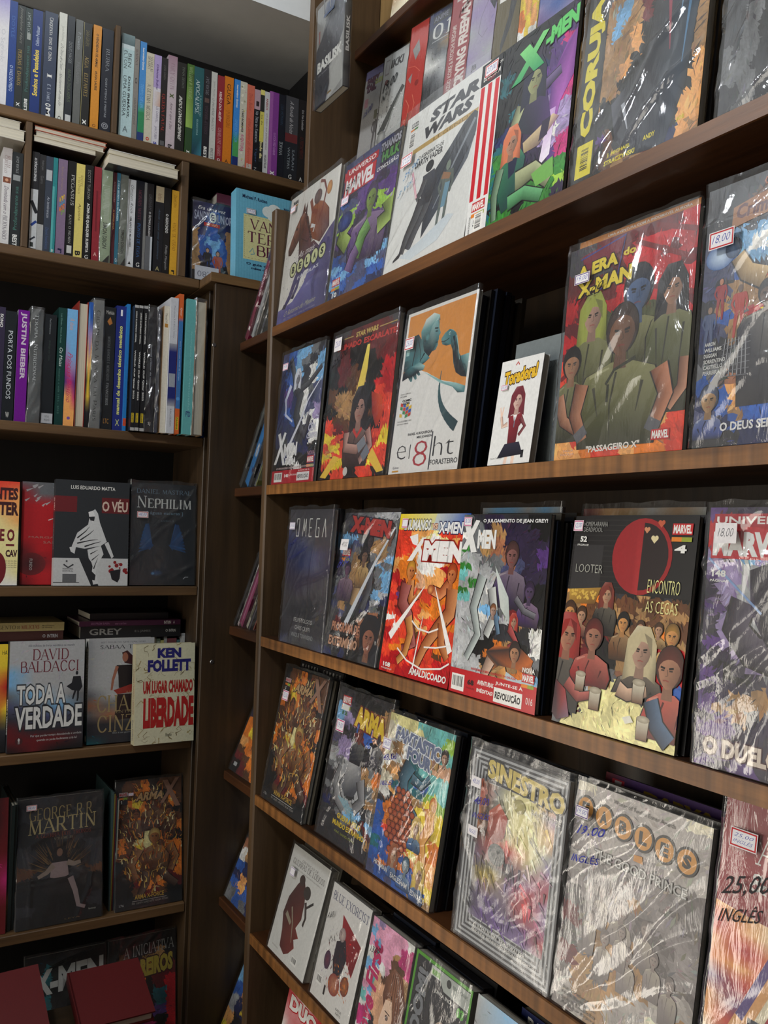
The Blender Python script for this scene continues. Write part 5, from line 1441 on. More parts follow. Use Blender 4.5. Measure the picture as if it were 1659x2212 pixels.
# ------------------------------------------------------------------ sixth and seventh shelf
def art_throne(a):
    a.field('kKkkk/KKkKk/kKKKk/kkKKk/KkkkK/KkkkK/uKkKu/kkkkk/kkkkk/KkkkK/kkkkk'); a.strokes(260, .09, .4, ang=1.2, thin=.08, ink=.05)
    a.text('GEORGE R.R.', .13, .08, .90, .17, (150, 132, 84), serif=True, rise=.01); a.text('MARTIN', .12, .165, .92, .275, (176, 160, 110), serif=True, rise=.01)
    a.text('A GUERRA DOS TRONOS', .20, .285, .86, .315, (130, 60, 50), serif=True); a.text('VOLUME III', .42, .325, .64, .343, (150, 140, 110), serif=True)
    rd = random.Random(11)
    for k in range(70):
        t = rd.uniform(-1.35, 1.35); r0 = rd.uniform(.12, .26); r1 = r0 + rd.uniform(.06, .2)
        p = lambda r: (.5 + r * math.sin(t) * 1.15, .62 - r * math.cos(t) * .9)
        a.line([p(r0), p(r1)], .012, rd.choice([(96, 70, 40), (120, 90, 50), (70, 50, 40), (60, 40, 36)]), .002)
    a.poly([(.40, .52), (.58, .52), (.60, .63), (.50, .655), (.38, .63)], (150, 130, 130)); a.ell(.49, .44, .045, .04, (110, 80, 66)); a.poly([(.42, .40), (.56, .40), (.57, .52), (.41, .52)], (26, 22, 24)); a.ell(.49, .445, .035, .032, (124, 92, 76))
    a.line([(.42, .54), (.34, .59), (.24, .62)], .07, (140, 124, 112), .04); a.line([(.58, .53), (.66, .55), (.74, .54)], .07, (140, 124, 112), .04)
    a.poly([(.36, .64), (.60, .64), (.68, .76), (.56, .78), (.36, .76), (.28, .72)], (30, 26, 28)); a.line([(.62, .65), (.68, .76), (.72, .88), (.80, .90)], .07, (150, 132, 132), .04)
    a.text('fantasy', .84, .915, .93, .935, (180, 180, 170)); a.text('LEYA', .56, .965, .74, .975, (130, 104, 60))
def art_flames(a):
    a.field('kuuokuuu/kuooukuu/uoyouuou/ouoouukk/uuoyouou/uuyYyouo/ouYYYouk/ouyYyuoo/uuyuuyuo/kuouuouo/kuuouudo/kkdouokd/kkuddukk/kkkkkkkk'); a.strokes(160, .08, .4, ang=1.3, ink=.2, inkc=(36, 14, 8))
    rd = random.Random(12)
    dk = (34, 16, 10)
    for (u, v, r) in ((.30, .27, .055), (.48, .21, .045), (.80, .27, .05), (.66, .22, .04)):
        a.bust(u, v, r, (150, 84, 40), (70, 32, 18), (84, 40, 20), low=v + .2, wide=2.4, ink=dk)
    a.bust(.58, .46, .085, (176, 110, 54), (226, 190, 100), (110, 60, 26), low=.74, wide=2.7, ink=dk); a.limb([(.34, .54), (.22, .66), (.30, .78)], .15, .09, (130, 72, 30), dk); a.limb([(.80, .54), (.90, .64), (.82, .74)], .14, .09, (140, 80, 34), dk); a.limb([(.46, .72), (.44, .82), (.36, .90)], .12, .09, (70, 36, 22), dk); a.limb([(.66, .72), (.78, .80), (.92, .86)], .12, .09, (64, 34, 22), dk)
    for k in range(330):
        t = rd.uniform(0, 6.28); q = rd.random() ** .6
        u, v = .5 + .52 * q * math.cos(t), .46 + .44 * q * math.sin(t)
        if .42 < u < .72 and .40 < v < .56: continue
        an = -1.57 + (u - .5) * 1.6 + rd.uniform(-.6, .6); l = rd.uniform(.03, .11)
        cv = rd.uniform(-.7, .7)
        p = [(u, v), (u + l * .5 * math.cos(an), v + l * .36 * math.sin(an)), (u + l * math.cos(an + cv), v + l * .7 * math.sin(an + cv))]
        a.line(p, rd.uniform(.008, .026), rd.choice([(236, 206, 110), (230, 170, 60), (206, 110, 36), (150, 60, 22), (240, 226, 170), (96, 34, 14), (190, 130, 44)]), .002)
def armax(a, top=0.0):
    art_flames(a)
    a.rect(.04, .085, .17, .115, (206, 200, 200)); a.text('MARVEL', .045, .088, .165, .113, (186, 40, 40), bold=.04); a.rect(.045, .125, .105, .14, 'o'); a.rect(.105, .125, .165, .14, 'E'); a.rect(.05, .145, .165, .18, 'K'); a.text('5', .065, .15, .085, .175, 'w', bold=.03)
    a.text('ARMA', .30, .10, .72, .165, (190, 150, 100), bold=.04, shear=.08, out=(36, 22, 14)); 
    a.poly([(.70, .02), (.78, .02), (.98, .24), (.90, .24)], (150, 110, 90)); a.poly([(.96, .01), (.90, .01), (.66, .20), (.72, .20)], (150, 110, 90))
    a.rect(0, .915, 1, 1, (26, 28, 32)); a.text('ARMA X-FORCE', .28, .895, .72, .93, (200, 160, 60), bold=.02); a.line([(.24, .942), (.76, .942)], .006, (180, 176, 170)); a.text('PAK  LUENTA  LOPEZ ORTIZ  EDGAR  PIZZARI', .24, .952, .78, .966, (160, 156, 150)); a.text('176', .05, .95, .12, .968, (190, 190, 190))
lface(6, (-88, 2030), (11, 2012), (-80, 1735), 'magenta comic sliver cut by the left edge on the sixth shelf', lambda a: (a.field('kkd/kkd/kdd/ddm/ddd/kdd'), a.strokes(80, .08, .3)), t=.006, lean=7, name='comic_book', cat='comic')
for i, (px, yt) in enumerate(((14, 1725), (21, 1730))):
    X0 = x_on_edge(px, YL + .02, ZLF[6])
    spine_book('dark bagged comic edge left of the throne cover' + (', nearer to the throne cover' if i else ', farther from it'), X0, YL + .02 + .004 * i, ZLF[6] + .0003, .006, .235, .15, (30, 40, 40), mat='gloss', name='comic_book')
lface(6, (33, 2018), (219, 1967), (41, 1732), 'very dark comic of a seated figure before blades, sixth shelf', art_throne, t=.012, lean=8, dy=-.004, slv='sleeve', name='comic_book', cat='comic', stk=[(.09, .045, '98,00', dict(sz=.12, tilt=0))])
lface(6, (249, 1961), (415, 1937), (247, 1693), 'fiery orange comic at the right end of the sixth shelf', armax, t=.008, lean=8, slv='sleeve', name='comic_book', cat='comic', stk=[(.17, .09, '35,00', dict(sz=.08, border='m'))])
for i in range(5):
    c = [(60, 80, 80), (120, 110, 50), (90, 30, 34), (40, 60, 70), (150, 150, 140)][i]
    nm = ['grey teal', 'mustard', 'dark red', 'slate', 'pale'][i]
    X0 = x_on_edge(233, YL + .03, ZLF[6]) + i * .0026
    spine_book(nm + ' comic edge behind the left side of the fiery comic', X0, YL + .026, ZLF[6] + .0003, .0024, .236 - .004 * i, .15, c, mat='gloss', name='comic_book')
def art_xdark(a):
    a.field('kkkkkk/ktkkkk/kkkkkk/ktkkgk/tgkkmk/kgdkkk/dkkmkk/dkkkkk/kkkkkk'); a.strokes(200, .08, .4)
    a.text('X-MEN', .08, .10, .97, .29, (186, 188, 186), bold=.05, rise=.03)
def art_initiative(a):
    a.field('kkkkkk/kukkUk/uddoud/rrkkdr/rtkktr/rrkkpr/rkpmkr/krmpkr/kkrrkk'); a.strokes(220, .08, .4)
    a.text('A INICIATIVA', .22, .07, .98, .15, (170, 172, 170), serif=True, rise=.02); a.text('NOVOS', .5, .16, .76, .19, (150, 120, 60), bold=.03); a.text('GUERREIROS', .08, .185, .96, .33, (180, 160, 60), bold=.06, rise=.03, out=(60, 24, 20))
lface(7, (48, 2345), (226, 2312), (84, 2068), 'dark comic with pale tilted capitals behind the red books', art_xdark, t=.008, lean=8, name='comic_book', cat='comic', slv='sleeve', mat='print')
lface(7, (232, 2318), (400, 2290), (237, 2036), 'dark red comic with mustard lettering at the right of the bottom shelf', art_initiative, t=.008, lean=8, name='comic_book', cat='comic', slv='sleeve')

# two red hardbacks propped face up in front of the bottom shelf
def red_book(label, pts, Y0, t, hidden_w=None):
    """pts: top-left, top-right, bottom-right pixel corners of the cover"""
    root_n = 'hardback_book'
    A = at_y(pts[0][0], pts[0][1], Y0); B = at_y(pts[1][0], pts[1][1], Y0)
    u = (B - A); w = u.length; u.normalize()
    D = at_y(pts[2][0], pts[2][1], Y0 - .125)
    d = D - B
    d = d - u * d.dot(u)
    h = d.length
    v = -d.normalized()
    into = -(v.cross(u)).normalized()
    into = v.cross(u).normalized()
    if into.y < 0: into = -into
    o = A - v * h
    m4 = frame(o, u, into, v)
    root = thing(root_n, label, 'book', m4)
    mb = MB()
    r1 = (88, 10, 14)
    mb.box(0, 0, 0, w, .003, h, r1); mb.box(0, t - .003, 0, w, t, h, r1); mb.box(-.001, 0, 0, .003, t, h, r1)
    mb.build('cover', 'matte', root)
    pb = MB(); pb.box(.003, .003, .004, w - .005, t - .003, h - .004); pb.build('page_block', 'pages_y', root, ink=False)
    return root
red_book('plain red hardback lying tilted in front of the dark red comic', [(146, 2102), (298, 2068), (357, 2178)], 1.70, .022)
red_book('plain red hardback at the lower left corner, farther left of its pair', [(-40, 2112), (82, 2082), (142, 2210)], 1.70, .022)

# small dark table that carries them, with a wedge book under each
tb = thing('side_table', 'small dark wooden table under the two red hardbacks, below the picture', 'table', Matrix.Translation((.33, 1.60, 0)))
bpy.context.view_layer.update()
part('table_top', (.19, 1.50, .630), (.47, 1.712, .6495), 'wood_z', tb)
for (x, y) in ((.20, 1.51), (.445, 1.51), (.20, 1.685), (.445, 1.685)):
    part('leg', (x, y, .001), (x + .018, y + .018, .6295), 'wood_z', tb)
lying_book('thin dark book wedged under the right red hardback', .372, 1.668, .650, .09, .0245, .04, (30, 26, 26), 'spine')
lying_book('thicker dark book wedged under the left red hardback', .215, 1.655, .650, .085, .0395, .05, (34, 28, 26), 'spine')
# ------------------------------------------------------------------ printed furniture of the comic covers
def mv(a, u, v, w=.12, c=(190, 30, 36), ed=True, num=None, nc='w'):
    """publisher block: red tag with white capitals, orange and green bar below"""
    hgt = w * a.w / a.h * .46
    a.rect(u, v, u + w, v + hgt, c); a.text('MARVEL', u + w * .05, v + hgt * .12, u + w * .95, v + hgt * .88, 'w', bold=.04)
    if ed:
        a.rect(u, v + hgt * 1.2, u + w * .5, v + hgt * 1.6, (226, 130, 40)); a.rect(u + w * .5, v + hgt * 1.2, u + w, v + hgt * 1.6, (150, 160, 50))
    if num:
        a.text(num, u + w * .2, v + hgt * 1.9, u + w * .8, v + hgt * 2.6, nc, bold=.04)

def hand(a, s, u0, v0, u1, v1, c=(40, 48, 140), rise=.02):
    """remembered here, written on top of the bag later"""
    if not hasattr(a, 'hands'): a.hands = []
    a.hands.append((s, u0, v0, u1, v1, c, rise))

def redfoot(a, n='016', v=.865):
    a.rect(0, v, 1, 1, (190, 24, 34))
    a.barcode(.03, v + .03, .19, .985)
    a.text('68', .23, v + .045, .31, v + .075, 'k', bold=.05); a.text('PÁGINAS', .22, v + .085, .32, v + .097, 'k'); a.text('AVENTURAS', .35, v + .035, .54, v + .06, 'w', bold=.03); a.text('INÉDITAS!', .35, v + .075, .54, v + .10, 'w', bold=.03)
    a.text('JUNTE-SE À', .56, v + .015, .86, v + .04, 'w', bold=.02); a.rect(.55, v + .05, .86, v + .125, 'w'); a.text('REVOLUÇÃO', .565, v + .062, .845, v + .115, 'k', bold=.04); a.text(n, .90, v + .06, .97, v + .095, 'w')

def speckle(a, n, c, box=(0, 0, 1, 1), r=(.003, .008), seed=1):
    rd = random.Random(seed)
    for k in range(n):
        a.ell(rd.uniform(box[0], box[2]), rd.uniform(box[1], box[3]), rd.uniform(*r), -1, c, n=7)

# ---- upper row (shelf A)
def art_horse(a):
    bg = (214, 211, 204)
    a.rect(0, 0, 1, 1, bg)
    speckle(a, 60, (120, 116, 130), (.03, .45, .9, .9), seed=3)
    pu, br = (74, 68, 118), (98, 52, 40)
    a.poly([(.30, .86), (.50, .76), (.62, .62), (.74, .52), (.90, .44), (1, .40), (1, 1), (0, 1), (0, .885)], [(96, 92, 150)] * 2 + [(70, 62, 110)] * 4 + [(56, 50, 90), (84, 80, 140), (110, 106, 160)])
    a.poly([(.34, .48), (.62, .46), (.80, .56), (.74, .66), (.50, .66), (.38, .70), (.31, .64)], [(80, 44, 48), (90, 50, 44), (70, 60, 100), (66, 58, 104), (66, 58, 110), (70, 62, 116), (74, 58, 80)])
    dkp = (62, 56, 104)
    a.line([(.38, .64), (.30, .72), (.23, .81), (.15, .865)], .10, dkp, .05); a.line([(.46, .64), (.39, .70), (.37, .76), (.31, .81)], .075, dkp, .045); a.line([(.72, .60), (.76, .70), (.70, .80), (.74, .90)], .09, dkp, .05)
    a.poly([(.12, .85), (.18, .86), (.16, .89), (.08, .885)], (44, 40, 66)); a.poly([(.29, .80), (.34, .81), (.32, .84), (.26, .83)], (44, 40, 66))
    # horse head and neck
    h1, h2, h3 = (118, 66, 48), (92, 50, 40), (64, 36, 34)
    a.poly([(.32, .18), (.44, .24), (.55, .42), (.58, .56), (.34, .60), (.31, .46), (.28, .37), (.36, .30)], [h1, h1, h2, (80, 52, 66), (74, 56, 84), h3, h3, h2])
    a.poly([(.26, .205), (.33, .165), (.38, .22), (.365, .33), (.29, .385), (.20, .445), (.14, .475), (.085, .465), (.07, .425), (.12, .345), (.19, .265)], [h1, (130, 76, 54), h2, h3, h3, h3, (50, 28, 28), (60, 34, 32), h2, h1, (130, 76, 54)])
    a.poly([(.29, .19), (.325, .105), (.355, .18)], h2); a.poly([(.345, .18), (.39, .115), (.395, .20)], h3); a.ell(.215, .285, .017, .011, (24, 16, 16)); a.ell(.092, .435, .012, .008, (24, 16, 16)); a.line([(.10, .462), (.15, .445), (.19, .43)], .008, (36, 22, 22)); a.line([(.15, .33), (.22, .40)], .012, (50, 28, 26)); a.line([(.27, .215), (.30, .37)], .012, (50, 28, 26)); a.line([(.30, .37), (.48, .44), (.58, .38)], .010, (50, 28, 26))
    for k in range(12):
        t = k / 11
        a.line([(.35 + .17 * t, .17 + .24 * t), (.39 + .19 * t, .20 + .23 * t), (.38 + .20 * t, .26 + .23 * t)], .022, (44, 28, 32) if k % 2 else (76, 44, 40), .004)
    # rider with bow
    a.poly([(.50, .20), (.60, .16), (.74, .20), (.86, .28), (.90, .42), (.74, .50), (.58, .44), (.50, .34)], [(140, 74, 40), (120, 66, 44), (150, 84, 46), (110, 62, 44), (84, 60, 70), (90, 56, 50), (130, 70, 40), (120, 64, 40)])
    a.ell(.60, .13, .075, .055, (110, 84, 78), (84, 62, 62)); a.line([(.62, .02), (.70, .04), (.76, .12), (.72, .26), (.66, .34)], .03, (112, 46, 36), .02); a.line([(.46, .12), (.52, .22), (.66, .26)], .05, (124, 60, 40), .04); a.ell(.82, .12, .05, .05, (206, 150, 84), (170, 110, 60)); a.line([(.52, .33), (.60, .35), (.58, .39)], .04, (206, 206, 206), .02)
    a.text('As mais', .33, .485, .66, .535, (206, 200, 196), shear=.12)
    for i, ch in enumerate('BELAS'):
        u, v = .24 + i * .145, .605 - i * .006
        a.ell(u, v, .074, -1, (40, 40, 34)); a.ell(u, v, .062, -1, (196, 200, 150)); a.text(ch, u - .028, v - .027, u + .028, v + .027, 'k', bold=.05)
    a.text('FÁBULAS', .36, .665, .78, .695, (200, 200, 210), bold=.02, rise=.02)
    a.text('O Retorno do Menino', .16, .905, .80, .945, (176, 174, 150), shear=.06, rise=.015); a.text('BILL WILLINGHAM  MARK BUCKINGHAM', .16, .965, .8, .978, (150, 146, 170))
    a.text('PANINI', .06, .035, .16, .065, (60, 60, 60), bold=.03); a.rect(.06, .07, .16, .08, (176, 130, 50))
def art_universe(a):
    a.field('niiinK/rrriKK/nniivi/nnvpvi/bvppvp/iipvpp/EEpvEp/EEvpEE/ipvvpE/ppvevp/vipepv/biivpv/BbiivB/bBbiBi/Bbiibb/nnibnn'); a.strokes(300, .08, .35, ang=1.0, ink=.15)
    vi, gr = (92, 62, 128), (138, 172, 58)
    a.bust(.60, .38, .095, (136, 168, 66), (84, 60, 118), vi, kind=2, wide=3.6, low=.80)
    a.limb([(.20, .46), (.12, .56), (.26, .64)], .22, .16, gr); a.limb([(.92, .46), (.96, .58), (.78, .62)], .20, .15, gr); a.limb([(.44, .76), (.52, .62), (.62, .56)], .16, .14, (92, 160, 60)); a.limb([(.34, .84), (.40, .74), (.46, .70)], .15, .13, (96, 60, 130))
    for (u, v) in ((.28, .42), (.36, .38), (.88, .42), (.95, .46), (.22, .50)):
        a.poly([(u - .02, v), (u + .02, v), (u + .03, v - .035)], (176, 160, 190))
    a.ell(.14, .44, .14, .07, (60, 80, 150), (24, 34, 82))
    a.rect(.03, .05, .62, .105, (176, 26, 40)); a.text('UNIVERSO', .08, .06, .58, .095, 'w', bold=.02)
    a.rect(.03, .115, .60, .25, (186, 30, 40)); a.text('MARVEL', .05, .125, .58, .24, (232, 232, 232), bold=.05)
    a.text('THANOS', .66, .03, .99, .09, (150, 150, 160), bold=.05, out='k'); a.text('HULK', .70, .10, .99, .17, (80, 140, 70), bold=.05, out='k'); a.text('CONCLUSÃO', .63, .185, .99, .22, (214, 214, 214), bold=.03)
    hand(a, '18,90', .08, .17, .30, .215, (20, 20, 24), rise=.05)
    mv(a, .06, .85, .15, num='10')
def art_legends(a):
    a.rect(0, 0, 1, 1, (228, 228, 224))
    dk = (30, 32, 40)
    a.rect(0, .245, 1, .275, (188, 154, 84)); a.text('LEGENDS', .42, .249, .88, .271, (120, 92, 40))
    a.text('STAR', .34, .055, .93, .135, (38, 40, 50), bold=.06, shear=.05); a.text('WARS', .26, .145, .86, .225, (38, 40, 50), bold=.06, shear=.05)
    a.text('STAR', .075, .055, .17, .07, 'k', bold=.04); a.text('WARS', .075, .073, .17, .088, 'k', bold=.04); a.rect(.07, .095, .12, .107, 'o'); a.rect(.12, .095, .17, .107, 'e'); a.barcode(.07, .12, .16, .225, vert=True)
    a.text('O ASSASSINATO DE', .25, .315, .57, .34, dk, bold=.02); a.text('DARTH VADER', .22, .345, .57, .385, dk, bold=.03)
    # windblown dark cloth and a plain walking silhouette, nobody in particular
    a.poly([(.50, .48), (.66, .38), (.80, .28), (.90, .25), (.95, .28), (.96, .36), (.90, .52), (.76, .64), (.60, .76), (.46, .87), (.45, .76)], [(46, 50, 60), (56, 62, 72), (80, 88, 98), (44, 48, 58), (36, 40, 50), (60, 66, 78), (96, 104, 114), (90, 98, 110), (66, 72, 82), (44, 48, 56), (40, 44, 52)])
    a.line([(.92, .30), (.74, .50), (.56, .72)], .03, (130, 138, 146), .01); a.line([(.86, .28), (.70, .42), (.54, .60)], .02, (30, 32, 40), .006); a.line([(.94, .40), (.80, .56), (.62, .70)], .02, (40, 44, 54), .006)
    a.limb([(.48, .62), (.44, .70), (.36, .80), (.30, .90)], .11, .06, (40, 42, 52)); a.limb([(.40, .62), (.34, .72), (.26, .82), (.22, .91)], .10, .055, (36, 38, 46)); a.poly([(.24, .89), (.20, .93), (.12, .945), (.12, .93), (.19, .90)], dk)
    a.poly([(.36, .47), (.50, .46), (.56, .54), (.50, .66), (.38, .66)], [(60, 62, 72), (70, 72, 82), (40, 42, 50), (28, 30, 36), (36, 38, 46)]); a.limb([(.40, .50), (.36, .57), (.31, .60)], .06, .05, (44, 46, 54)); a.ell(.43, .425, .05, .035, (46, 48, 56), (24, 26, 32))
    a.line([(.20, .40), (.31, .59)], .022, (226, 130, 150), .02); a.line([(.20, .40), (.31, .59)], .009, (250, 224, 230))
    a.figure(.68, .46, .40, (96, 106, 100), (120, 134, 120)); a.line([(.70, .60), (.68, .74)], .06, (110, 150, 170), .05); a.line([(.62, .54), (.72, .57)], .05, (150, 110, 80), .04)
    a.poly([(.20, .93), (.46, .88), (.76, .80), (.84, .82), (.68, .93), (.36, .975)], [(206, 216, 222)] * 3 + [(214, 222, 226)] * 3)
    hand(a, '39,90', .12, .37, .30, .42, (90, 130, 170), rise=.05); hand(a, '3 Vol.', .08, .47, .28, .51, (90, 130, 160), rise=.05)
def art_dynasty(a):
    a.field('kkkkkkkv/kkkkkkvp/kkkkkvpp/kktkkvpm/kktkknpp/kkkkknpm/kkkknnpm/kkktnppm/kkkvnpPm/kknvvpPP/kktvvpwP/ktevvpwP/ktenvvPm/tetevvpm/tetekvve/ketekeee/ttkekeeE/tteekeev'); a.strokes(420, .07, .35, ang=1.9, ink=.2)
    a.poly([(.80, .34), (.92, .20), (1, .16), (1, .40), (.90, .50), (.86, .62), (.78, .60)], [(90, 40, 120), (150, 70, 170), (120, 50, 140), (110, 40, 130), (170, 90, 180), (150, 80, 170), (80, 40, 110)])
    a.poly([(.80, .52), (.86, .52), (.84, .76), (.74, .80)], [(206, 170, 220), (190, 150, 210), (240, 232, 244), (236, 226, 240)])
    a.poly([(.52, .36), (.74, .36), (.82, .56), (.64, .60), (.48, .54)], [(40, 34, 60), (60, 40, 90), (70, 40, 100), (30, 28, 50), (26, 40, 50)])
    a.limb([(.50, .40), (.44, .50), (.40, .56)], .09, .07, (150, 160, 110)); a.limb([(.60, .38), (.76, .36), (.88, .33)], .08, .06, (70, 46, 110))
    a.poly([(.56, .62), (.84, .55), (.90, .58), (.72, .68), (.58, .68)], [(190, 170, 130), (214, 190, 150), (150, 110, 130), (110, 90, 90), (160, 140, 100)]); a.poly([(.74, .56), (.82, .555), (.80, .645), (.72, .66)], (40, 26, 56))
    a.head(.62, .29, .085, (170, 176, 120), (24, 26, 52), 1, .1)
    a.poly([(.34, .66), (.52, .62), (.60, .70), (.56, .92), (.40, .96), (.32, .82)], [(50, 120, 84), (70, 150, 100), (40, 90, 80), (30, 70, 60), (24, 60, 56), (40, 100, 76)]); a.poly([(.42, .68), (.52, .68), (.50, .76), (.44, .78)], (24, 30, 60)); a.limb([(.34, .70), (.30, .84), (.32, .98)], .08, .05, (90, 130, 96)); a.limb([(.52, .82), (.70, .80), (.86, .90)], .14, .09, (150, 160, 110)); a.limb([(.46, .92), (.62, .90), (.80, .96)], .10, .08, (60, 150, 84)); a.poly([(.68, .82), (.88, .78), (.90, .88), (.74, .90)], (110, 170, 80))
    a.head(.44, .58, .07, (200, 150, 120), (206, 116, 78), 1, -.1)
    a.rect(0, .13, .235, 1, (222, 222, 220))
    for k in range(3):
        a.rect(.01 + k * .083, .135, .055 + k * .083, .80, (196, 26, 40))
    a.rect(0, 0, .24, .13, (20, 18, 24)); a.ell(.12, .09, .06, .03, (110, 20, 30)); a.text('DINASTIA M', .03, .075, .22, .105, 'w', bold=.02); a.text('.COM', .18, .04, .24, .055, 'w')
    mv(a, .05, .815, .15, num='59', nc='k'); a.text('www.marvel.com', .02, .89, .05, .99, 'k', rot=-1); a.barcode(.09, .885, .19, .985, vert=True)
    gl, gd = (120, 206, 120), (40, 150, 90)
    for off, c1, c2 in ((-.02, (14, 20, 18), (14, 20, 18)), (0, gl, gd)):
        a.poly([(.44 + off, .075), (.56 + off, .06), (.64 + off, .17), (.60 + off, .245), (.50 + off, .255)], [c1, c1, c2, c2, c2]) if off else None
        a.poly([(.43 + off, .09), (.53 + off, .07), (.70 + off, .235), (.60 + off, .245)], [c1, c1, c2, c2]); a.poly([(.66 + off, .05), (.72 + off, .06), (.47 + off, .255), (.37 + off, .26)], [c1, c1, c2, c2])
    a.text('-MEN', .70, .05, 1, .145, (90, 196, 100), bold=.06, out=(12, 20, 16), rise=.03)
def art_owl(a):
    a.field('KKgUUBBgkkuU/KKgUUBgkkkuU/KKgUBBUkkkuU/kKgUBUkkkgkU/kuUUBUkkgkbU/kuUBBUdkkgbO/kuUBUUdkdgkO/KuUUUOkkKkbO/KUUUUOkkdbkU/kUUUOkkkdkkU/kUUUkkkkdkkU/kUKkkKkkkKkO/KkKkkkkkkKkO/KkpukkUkkkOO/kkKukuUknkOO/KkkuUuUdnnOU'); a.strokes(330, .09, .35, ang=2.2, ink=.12)
    a.poly([(.66, .02), (.82, .0), (.92, .10), (.94, .40), (.88, .80), (.76, 1), (.50, .98), (.36, .88), (.30, .72), (.44, .66), (.56, .60), (.60, .34)], [(30, 32, 40), (46, 50, 60), (26, 28, 34), (36, 60, 80), (24, 28, 36), (30, 40, 60), (26, 26, 34), (50, 50, 60), (84, 86, 100), (30, 30, 38), (36, 36, 44), (44, 44, 54)])
    for (p, q, c) in (((.76, .10), (.66, .40), (150, 56, 66)), ((.84, .12), (.80, .50), (96, 140, 176)), ((.70, .34), (.74, .62), (150, 60, 80)), ((.88, .30), (.84, .70), (84, 130, 170)), ((.40, .74), (.46, .86), (170, 174, 184))):
        a.line([p, q], .03, c, .006)
    a.ell(.74, .34, .03, .02, (150, 160, 90))
    a.rect(.0, .10, .19, 1, (34, 34, 34))
    a.text('CORUJA', .03, .18, .17, .80, (226, 210, 46), rot=-1, bold=.06)
    a.rect(.03, .83, .17, .975, (226, 210, 46)); a.barcode(.055, .845, .155, .96, vert=True, bg=(226, 210, 46))
    a.text('J. MICHAEL', .31, .925, .50, .945, (226, 210, 46), bold=.03); a.text('STRACZYNSKI', .29, .955, .54, .975, (226, 210, 46), bold=.03); a.text('ANDY', .60, .925, .69, .945, (226, 210, 46), bold=.03); a.text('JOE', .84, .915, .90, .935, (226, 210, 46), bold=.03)
def art_darkblue(a):
    a.field('kttbgg/ktbbgk/kkbgku/kkgkkk/KKkgdk/KgkkKK/ggKKgg/KgKgKK'); a.strokes(160, .1, .3, ang=2.4)

SL = dict(amp=1.1, bulge=.004, nois=.6); SLH = dict(amp=1.4, nr=14, bulge=.006, nois=.6); SLX = dict(amp=1.8, nr=16, bulge=.008, nois=.6, long=1.4)
rcomic('A', (594, 703), (698, 650), (628, 436), 'white comic of a brown horse and archer above purple ground', art_horse, t=.007, slv='sleeve', side=(206, 204, 198), back=2, stk=[(.055, .085, '55,00', dict(sz=.11))], slv_kw=dict(amp=.7, nr=4))
rcomic('A', (706, 655), (826, 600), (749, 361), 'purple and lime comic with red title block, next to the horse comic', art_universe, t=.006, slv='sleeve', back=2, stk=[(.05, .262, '18,00', dict(sz=.14, border='m'))], slv_kw=dict(amp=1.1, nr=8))
rcomic('A', (826, 601), (1001, 517), (882, 262), 'white comic with black two-line title and golden band', art_legends, t=.007, slv='sleeve', side=(206, 206, 200), back=3, stk=[(.05, .272, '39,00|3 vol', dict(sz=.15, border='r', ratio=.6))], slv_kw=dict(amp=.8, nr=5, top=.012))
rcomic('A', (1004, 517), (1214, 415), (1044, 146), 'dark green and violet comic with red striped left margin', art_dynasty, t=.006, side=(30, 24, 22), mat='gloss', stk=[(.05, .022, '27,00', dict(sz=.15, border='r', ratio=.62))])
rcomic('A', (1232, 408), (1506, 276), None, 'black comic with tall yellow lettering up its left side', art_owl, t=.010, slv='sleeve', hgt=.262, lean=6, back=3, back_t=.008, stk=[(.13, .055, '39,00', dict(sz=.16, border='r', ratio=.6))], slv_kw=dict(amp=1.7, nr=20))
rcomic('A', (1549, 247), (1800, 120), None, 'grey blue comic in cloudy plastic at the upper right edge', art_darkblue, t=.010, slv='sleeve', hgt=.262, lean=6, slv_kw=SLX)

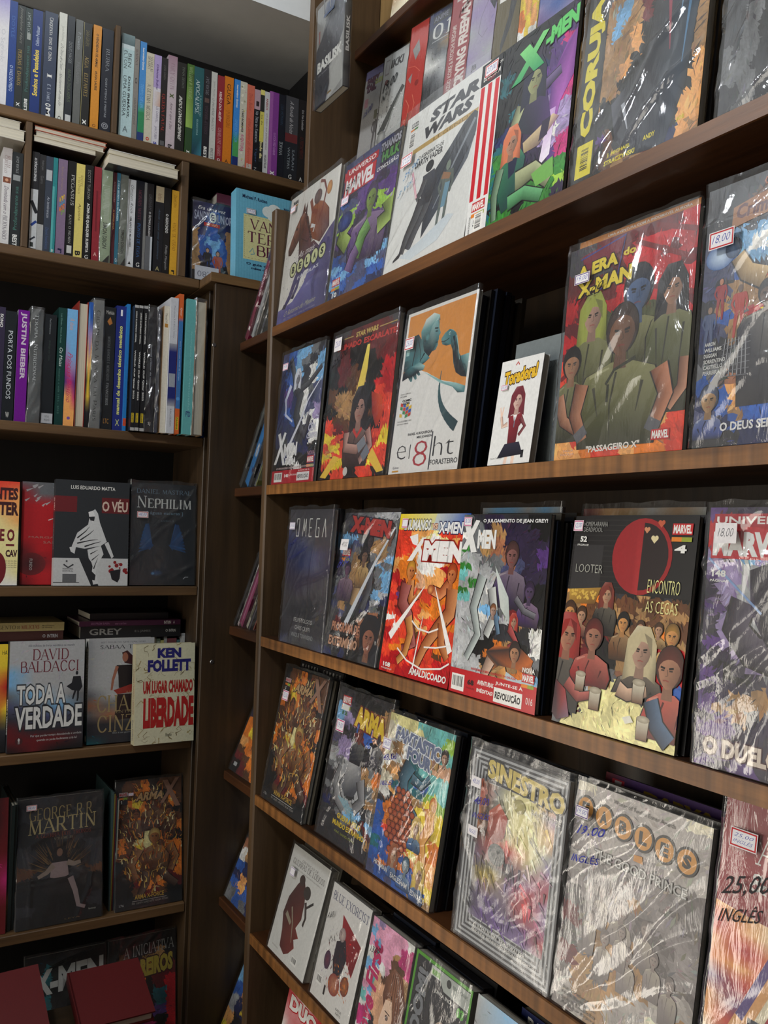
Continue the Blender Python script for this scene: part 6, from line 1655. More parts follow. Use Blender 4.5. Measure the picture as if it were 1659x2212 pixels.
# ---- middle row (shelf B)
def art_storm(a):
    a.field('ibBBgK/ibBgKB/nbBKwB/nbnKwB/npnwgi/npnwni/nbnwiP/nnbnwP/nnnKnw/nKnKnw/kKwnnk/knwkkn/kkkwkn/kkkkkk'); a.strokes(260, .08, .35, ang=2.2, ink=.2)
    a.line([(.27, .26), (.17, .36), (.20, .48), (.38, .54)], .06, (196, 202, 224), .02)
    a.limb([(.20, .05), (.30, .16), (.36, .26)], .08, .07, (40, 42, 56)); a.limb([(.40, .28), (.52, .36), (.46, .50), (.58, .62)], .14, .12, (24, 24, 34)); a.limb([(.46, .32), (.70, .28), (.96, .18)], .07, .05, (30, 30, 40)); a.limb([(.52, .56), (.70, .66), (.78, .52)], .11, .08, (36, 36, 50)); a.head(.42, .22, .06, (150, 150, 160), (214, 216, 224), 1)
    a.line([(.98, .26), (.72, .40), (.56, .56), (.26, .80)], .012, (214, 216, 226), .05)
    a.poly([(.06, .62), (.12, .61), (.30, .86), (.24, .86)], (226, 226, 226)); a.poly([(.22, .61), (.27, .62), (.08, .85), (.02, .85)], (226, 226, 226)); a.text('MEN', .24, .70, .56, .80, (226, 226, 226), bold=.05); a.text('EXTRA', .30, .81, .56, .86, (226, 226, 226), bold=.05)
    a.text('CEM', .78, .58, .94, .64, (200, 200, 214), bold=.03); a.text('CLEMENTE', .76, .65, .99, .69, (200, 200, 214), bold=.03); a.text('NOVA', .82, .78, .97, .81, (200, 150, 160)); mv(a, .82, .815, .15)
    a.text('O REGRESSO DE ALGUÉM DO PASSADO', .10, .875, .99, .892, (206, 180, 180), bold=.02); a.rect(0, .90, 1, 1, (176, 24, 40)); a.barcode(.06, .915, .26, .985); a.text('148', .32, .93, .42, .955, 'w', bold=.04); a.text('PÁGINAS', .46, .93, .62, .945, 'w'); a.text('JUNTE-SE À', .64, .905, .90, .92, 'w'); a.rect(.62, .925, .90, .985, (222, 220, 220)); a.text('REVOLUÇÃO', .64, .935, .88, .975, 'k', bold=.03)
def art_reign(a):
    a.field('xxddddx/xddkddd/xdkkddd/kdkkkdd/kdukkkr/kduukkr/ukuUkrr/uUUUkRr/kUUukRR/RuUuukR/RduukkR/yRduRRy/RyRkRry/yRRkkRR/RykkRyR/kRRkRRk'); a.strokes(300, .075, .35, ang=1.2, ink=.18)
    a.poly([(.56, .14), (.60, .14), (.60, .30), (.56, .46), (.44, .50)], [(240, 220, 100), (240, 220, 100), (232, 200, 90), (226, 190, 80), (226, 190, 80)])
    a.poly([(0, .98), (.20, .84), (.30, .86), (.10, .99)], (230, 190, 70)); a.poly([(.99, .97), (.80, .82), (.74, .88), (.90, .98)], (230, 190, 70))
    a.poly([(.70, .46), (.86, .50), (.90, .62), (.82, .70), (.74, .60)], [(150, 40, 30), (214, 80, 40), (190, 60, 40), (150, 40, 30), (110, 30, 26)])
    a.bust(.545, .545, .095, (196, 146, 128), (26, 20, 24), (60, 36, 44), kind=1, wide=2.1, low=.93)
    a.limb([(.38, .70), (.38, .80), (.56, .82), (.72, .74)], .09, .07, (178, 124, 112)); a.line([(.58, .815), (.68, .765)], .085, (120, 126, 134), .075); a.limb([(.70, .70), (.76, .80), (.62, .90)], .08, .06, (170, 116, 106)); a.line([(.74, .82), (.66, .88)], .085, (110, 116, 126), .075); a.line([(.48, .685), (.545, .735), (.61, .685)], .03, (190, 50, 44))
    a.rect(.10, .045, .32, .052, (176, 150, 84)); a.rect(.72, .045, .97, .052, (176, 150, 84)); a.text('STAR WARS', .36, .03, .70, .065, (196, 170, 90), bold=.04)
    a.text('REINADO', .08, .085, .46, .125, (196, 50, 44), bold=.04); a.text('ESCARLATE', .50, .085, .97, .125, (196, 50, 44), bold=.04)
    hand(a, '25,00', .04, .15, .30, .21, (16, 14, 16), rise=.07); a.text('CHARLES SOULE', .05, .80, .20, .82, (200, 180, 120)); a.text('LUKE ROSS', .05, .83, .18, .85, (200, 180, 120)); a.ell(.42, .955, .035, -1, (200, 196, 190))
def art_eight(a):
    a.rect(0, 0, 1, 1, (226, 224, 220))
    a.poly([(.03, .02), (.97, .02), (.97, .54), (.78, .50), (.60, .47), (.42, .41), (.25, .37), (.10, .40), (.03, .41)], [(214, 140, 66)] * 9)
    tl, dk, lt, mid = (66, 116, 122), (24, 32, 40), (156, 196, 194), (96, 146, 148)
    # teal man in profile, looking right
    a.poly([(.03, .16), (.20, .15), (.30, .22), (.36, .29), (.42, .32), (.34, .345), (.20, .35), (.03, .37)], [tl, dk, tl, mid, tl, dk, tl, dk])
    a.poly([(.24, .13), (.30, .075), (.40, .055), (.475, .075), (.50, .12), (.505, .15), (.535, .185), (.515, .20), (.52, .22), (.51, .235), (.515, .255), (.49, .28), (.44, .285), (.40, .31), (.32, .27), (.27, .20)], [tl, lt, lt, mid, tl, mid, mid, tl, mid, tl, mid, tl, dk, dk, dk, tl])
    a.poly([(.235, .14), (.29, .07), (.40, .045), (.49, .07), (.505, .105), (.45, .10), (.40, .12), (.36, .19), (.31, .22), (.26, .20)], [mid, (206, 216, 212), (214, 222, 218), lt, dk, (176, 200, 198), mid, dk, dk, tl])
    a.ell(.345, .185, .028, .022, mid, tl); a.line([(.44, .145), (.49, .15)], .012, dk); a.line([(.455, .165), (.49, .168)], .010, dk); a.line([(.48, .235), (.512, .236)], .007, dk); a.line([(.33, .28), (.27, .33)], .02, dk, .005)
    a.rect(.03, .17, .11, .30, tl); a.rect(.045, .19, .09, .27, lt); a.line([(.12, .16), (.18, .24), (.16, .35)], .025, dk, .01); a.line([(.20, .17), (.26, .26), (.28, .34)], .012, dk, .004)
    a.poly([(.03, .375), (.14, .345), (.27, .33), (.36, .36), (.345, .385), (.28, .385), (.31, .41), (.285, .415), (.24, .395), (.26, .43), (.235, .435), (.19, .405), (.19, .44), (.165, .44), (.12, .41), (.03, .425)], [dk, tl, mid, lt, tl, dk, mid, tl, dk, mid, tl, dk, mid, tl, dk, dk])
    # long necked reptile, head to the left
    a.poly([(.555, .225), (.60, .195), (.66, .18), (.71, .19), (.76, .215), (.80, .27), (.82, .33), (.86, .36), (.97, .355), (.97, .49), (.90, .48), (.82, .45), (.77, .39), (.735, .31), (.70, .275), (.64, .275), (.58, .26)], [mid, mid, tl, lt, tl, mid, dk, tl, lt, dk, dk, dk, tl, dk, tl, dk, tl])
    a.line([(.56, .243), (.62, .245), (.67, .235)], .008, dk); a.ell(.67, .205, .014, .010, lt); a.ell(.672, .206, .007, .005, dk); a.line([(.73, .23), (.78, .31), (.82, .40)], .022, dk, .01); a.line([(.77, .23), (.81, .30), (.85, .38)], .010, lt, .004)
    for k in range(9):
        a.line([(.80 + k * .018, .37 + k * .006), (.79 + k * .019, .42 + k * .006)], .006, dk)
    for k in range(14):
        t = k / 13
        a.line([(.62 - .03 * math.sin(t * 3.1) + .34 * t * t, .42 + .36 * t ** .8), (.62 - .03 * math.sin((t + .09) * 3.1) + .34 * (t + .09) ** 2, .42 + .36 * (t + .09) ** .8)], .010 + .09 * t, mixc(tl, dk, .2 + .5 * t)) if t < .91 else None
    a.poly([(.36, .40), (.50, .435), (.66, .485), (.84, .51), (.97, .54), (.97, .575), (.88, .57), (.80, .53), (.62, .49)], [lt, (206, 216, 214), lt, lt, mid, tl, dk, mid, lt])
    a.text('EDIÇÃO ESPECIAL', .04, .505, .20, .515, 'k'); a.text('EXCLUSIVA', .04, .52, .14, .53, 'k')
    cc = [(200, 60, 40), (226, 180, 50), (60, 140, 80), (50, 90, 170), (230, 230, 230)]
    for i in range(4):
        for j in range(4):
            a.poly([(.06 + i * .045, .575 + j * .022 + abs(i - 2) * -.006), (.10 + i * .045, .575 + j * .022 - abs(i - 1) * .006), (.10 + i * .045, .595 + j * .022 - abs(i - 1) * .006), (.06 + i * .045, .595 + j * .022 - abs(i - 2) * .006)], cc[(i * 3 + j * 2) % 5])
    a.text('COMIC', .08, .545, .22, .56, 'k', bold=.05); a.text('CON', .09, .563, .20, .578, 'k', bold=.05); a.text('3 A 6 DEZEMBRO 2015', .04, .675, .26, .685, (90, 90, 90)); a.text('SÃO PAULO BRASIL', .04, .69, .22, .70, (90, 90, 90))
    a.text('RAFAEL ALBUQUERQUE', .24, .76, .60, .778, (60, 60, 62), bold=.02); a.text('MIKE JOHNSON', .38, .785, .60, .803, (60, 60, 62), bold=.02)
    a.text('e', .10, .83, .24, .915, (50, 50, 54), bold=-.02); a.text('I', .295, .83, .305, .915, (50, 50, 54)); a.text('8', .36, .815, .56, .965, (170, 50, 60), bold=-.02); a.rect(.60, .77, .615, .99, (60, 60, 70)); a.text('ht', .64, .80, .92, .915, (50, 50, 54), bold=-.02)
    a.text('FORASTEIRO', .62, .935, .99, .965, (50, 50, 54), bold=.01); a.text('Lino', .07, .955, .16, .97, (70, 70, 90)); a.rect(.06, .98, .16, .99, (206, 150, 60))
def art_tora(a):
    a.rect(0, 0, 1, 1, (226, 226, 224))
    dr, dkb = (110, 32, 42), (34, 32, 50)
    a.line([(.44, .92), (.42, 1.0)], .07, (234, 204, 186)); a.line([(.60, .92), (.60, 1.0)], .07, (234, 204, 186))
    a.limb([(.36, .62), (.24, .64), (.18, .54)], .07, .05, (234, 202, 182), (120, 70, 60)); a.line([(.18, .54), (.13, .45)], .035, (234, 202, 182), .025); a.line([(.19, .54), (.21, .45)], .035, (234, 202, 182), .025)
    a.poly([(.36, .55), (.66, .53), (.74, .60), (.64, .66), (.62, .82), (.42, .82), (.40, .66)], [(140, 44, 54), (130, 40, 48), (110, 32, 42), (110, 32, 42), (90, 26, 36), (90, 26, 36), (130, 40, 50)]); a.limb([(.66, .58), (.78, .66), (.66, .74)], .07, .05, dr, (50, 16, 22)); a.poly([(.36, .81), (.70, .80), (.82, .92), (.22, .94)], [(44, 42, 60), (44, 42, 60), (24, 22, 36), (24, 22, 36)]); a.poly([(.47, .54), (.57, .53), (.52, .62)], (238, 238, 238)); a.line([(.52, .56), (.52, .66)], .02, (110, 116, 130))
    a.head(.53, .40, .125, (238, 208, 190), (116, 44, 54), 1, 0, (70, 30, 36))
    a.text('Toradora!', .12, .09, .90, .23, (226, 180, 40), bold=.05, out=(60, 30, 20), rise=.04); a.line([(.36, .06), (.40, .03), (.44, .06)], .02, (190, 40, 40))
    a.text('Yasuko Takemiya', .05, .93, .34, .95, (110, 110, 110)); a.rect(.78, .88, .84, .95, (30, 30, 34))
def art_age(a):
    a.field('xxddddddr/xddddrrrr/ddxdrrrdr/ddddrrrrd/rdddrrrrr/rddrrdrrr/ddfffffrd/rdfffffFr/dfffffffF/RfffffffF/RfffffffF/RffFFffff/RSfFFFffR/RdfFFFfSR/OrfFFFOOR/ORSfFORSR/OOoRROooR'); a.strokes(300, .07, .25, ang=1.4, ink=.12)
    for (p, q) in (((.55, .06), (1, .22)), ((.70, .02), (1, .10)), ((.45, .22), (1, .36)), ((.0, .62), (.3, .50))):
        a.line([p, q], .03, (120, 26, 30))
    ol = (84, 86, 46)
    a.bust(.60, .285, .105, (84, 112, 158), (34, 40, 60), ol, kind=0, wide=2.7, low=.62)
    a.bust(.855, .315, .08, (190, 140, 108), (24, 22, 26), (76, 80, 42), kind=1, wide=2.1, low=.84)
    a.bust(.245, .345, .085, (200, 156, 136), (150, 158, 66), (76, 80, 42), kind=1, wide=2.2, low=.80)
    a.bust(.095, .555, .075, (190, 136, 100), (24, 20, 22), (70, 74, 40), kind=0, wide=1.9, low=.92)
    a.limb([(.0, .70), (.06, .82), (.20, .88)], .09, .06, (170, 100, 66)); a.limb([(.98, .62), (.97, .74), (.88, .82)], .08, .055, (180, 110, 76))
    a.bust(.50, .455, .115, (134, 88, 62), (70, 48, 40), (88, 90, 48), kind=2, wide=2.9, low=.96)
    a.limb([(.80, .64), (.86, .76), (.78, .90)], .12, .08, (176, 92, 54)); a.limb([(.20, .66), (.16, .80), (.24, .92)], .11, .08, (160, 86, 52)); a.line([(.80, .86), (.77, .91)], .10, (90, 90, 96), .10); a.line([(.20, .87), (.24, .91)], .10, (90, 90, 96), .10)
    a.line([(.40, .68), (.46, .62), (.62, .58)], .02, (40, 42, 26)); a.line([(.42, .68), (.42, .76)], .02, (40, 42, 26))
    a.poly([(.11, .045), (.47, .005), (.44, .08), (.14, .12)], [(120, 30, 50)] * 4); a.line([(.10, .06), (.47, .012), (.42, .20), (.24, .24)], .012, (60, 60, 130))
    a.text('A ERA', .08, .085, .42, .145, (230, 206, 60), bold=.05, out=(30, 22, 20), rise=.02); a.text('do', .46, .075, .56, .11, (226, 200, 60), bold=.04); a.text('X-MAN', .09, .165, .54, .235, (230, 206, 60), bold=.05, out=(30, 22, 20), rise=.02)
    hand(a, '19,00', .10, .22, .34, .26, (20, 18, 18), rise=.05)
    a.text('"PASSAGEIRO X"', .28, .945, .70, .975, (230, 224, 216), bold=.03, rise=.005); mv(a, .78, .905, .13, ed=False); a.text('SALLA', .08, .955, .17, .965, (226, 190, 170)); a.text('NADLER', .06, .972, .18, .982, (226, 190, 170))
def art_crimson(a):
    a.field('KKkKKKKKKK/KKKuuUUUuu/KKKuUUUUuu/KKKKKuuKKK/KiBBKKKgUU/ibBwBdKgUU/ibBBbdgUUt/iibKUUUUUt/iKUrUyUUKK/iiUUrOUUKK/KUgUyyUKkk/nbUryyukkk/niUrOUukkk/nKUggUKkKu/KKggKUKkKu/ggKUKKdkuu/bKSKKUggrd/bbOSKbmPPr/nbObbbbmPm/ibUbbnnGmm/KnbnnniGGm/KKKnnnGiim'); a.strokes(380, .06, .35, ang=2.0, ink=.15)
    a.ell(.10, .275, .09, .05, (206, 226, 246), (60, 100, 160)); a.ell(.18, .255, .05, .04, (90, 120, 160), (40, 60, 90)); a.limb([(.21, .29), (.27, .36), (.38, .40)], .08, .11, (200, 160, 96))
    a.figure(.12, .36, .16, (150, 40, 44), (190, 130, 100)); a.figure(.24, .40, .20, (176, 60, 50), (110, 90, 80)); a.figure(.06, .46, .18, (70, 84, 120), (150, 120, 100)); a.bust(.40, .46, .05, (110, 84, 70), (40, 36, 40), (46, 44, 56), low=.86, wide=3.2); a.bust(.09, .82, .055, (206, 160, 110), (70, 90, 130), (50, 70, 140), low=.97, wide=1.8)
    for k in range(7):
        a.line([(.17 + k * .02, .60), (.15 + k * .025, .74)], .006, (150, 152, 156)); a.line([(.15, .62 + k * .02), (.32, .60 + k * .024)], .004, (110, 112, 118))
    a.poly([(.165, .10), (.30, .08), (.62, .06), (.62, .14), (.30, .165), (.16, .18)], [(160, 104, 56)] * 6); a.text('Crimson', .185, .095, .50, .15, (90, 26, 30), bold=.04, shear=.03); a.text('G', .34, .02, .40, .055, (170, 90, 50))
    for i, s in enumerate(('AARON', 'WILLIAMS', 'DUGGAN', 'SORRENTINO', 'CASTIELLO', 'FERREIRA')):
        a.text(s, .04, .60 + i * .022, .04 + .0135 * len(s), .615 + i * .022, (206, 206, 204), bold=.03)
    a.text('O DEUS SEM NOME', .17, .912, .66, .945, (226, 226, 226), bold=.03)
rcomic('B', (586, 1041), (676, 1040), (614, 769), 'dark blue comic with silver streaks above a red foot band', art_storm, t=.006, slv='sleeve', back=2, stk=[(.12, .09, '19,00', dict(sz=.13, border='m'))], slv_kw=SLH)
rcomic('B', (690, 1038), (828, 1029), (725, 728), 'dark red comic with yellow blade of light and dark haired woman', art_reign, t=.008, slv='sleeve', back=3, stk=[(.06, .035, '25,00', dict(sz=.12, border=None, ratio=.9))], slv_kw=SL)
rcomic('B', (838, 1029), (987, 1017), (884, 682), 'white comic with orange sky above a teal man and lizard', art_eight, t=.006, slv='sleeve', side=(206, 206, 202), back=9, back_t=.0072, stk=[(.045, .165, '25,00', dict(sz=.14, border='r', ratio=.75))], slv_kw=dict(amp=.9, nr=6))
rcomic('B', (1052, 1012), (1142, 999), (1086, 786), 'small white manga with red haired schoolgirl, leaning in the gap', art_tora, t=.009, name='manga_volume', cat='manga', side=(214, 214, 212), stk=[(.10, .24, '15,00', dict(sz=.16, border='m'))])
# grey box set behind the manga
def art_greybox(a):
    a.rect(0, 0, 1, 1, (112, 120, 122)); a.text('BOX', .62, .2, .9, .26, (90, 96, 100)); a.ell(.7, .62, .16, .18, (60, 60, 80), (112, 120, 122))
rcomic('B', (1090, 1008), (1196, 992), (1128, 752), 'grey bound volume standing just behind the small manga', art_greybox, t=.026, dx=.026, lean=5, name='graphic_novel', cat='book', side=(104, 112, 114))
stack_behind('dark comic in the loose row behind the grey volume', 'loose dark comics behind the grey volume', Vector((XR + .075, at_x(1080, 1008, XR).y, ZR['B'])), math.radians(6), .15, .20, 8, .008, random.Random(5))
rcomic('B', (1196, 999), (1473, 971), (1235, 547), 'red comic with five broad figures in olive shirts', art_age, t=.007, slv='sleeve', back=2, stk=[(.085, .135, '19,00', dict(sz=.13, border='p', ratio=.5))], slv_kw=dict(amp=1.0, nr=7))
def art_orangetop(a):
    a.rect(0, 0, 1, 1, (70, 30, 34)); a.rect(0, 0, 1, .028, (206, 130, 50)); a.text('UMA AVENTURA COM A INDOMÁVEL AURORA', .26, .006, .94, .02, (226, 220, 210), bold=.02)
rcomic('B', (1213, 998), (1473, 971), (1252, 527), 'orange topped comic peeking above the red one with olive figures', art_orangetop, t=.006, dx=.030, lean=4.4, slv='sleeve', slv_kw=dict(nr=3, amp=.6))
rcomic('B', (1494, 965), (1800, 938), (1517, 412), 'crowded battle comic with tan title scroll at the right edge', art_crimson, t=.009, slv='sleeve', back=2, stk=[(.055, .185, '18,00', dict(sz=.155, border='r', ratio=.62))], slv_kw=SLH, side=(150, 150, 150), wid=.172, lean=4)

# ---- fourth row (shelf C)
def art_omega(a):
    a.field('xxxx/xxxx/ixxx/nixx/nniv/vniv/vvvx/xvxx/xxKx/xKKx/xxKx/KxxK/iKKi'); a.strokes(120, .10, .12, ang=1.4, thin=.1, ink=.05, inkc=(40, 36, 44))
    for i, ch in enumerate('OMEGA'):
        u = .18 + i * .15
        P = {'O': [(0, 0), (.06, 0), (.06, 1), (0, 1), (0, 0)], 'M': [(0, 1), (.015, 0), (.04, .7), (.065, 0), (.08, 1)], 'E': [(.06, 0), (0, 0), (0, .5), (.05, .5), (0, .5), (0, 1), (.06, 1)], 'G': [(.07, 0), (0, 0), (0, 1), (.07, 1), (.07, .5), (.04, .5)], 'A': [(0, 1), (.04, 0), (.08, 1)]}[ch]
        for j in range(len(P) - 1):
            a.line([(u + P[j][0], .07 + .13 * P[j][1]), (u + P[j + 1][0], .07 + .13 * P[j + 1][1])], .012, (206, 206, 200))
    hand(a, '29,00', .14, .235, .34, .275, (36, 40, 100), rise=.05); hand(a, 'AUTOGRAFADO', .12, .32, .56, .355, (36, 40, 100), rise=.10)
    a.text('FELIPE FOLGOSI', .30, .80, .72, .83, (176, 176, 174)); a.text('CHRIS CIUFFI', .34, .855, .68, .885, (176, 176, 174)); a.text('VINICIUS TOWNSEND', .26, .91, .76, .94, (150, 154, 154))
def art_programme(a):
    a.field('xxggGGG/xxxntgg/xnnnttg/BBgkgUg/BBikUUg/BigkUUg/igUkgUB/vgUUkBg/vgUUKgB/vgUUkgB/gUUkKgB/iUUKKBG/KUUKnGn/nUKKngk/KiKKkSk/KdkkSSu/KdkkSUu/kgkkSSu/KgkkuuK/KgKkkKK/nKnkkKK'); a.strokes(330, .08, .4, ang=2.3, ink=.2)
    a.limb([(.52, .34), (.46, .50), (.40, .64)], .13, .09, (176, 132, 76)); a.limb([(.62, .34), (.66, .50), (.60, .66)], .12, .09, (36, 40, 54)); a.bust(.50, .30, .055, (140, 104, 84), (40, 36, 44), (170, 128, 72), low=.52, wide=2.2); a.head(.56, .20, .05, (70, 60, 64), (30, 26, 32), 2); a.head(.90, .14, .06, (150, 100, 80), (60, 40, 40)); a.bust(.22, .40, .05, (110, 70, 110), (60, 40, 80), (80, 50, 90), low=.62)
    a.line([(.95, .10), (.70, .34), (.50, .58), (.34, .78)], .02, (206, 212, 220), .07)
    a.text('X-MEN', .14, .04, .88, .155, (176, 50, 44), bold=.08, rise=-.04, out=(40, 20, 30))
    mv(a, .07, .255, .16); hand(a, '49,00', .07, .33, .34, .39, (50, 50, 150), rise=.05)
    a.text('PROGRAMA DE', .10, .765, .62, .83, (190, 130, 100), bold=.04, out=(60, 30, 30)); a.text('EXTERMÍNIO', .08, .85, .62, .93, (196, 150, 120), bold=.04, out=(60, 30, 30))
    a.poly([(.62, .76), (.70, .68), (.86, .68), (.97, .72), (.94, .90), (.84, .97), (.68, .94)], (28, 28, 36)); a.head(.80, .83, .11, (176, 110, 84), (30, 28, 36))
def art_inhuman(a):
    a.field('yyyYbbbb/yyyYbbbb/RROOYRRR/RROYwYOR/RRROwwOR/RROwwwOR/OoowwwoR/OoowwOro/roosOORo/rdosOORo/RdoRROoo/rpdRRoou/RdRRooRu/RrRROooR/wRRORRuo/RwRuORuR/rRRuRooR/rRouRRoR/RooRrRuR/RrrRrRrr/rrRrrRrr/rRrrrrrr'); a.strokes(420, .075, .3, ang=1.2, thin=.16, ink=.12, inkc=(90, 20, 16))
    sk = (70, 18, 14)
    a.limb([(.30, .42), (.34, .54), (.44, .50)], .10, .07, (206, 120, 50), sk); a.limb([(.24, .44), (.22, .56), (.34, .64), (.46, .80), (.30, .84)], .15, .07, (150, 60, 60), sk); a.limb([(.34, .64), (.40, .74), (.36, .86), (.26, .92)], .10, .06, (206, 130, 50), sk); a.limb([(.84, .42), (.74, .48), (.62, .46)], .10, .07, (214, 110, 50), sk); a.limb([(.90, .44), (.90, .58), (.76, .68), (.62, .80), (.54, .92)], .15, .07, (196, 110, 50), sk); a.limb([(.82, .64), (.84, .76), (.94, .84)], .10, .06, (200, 110, 46), sk); a.head(.28, .36, .06, (230, 150, 80), (236, 180, 60), 0, .2, sk); a.head(.86, .36, .06, (226, 140, 80), (206, 90, 40), 0, -.2, sk); a.ell(.44, .49, .045, .03, (230, 160, 90), (150, 60, 40)); a.ell(.60, .46, .045, .03, (230, 160, 90), (150, 60, 40))
    a.poly([(0, 0), (.55, 0), (.50, .10), (0, .10)], [(236, 210, 40), (220, 216, 150), (210, 206, 160), (226, 196, 40)]); a.poly([(.55, 0), (1, 0), (1, .12), (.50, .10)], [(200, 206, 200), (20, 80, 170), (20, 70, 160), (190, 200, 200)])
    a.text('INUMANOS', .09, .035, .48, .105, (236, 236, 230), bold=.04, out=(24, 24, 30)); a.text('VS', .50, .06, .58, .095, (226, 190, 160), bold=.05, out=(120, 40, 30)); a.text('X-MEN', .60, .05, .92, .12, (236, 236, 236), bold=.04, out=(20, 30, 80)); a.text('2', .96, .04, 1, .10, (220, 40, 40), bold=.05)
    a.poly([(.19, .145), (.31, .125), (.33, .18), (.31, .20), (.25, .19)], (238, 236, 234)); a.poly([(.31, .19), (.37, .20), (.46, .29), (.40, .30)], (238, 236, 234)); a.poly([(.44, .145), (.38, .15), (.20, .30), (.28, .295)], (238, 236, 234)); a.text('MEN', .42, .165, .98, .29, (238, 236, 234), bold=.09, out=(150, 30, 24))
    for (p, q, w) in (((.52, .44), (.10, .78), .07), ((.66, .44), (.97, .80), .06)):
        a.line([p, q], .006, (244, 240, 236), w)
    a.line([(.24, .84), (.40, .90), (.62, .93), (.88, .90), (.98, .86)], .014, (240, 232, 226)); a.line([(.40, .66), (.50, .70), (.66, .71), (.78, .68)], .014, (240, 232, 226)); a.line([(.62, .80), (.78, .79), (.96, .76)], .012, (240, 232, 226)); a.line([(.55, .62), (.50, .94)], .005, (244, 236, 230), .02)
    a.text('108', .06, .94, .17, .968, 'w', bold=.03); a.text('PÁGINAS!', .04, .972, .20, .984, 'w'); a.text('AMALDIÇOADO', .46, .935, .97, .985, 'w', bold=.03)
def art_jean(a):
    a.field('gKvvKKkk/ggvUvvkk/wgUUvvvk/ggUSvvvv/egUSSvvp/GGggSivp/eGGgiivv/TGGGgivv/GeGGgkkk/eGGwgkkk/TGGGgKkk/GGBBgdkk/GGwGGKUk/GGGGKKKw/GGGkKKKw/GGkkoUkw/GGkoUUkg/GGGkUUok/GGGUUooB/GGGUsooG/GGGGuoKg/gGGGGKKK'); a.strokes(360, .07, .35, ang=1.8, ink=.16)
    a.bust(.62, .22, .07, (150, 100, 96), (96, 62, 60), (70, 56, 96), low=.50, wide=2.6); a.bust(.84, .40, .05, (90, 70, 110), (60, 40, 80), (76, 50, 104), low=.58, wide=2.4); a.limb([(.70, .44), (.80, .50), (.92, .52)], .05, .04, (90, 90, 104)); a.limb([(.30, .34), (.22, .52), (.30, .66), (.18, .80)], .10, .06, (176, 190, 190)); a.limb([(.42, .40), (.48, .54), (.40, .66)], .09, .07, (200, 206, 206)); a.limb([(.48, .52), (.54, .64)], .05, .04, (70, 110, 150)); a.poly([(.44, .28), (.62, .44), (.66, .58), (.54, .50)], [(206, 214, 210), (190, 200, 196), (170, 180, 176), (200, 206, 200)]); a.head(.46, .52, .035, (206, 170, 150), (170, 110, 70)); a.head(.70, .56, .035, (206, 160, 130), (170, 60, 50), 1); a.limb([(.66, .60), (.74, .66), (.66, .70)], .06, .04, (170, 40, 44))
    a.poly([(.42, .74), (.52, .70), (.80, .69), (.94, .74), (.90, .82), (.78, .80), (.58, .80), (.48, .84)], [(50, 44, 46), (206, 110, 44), (60, 44, 40), (200, 104, 40), (40, 36, 40), (176, 92, 40), (60, 50, 46), (210, 120, 50)]); a.limb([(.48, .78), (.42, .86), (.46, .92)], .10, .07, (206, 164, 140)); a.limb([(.90, .78), (.94, .86)], .07, .05, (190, 150, 130)); a.limb([(.60, .82), (.66, .90), (.70, .95)], .11, .08, (226, 140, 50)); a.head(.74, .72, .055, (206, 150, 110), (60, 44, 40)); a.line([(.66, .84), (.80, .87), (.96, .84)], .05, (180, 196, 204), .05)
    a.poly([(.01, .045), (.08, .04), (.20, .21), (.13, .215)], (230, 230, 228)); a.poly([(.16, .03), (.21, .035), (.07, .20), (.01, .20)], (230, 230, 228)); a.text('MEN', .20, .085, .42, .19, (230, 230, 228), bold=.06)
    a.text('O JULGAMENTO DE JEAN GREY!', .25, .025, .97, .05, (226, 226, 226), bold=.03)
    redfoot(a); a.text('NOVÍSSIMOS X-MEN  GUARDIÕES DA GALÁXIA', .26, .84, .78, .855, (200, 50, 50), bold=.02); a.text('NOVA', .84, .78, .97, .805, 'w', bold=.03); mv(a, .84, .81, .13)
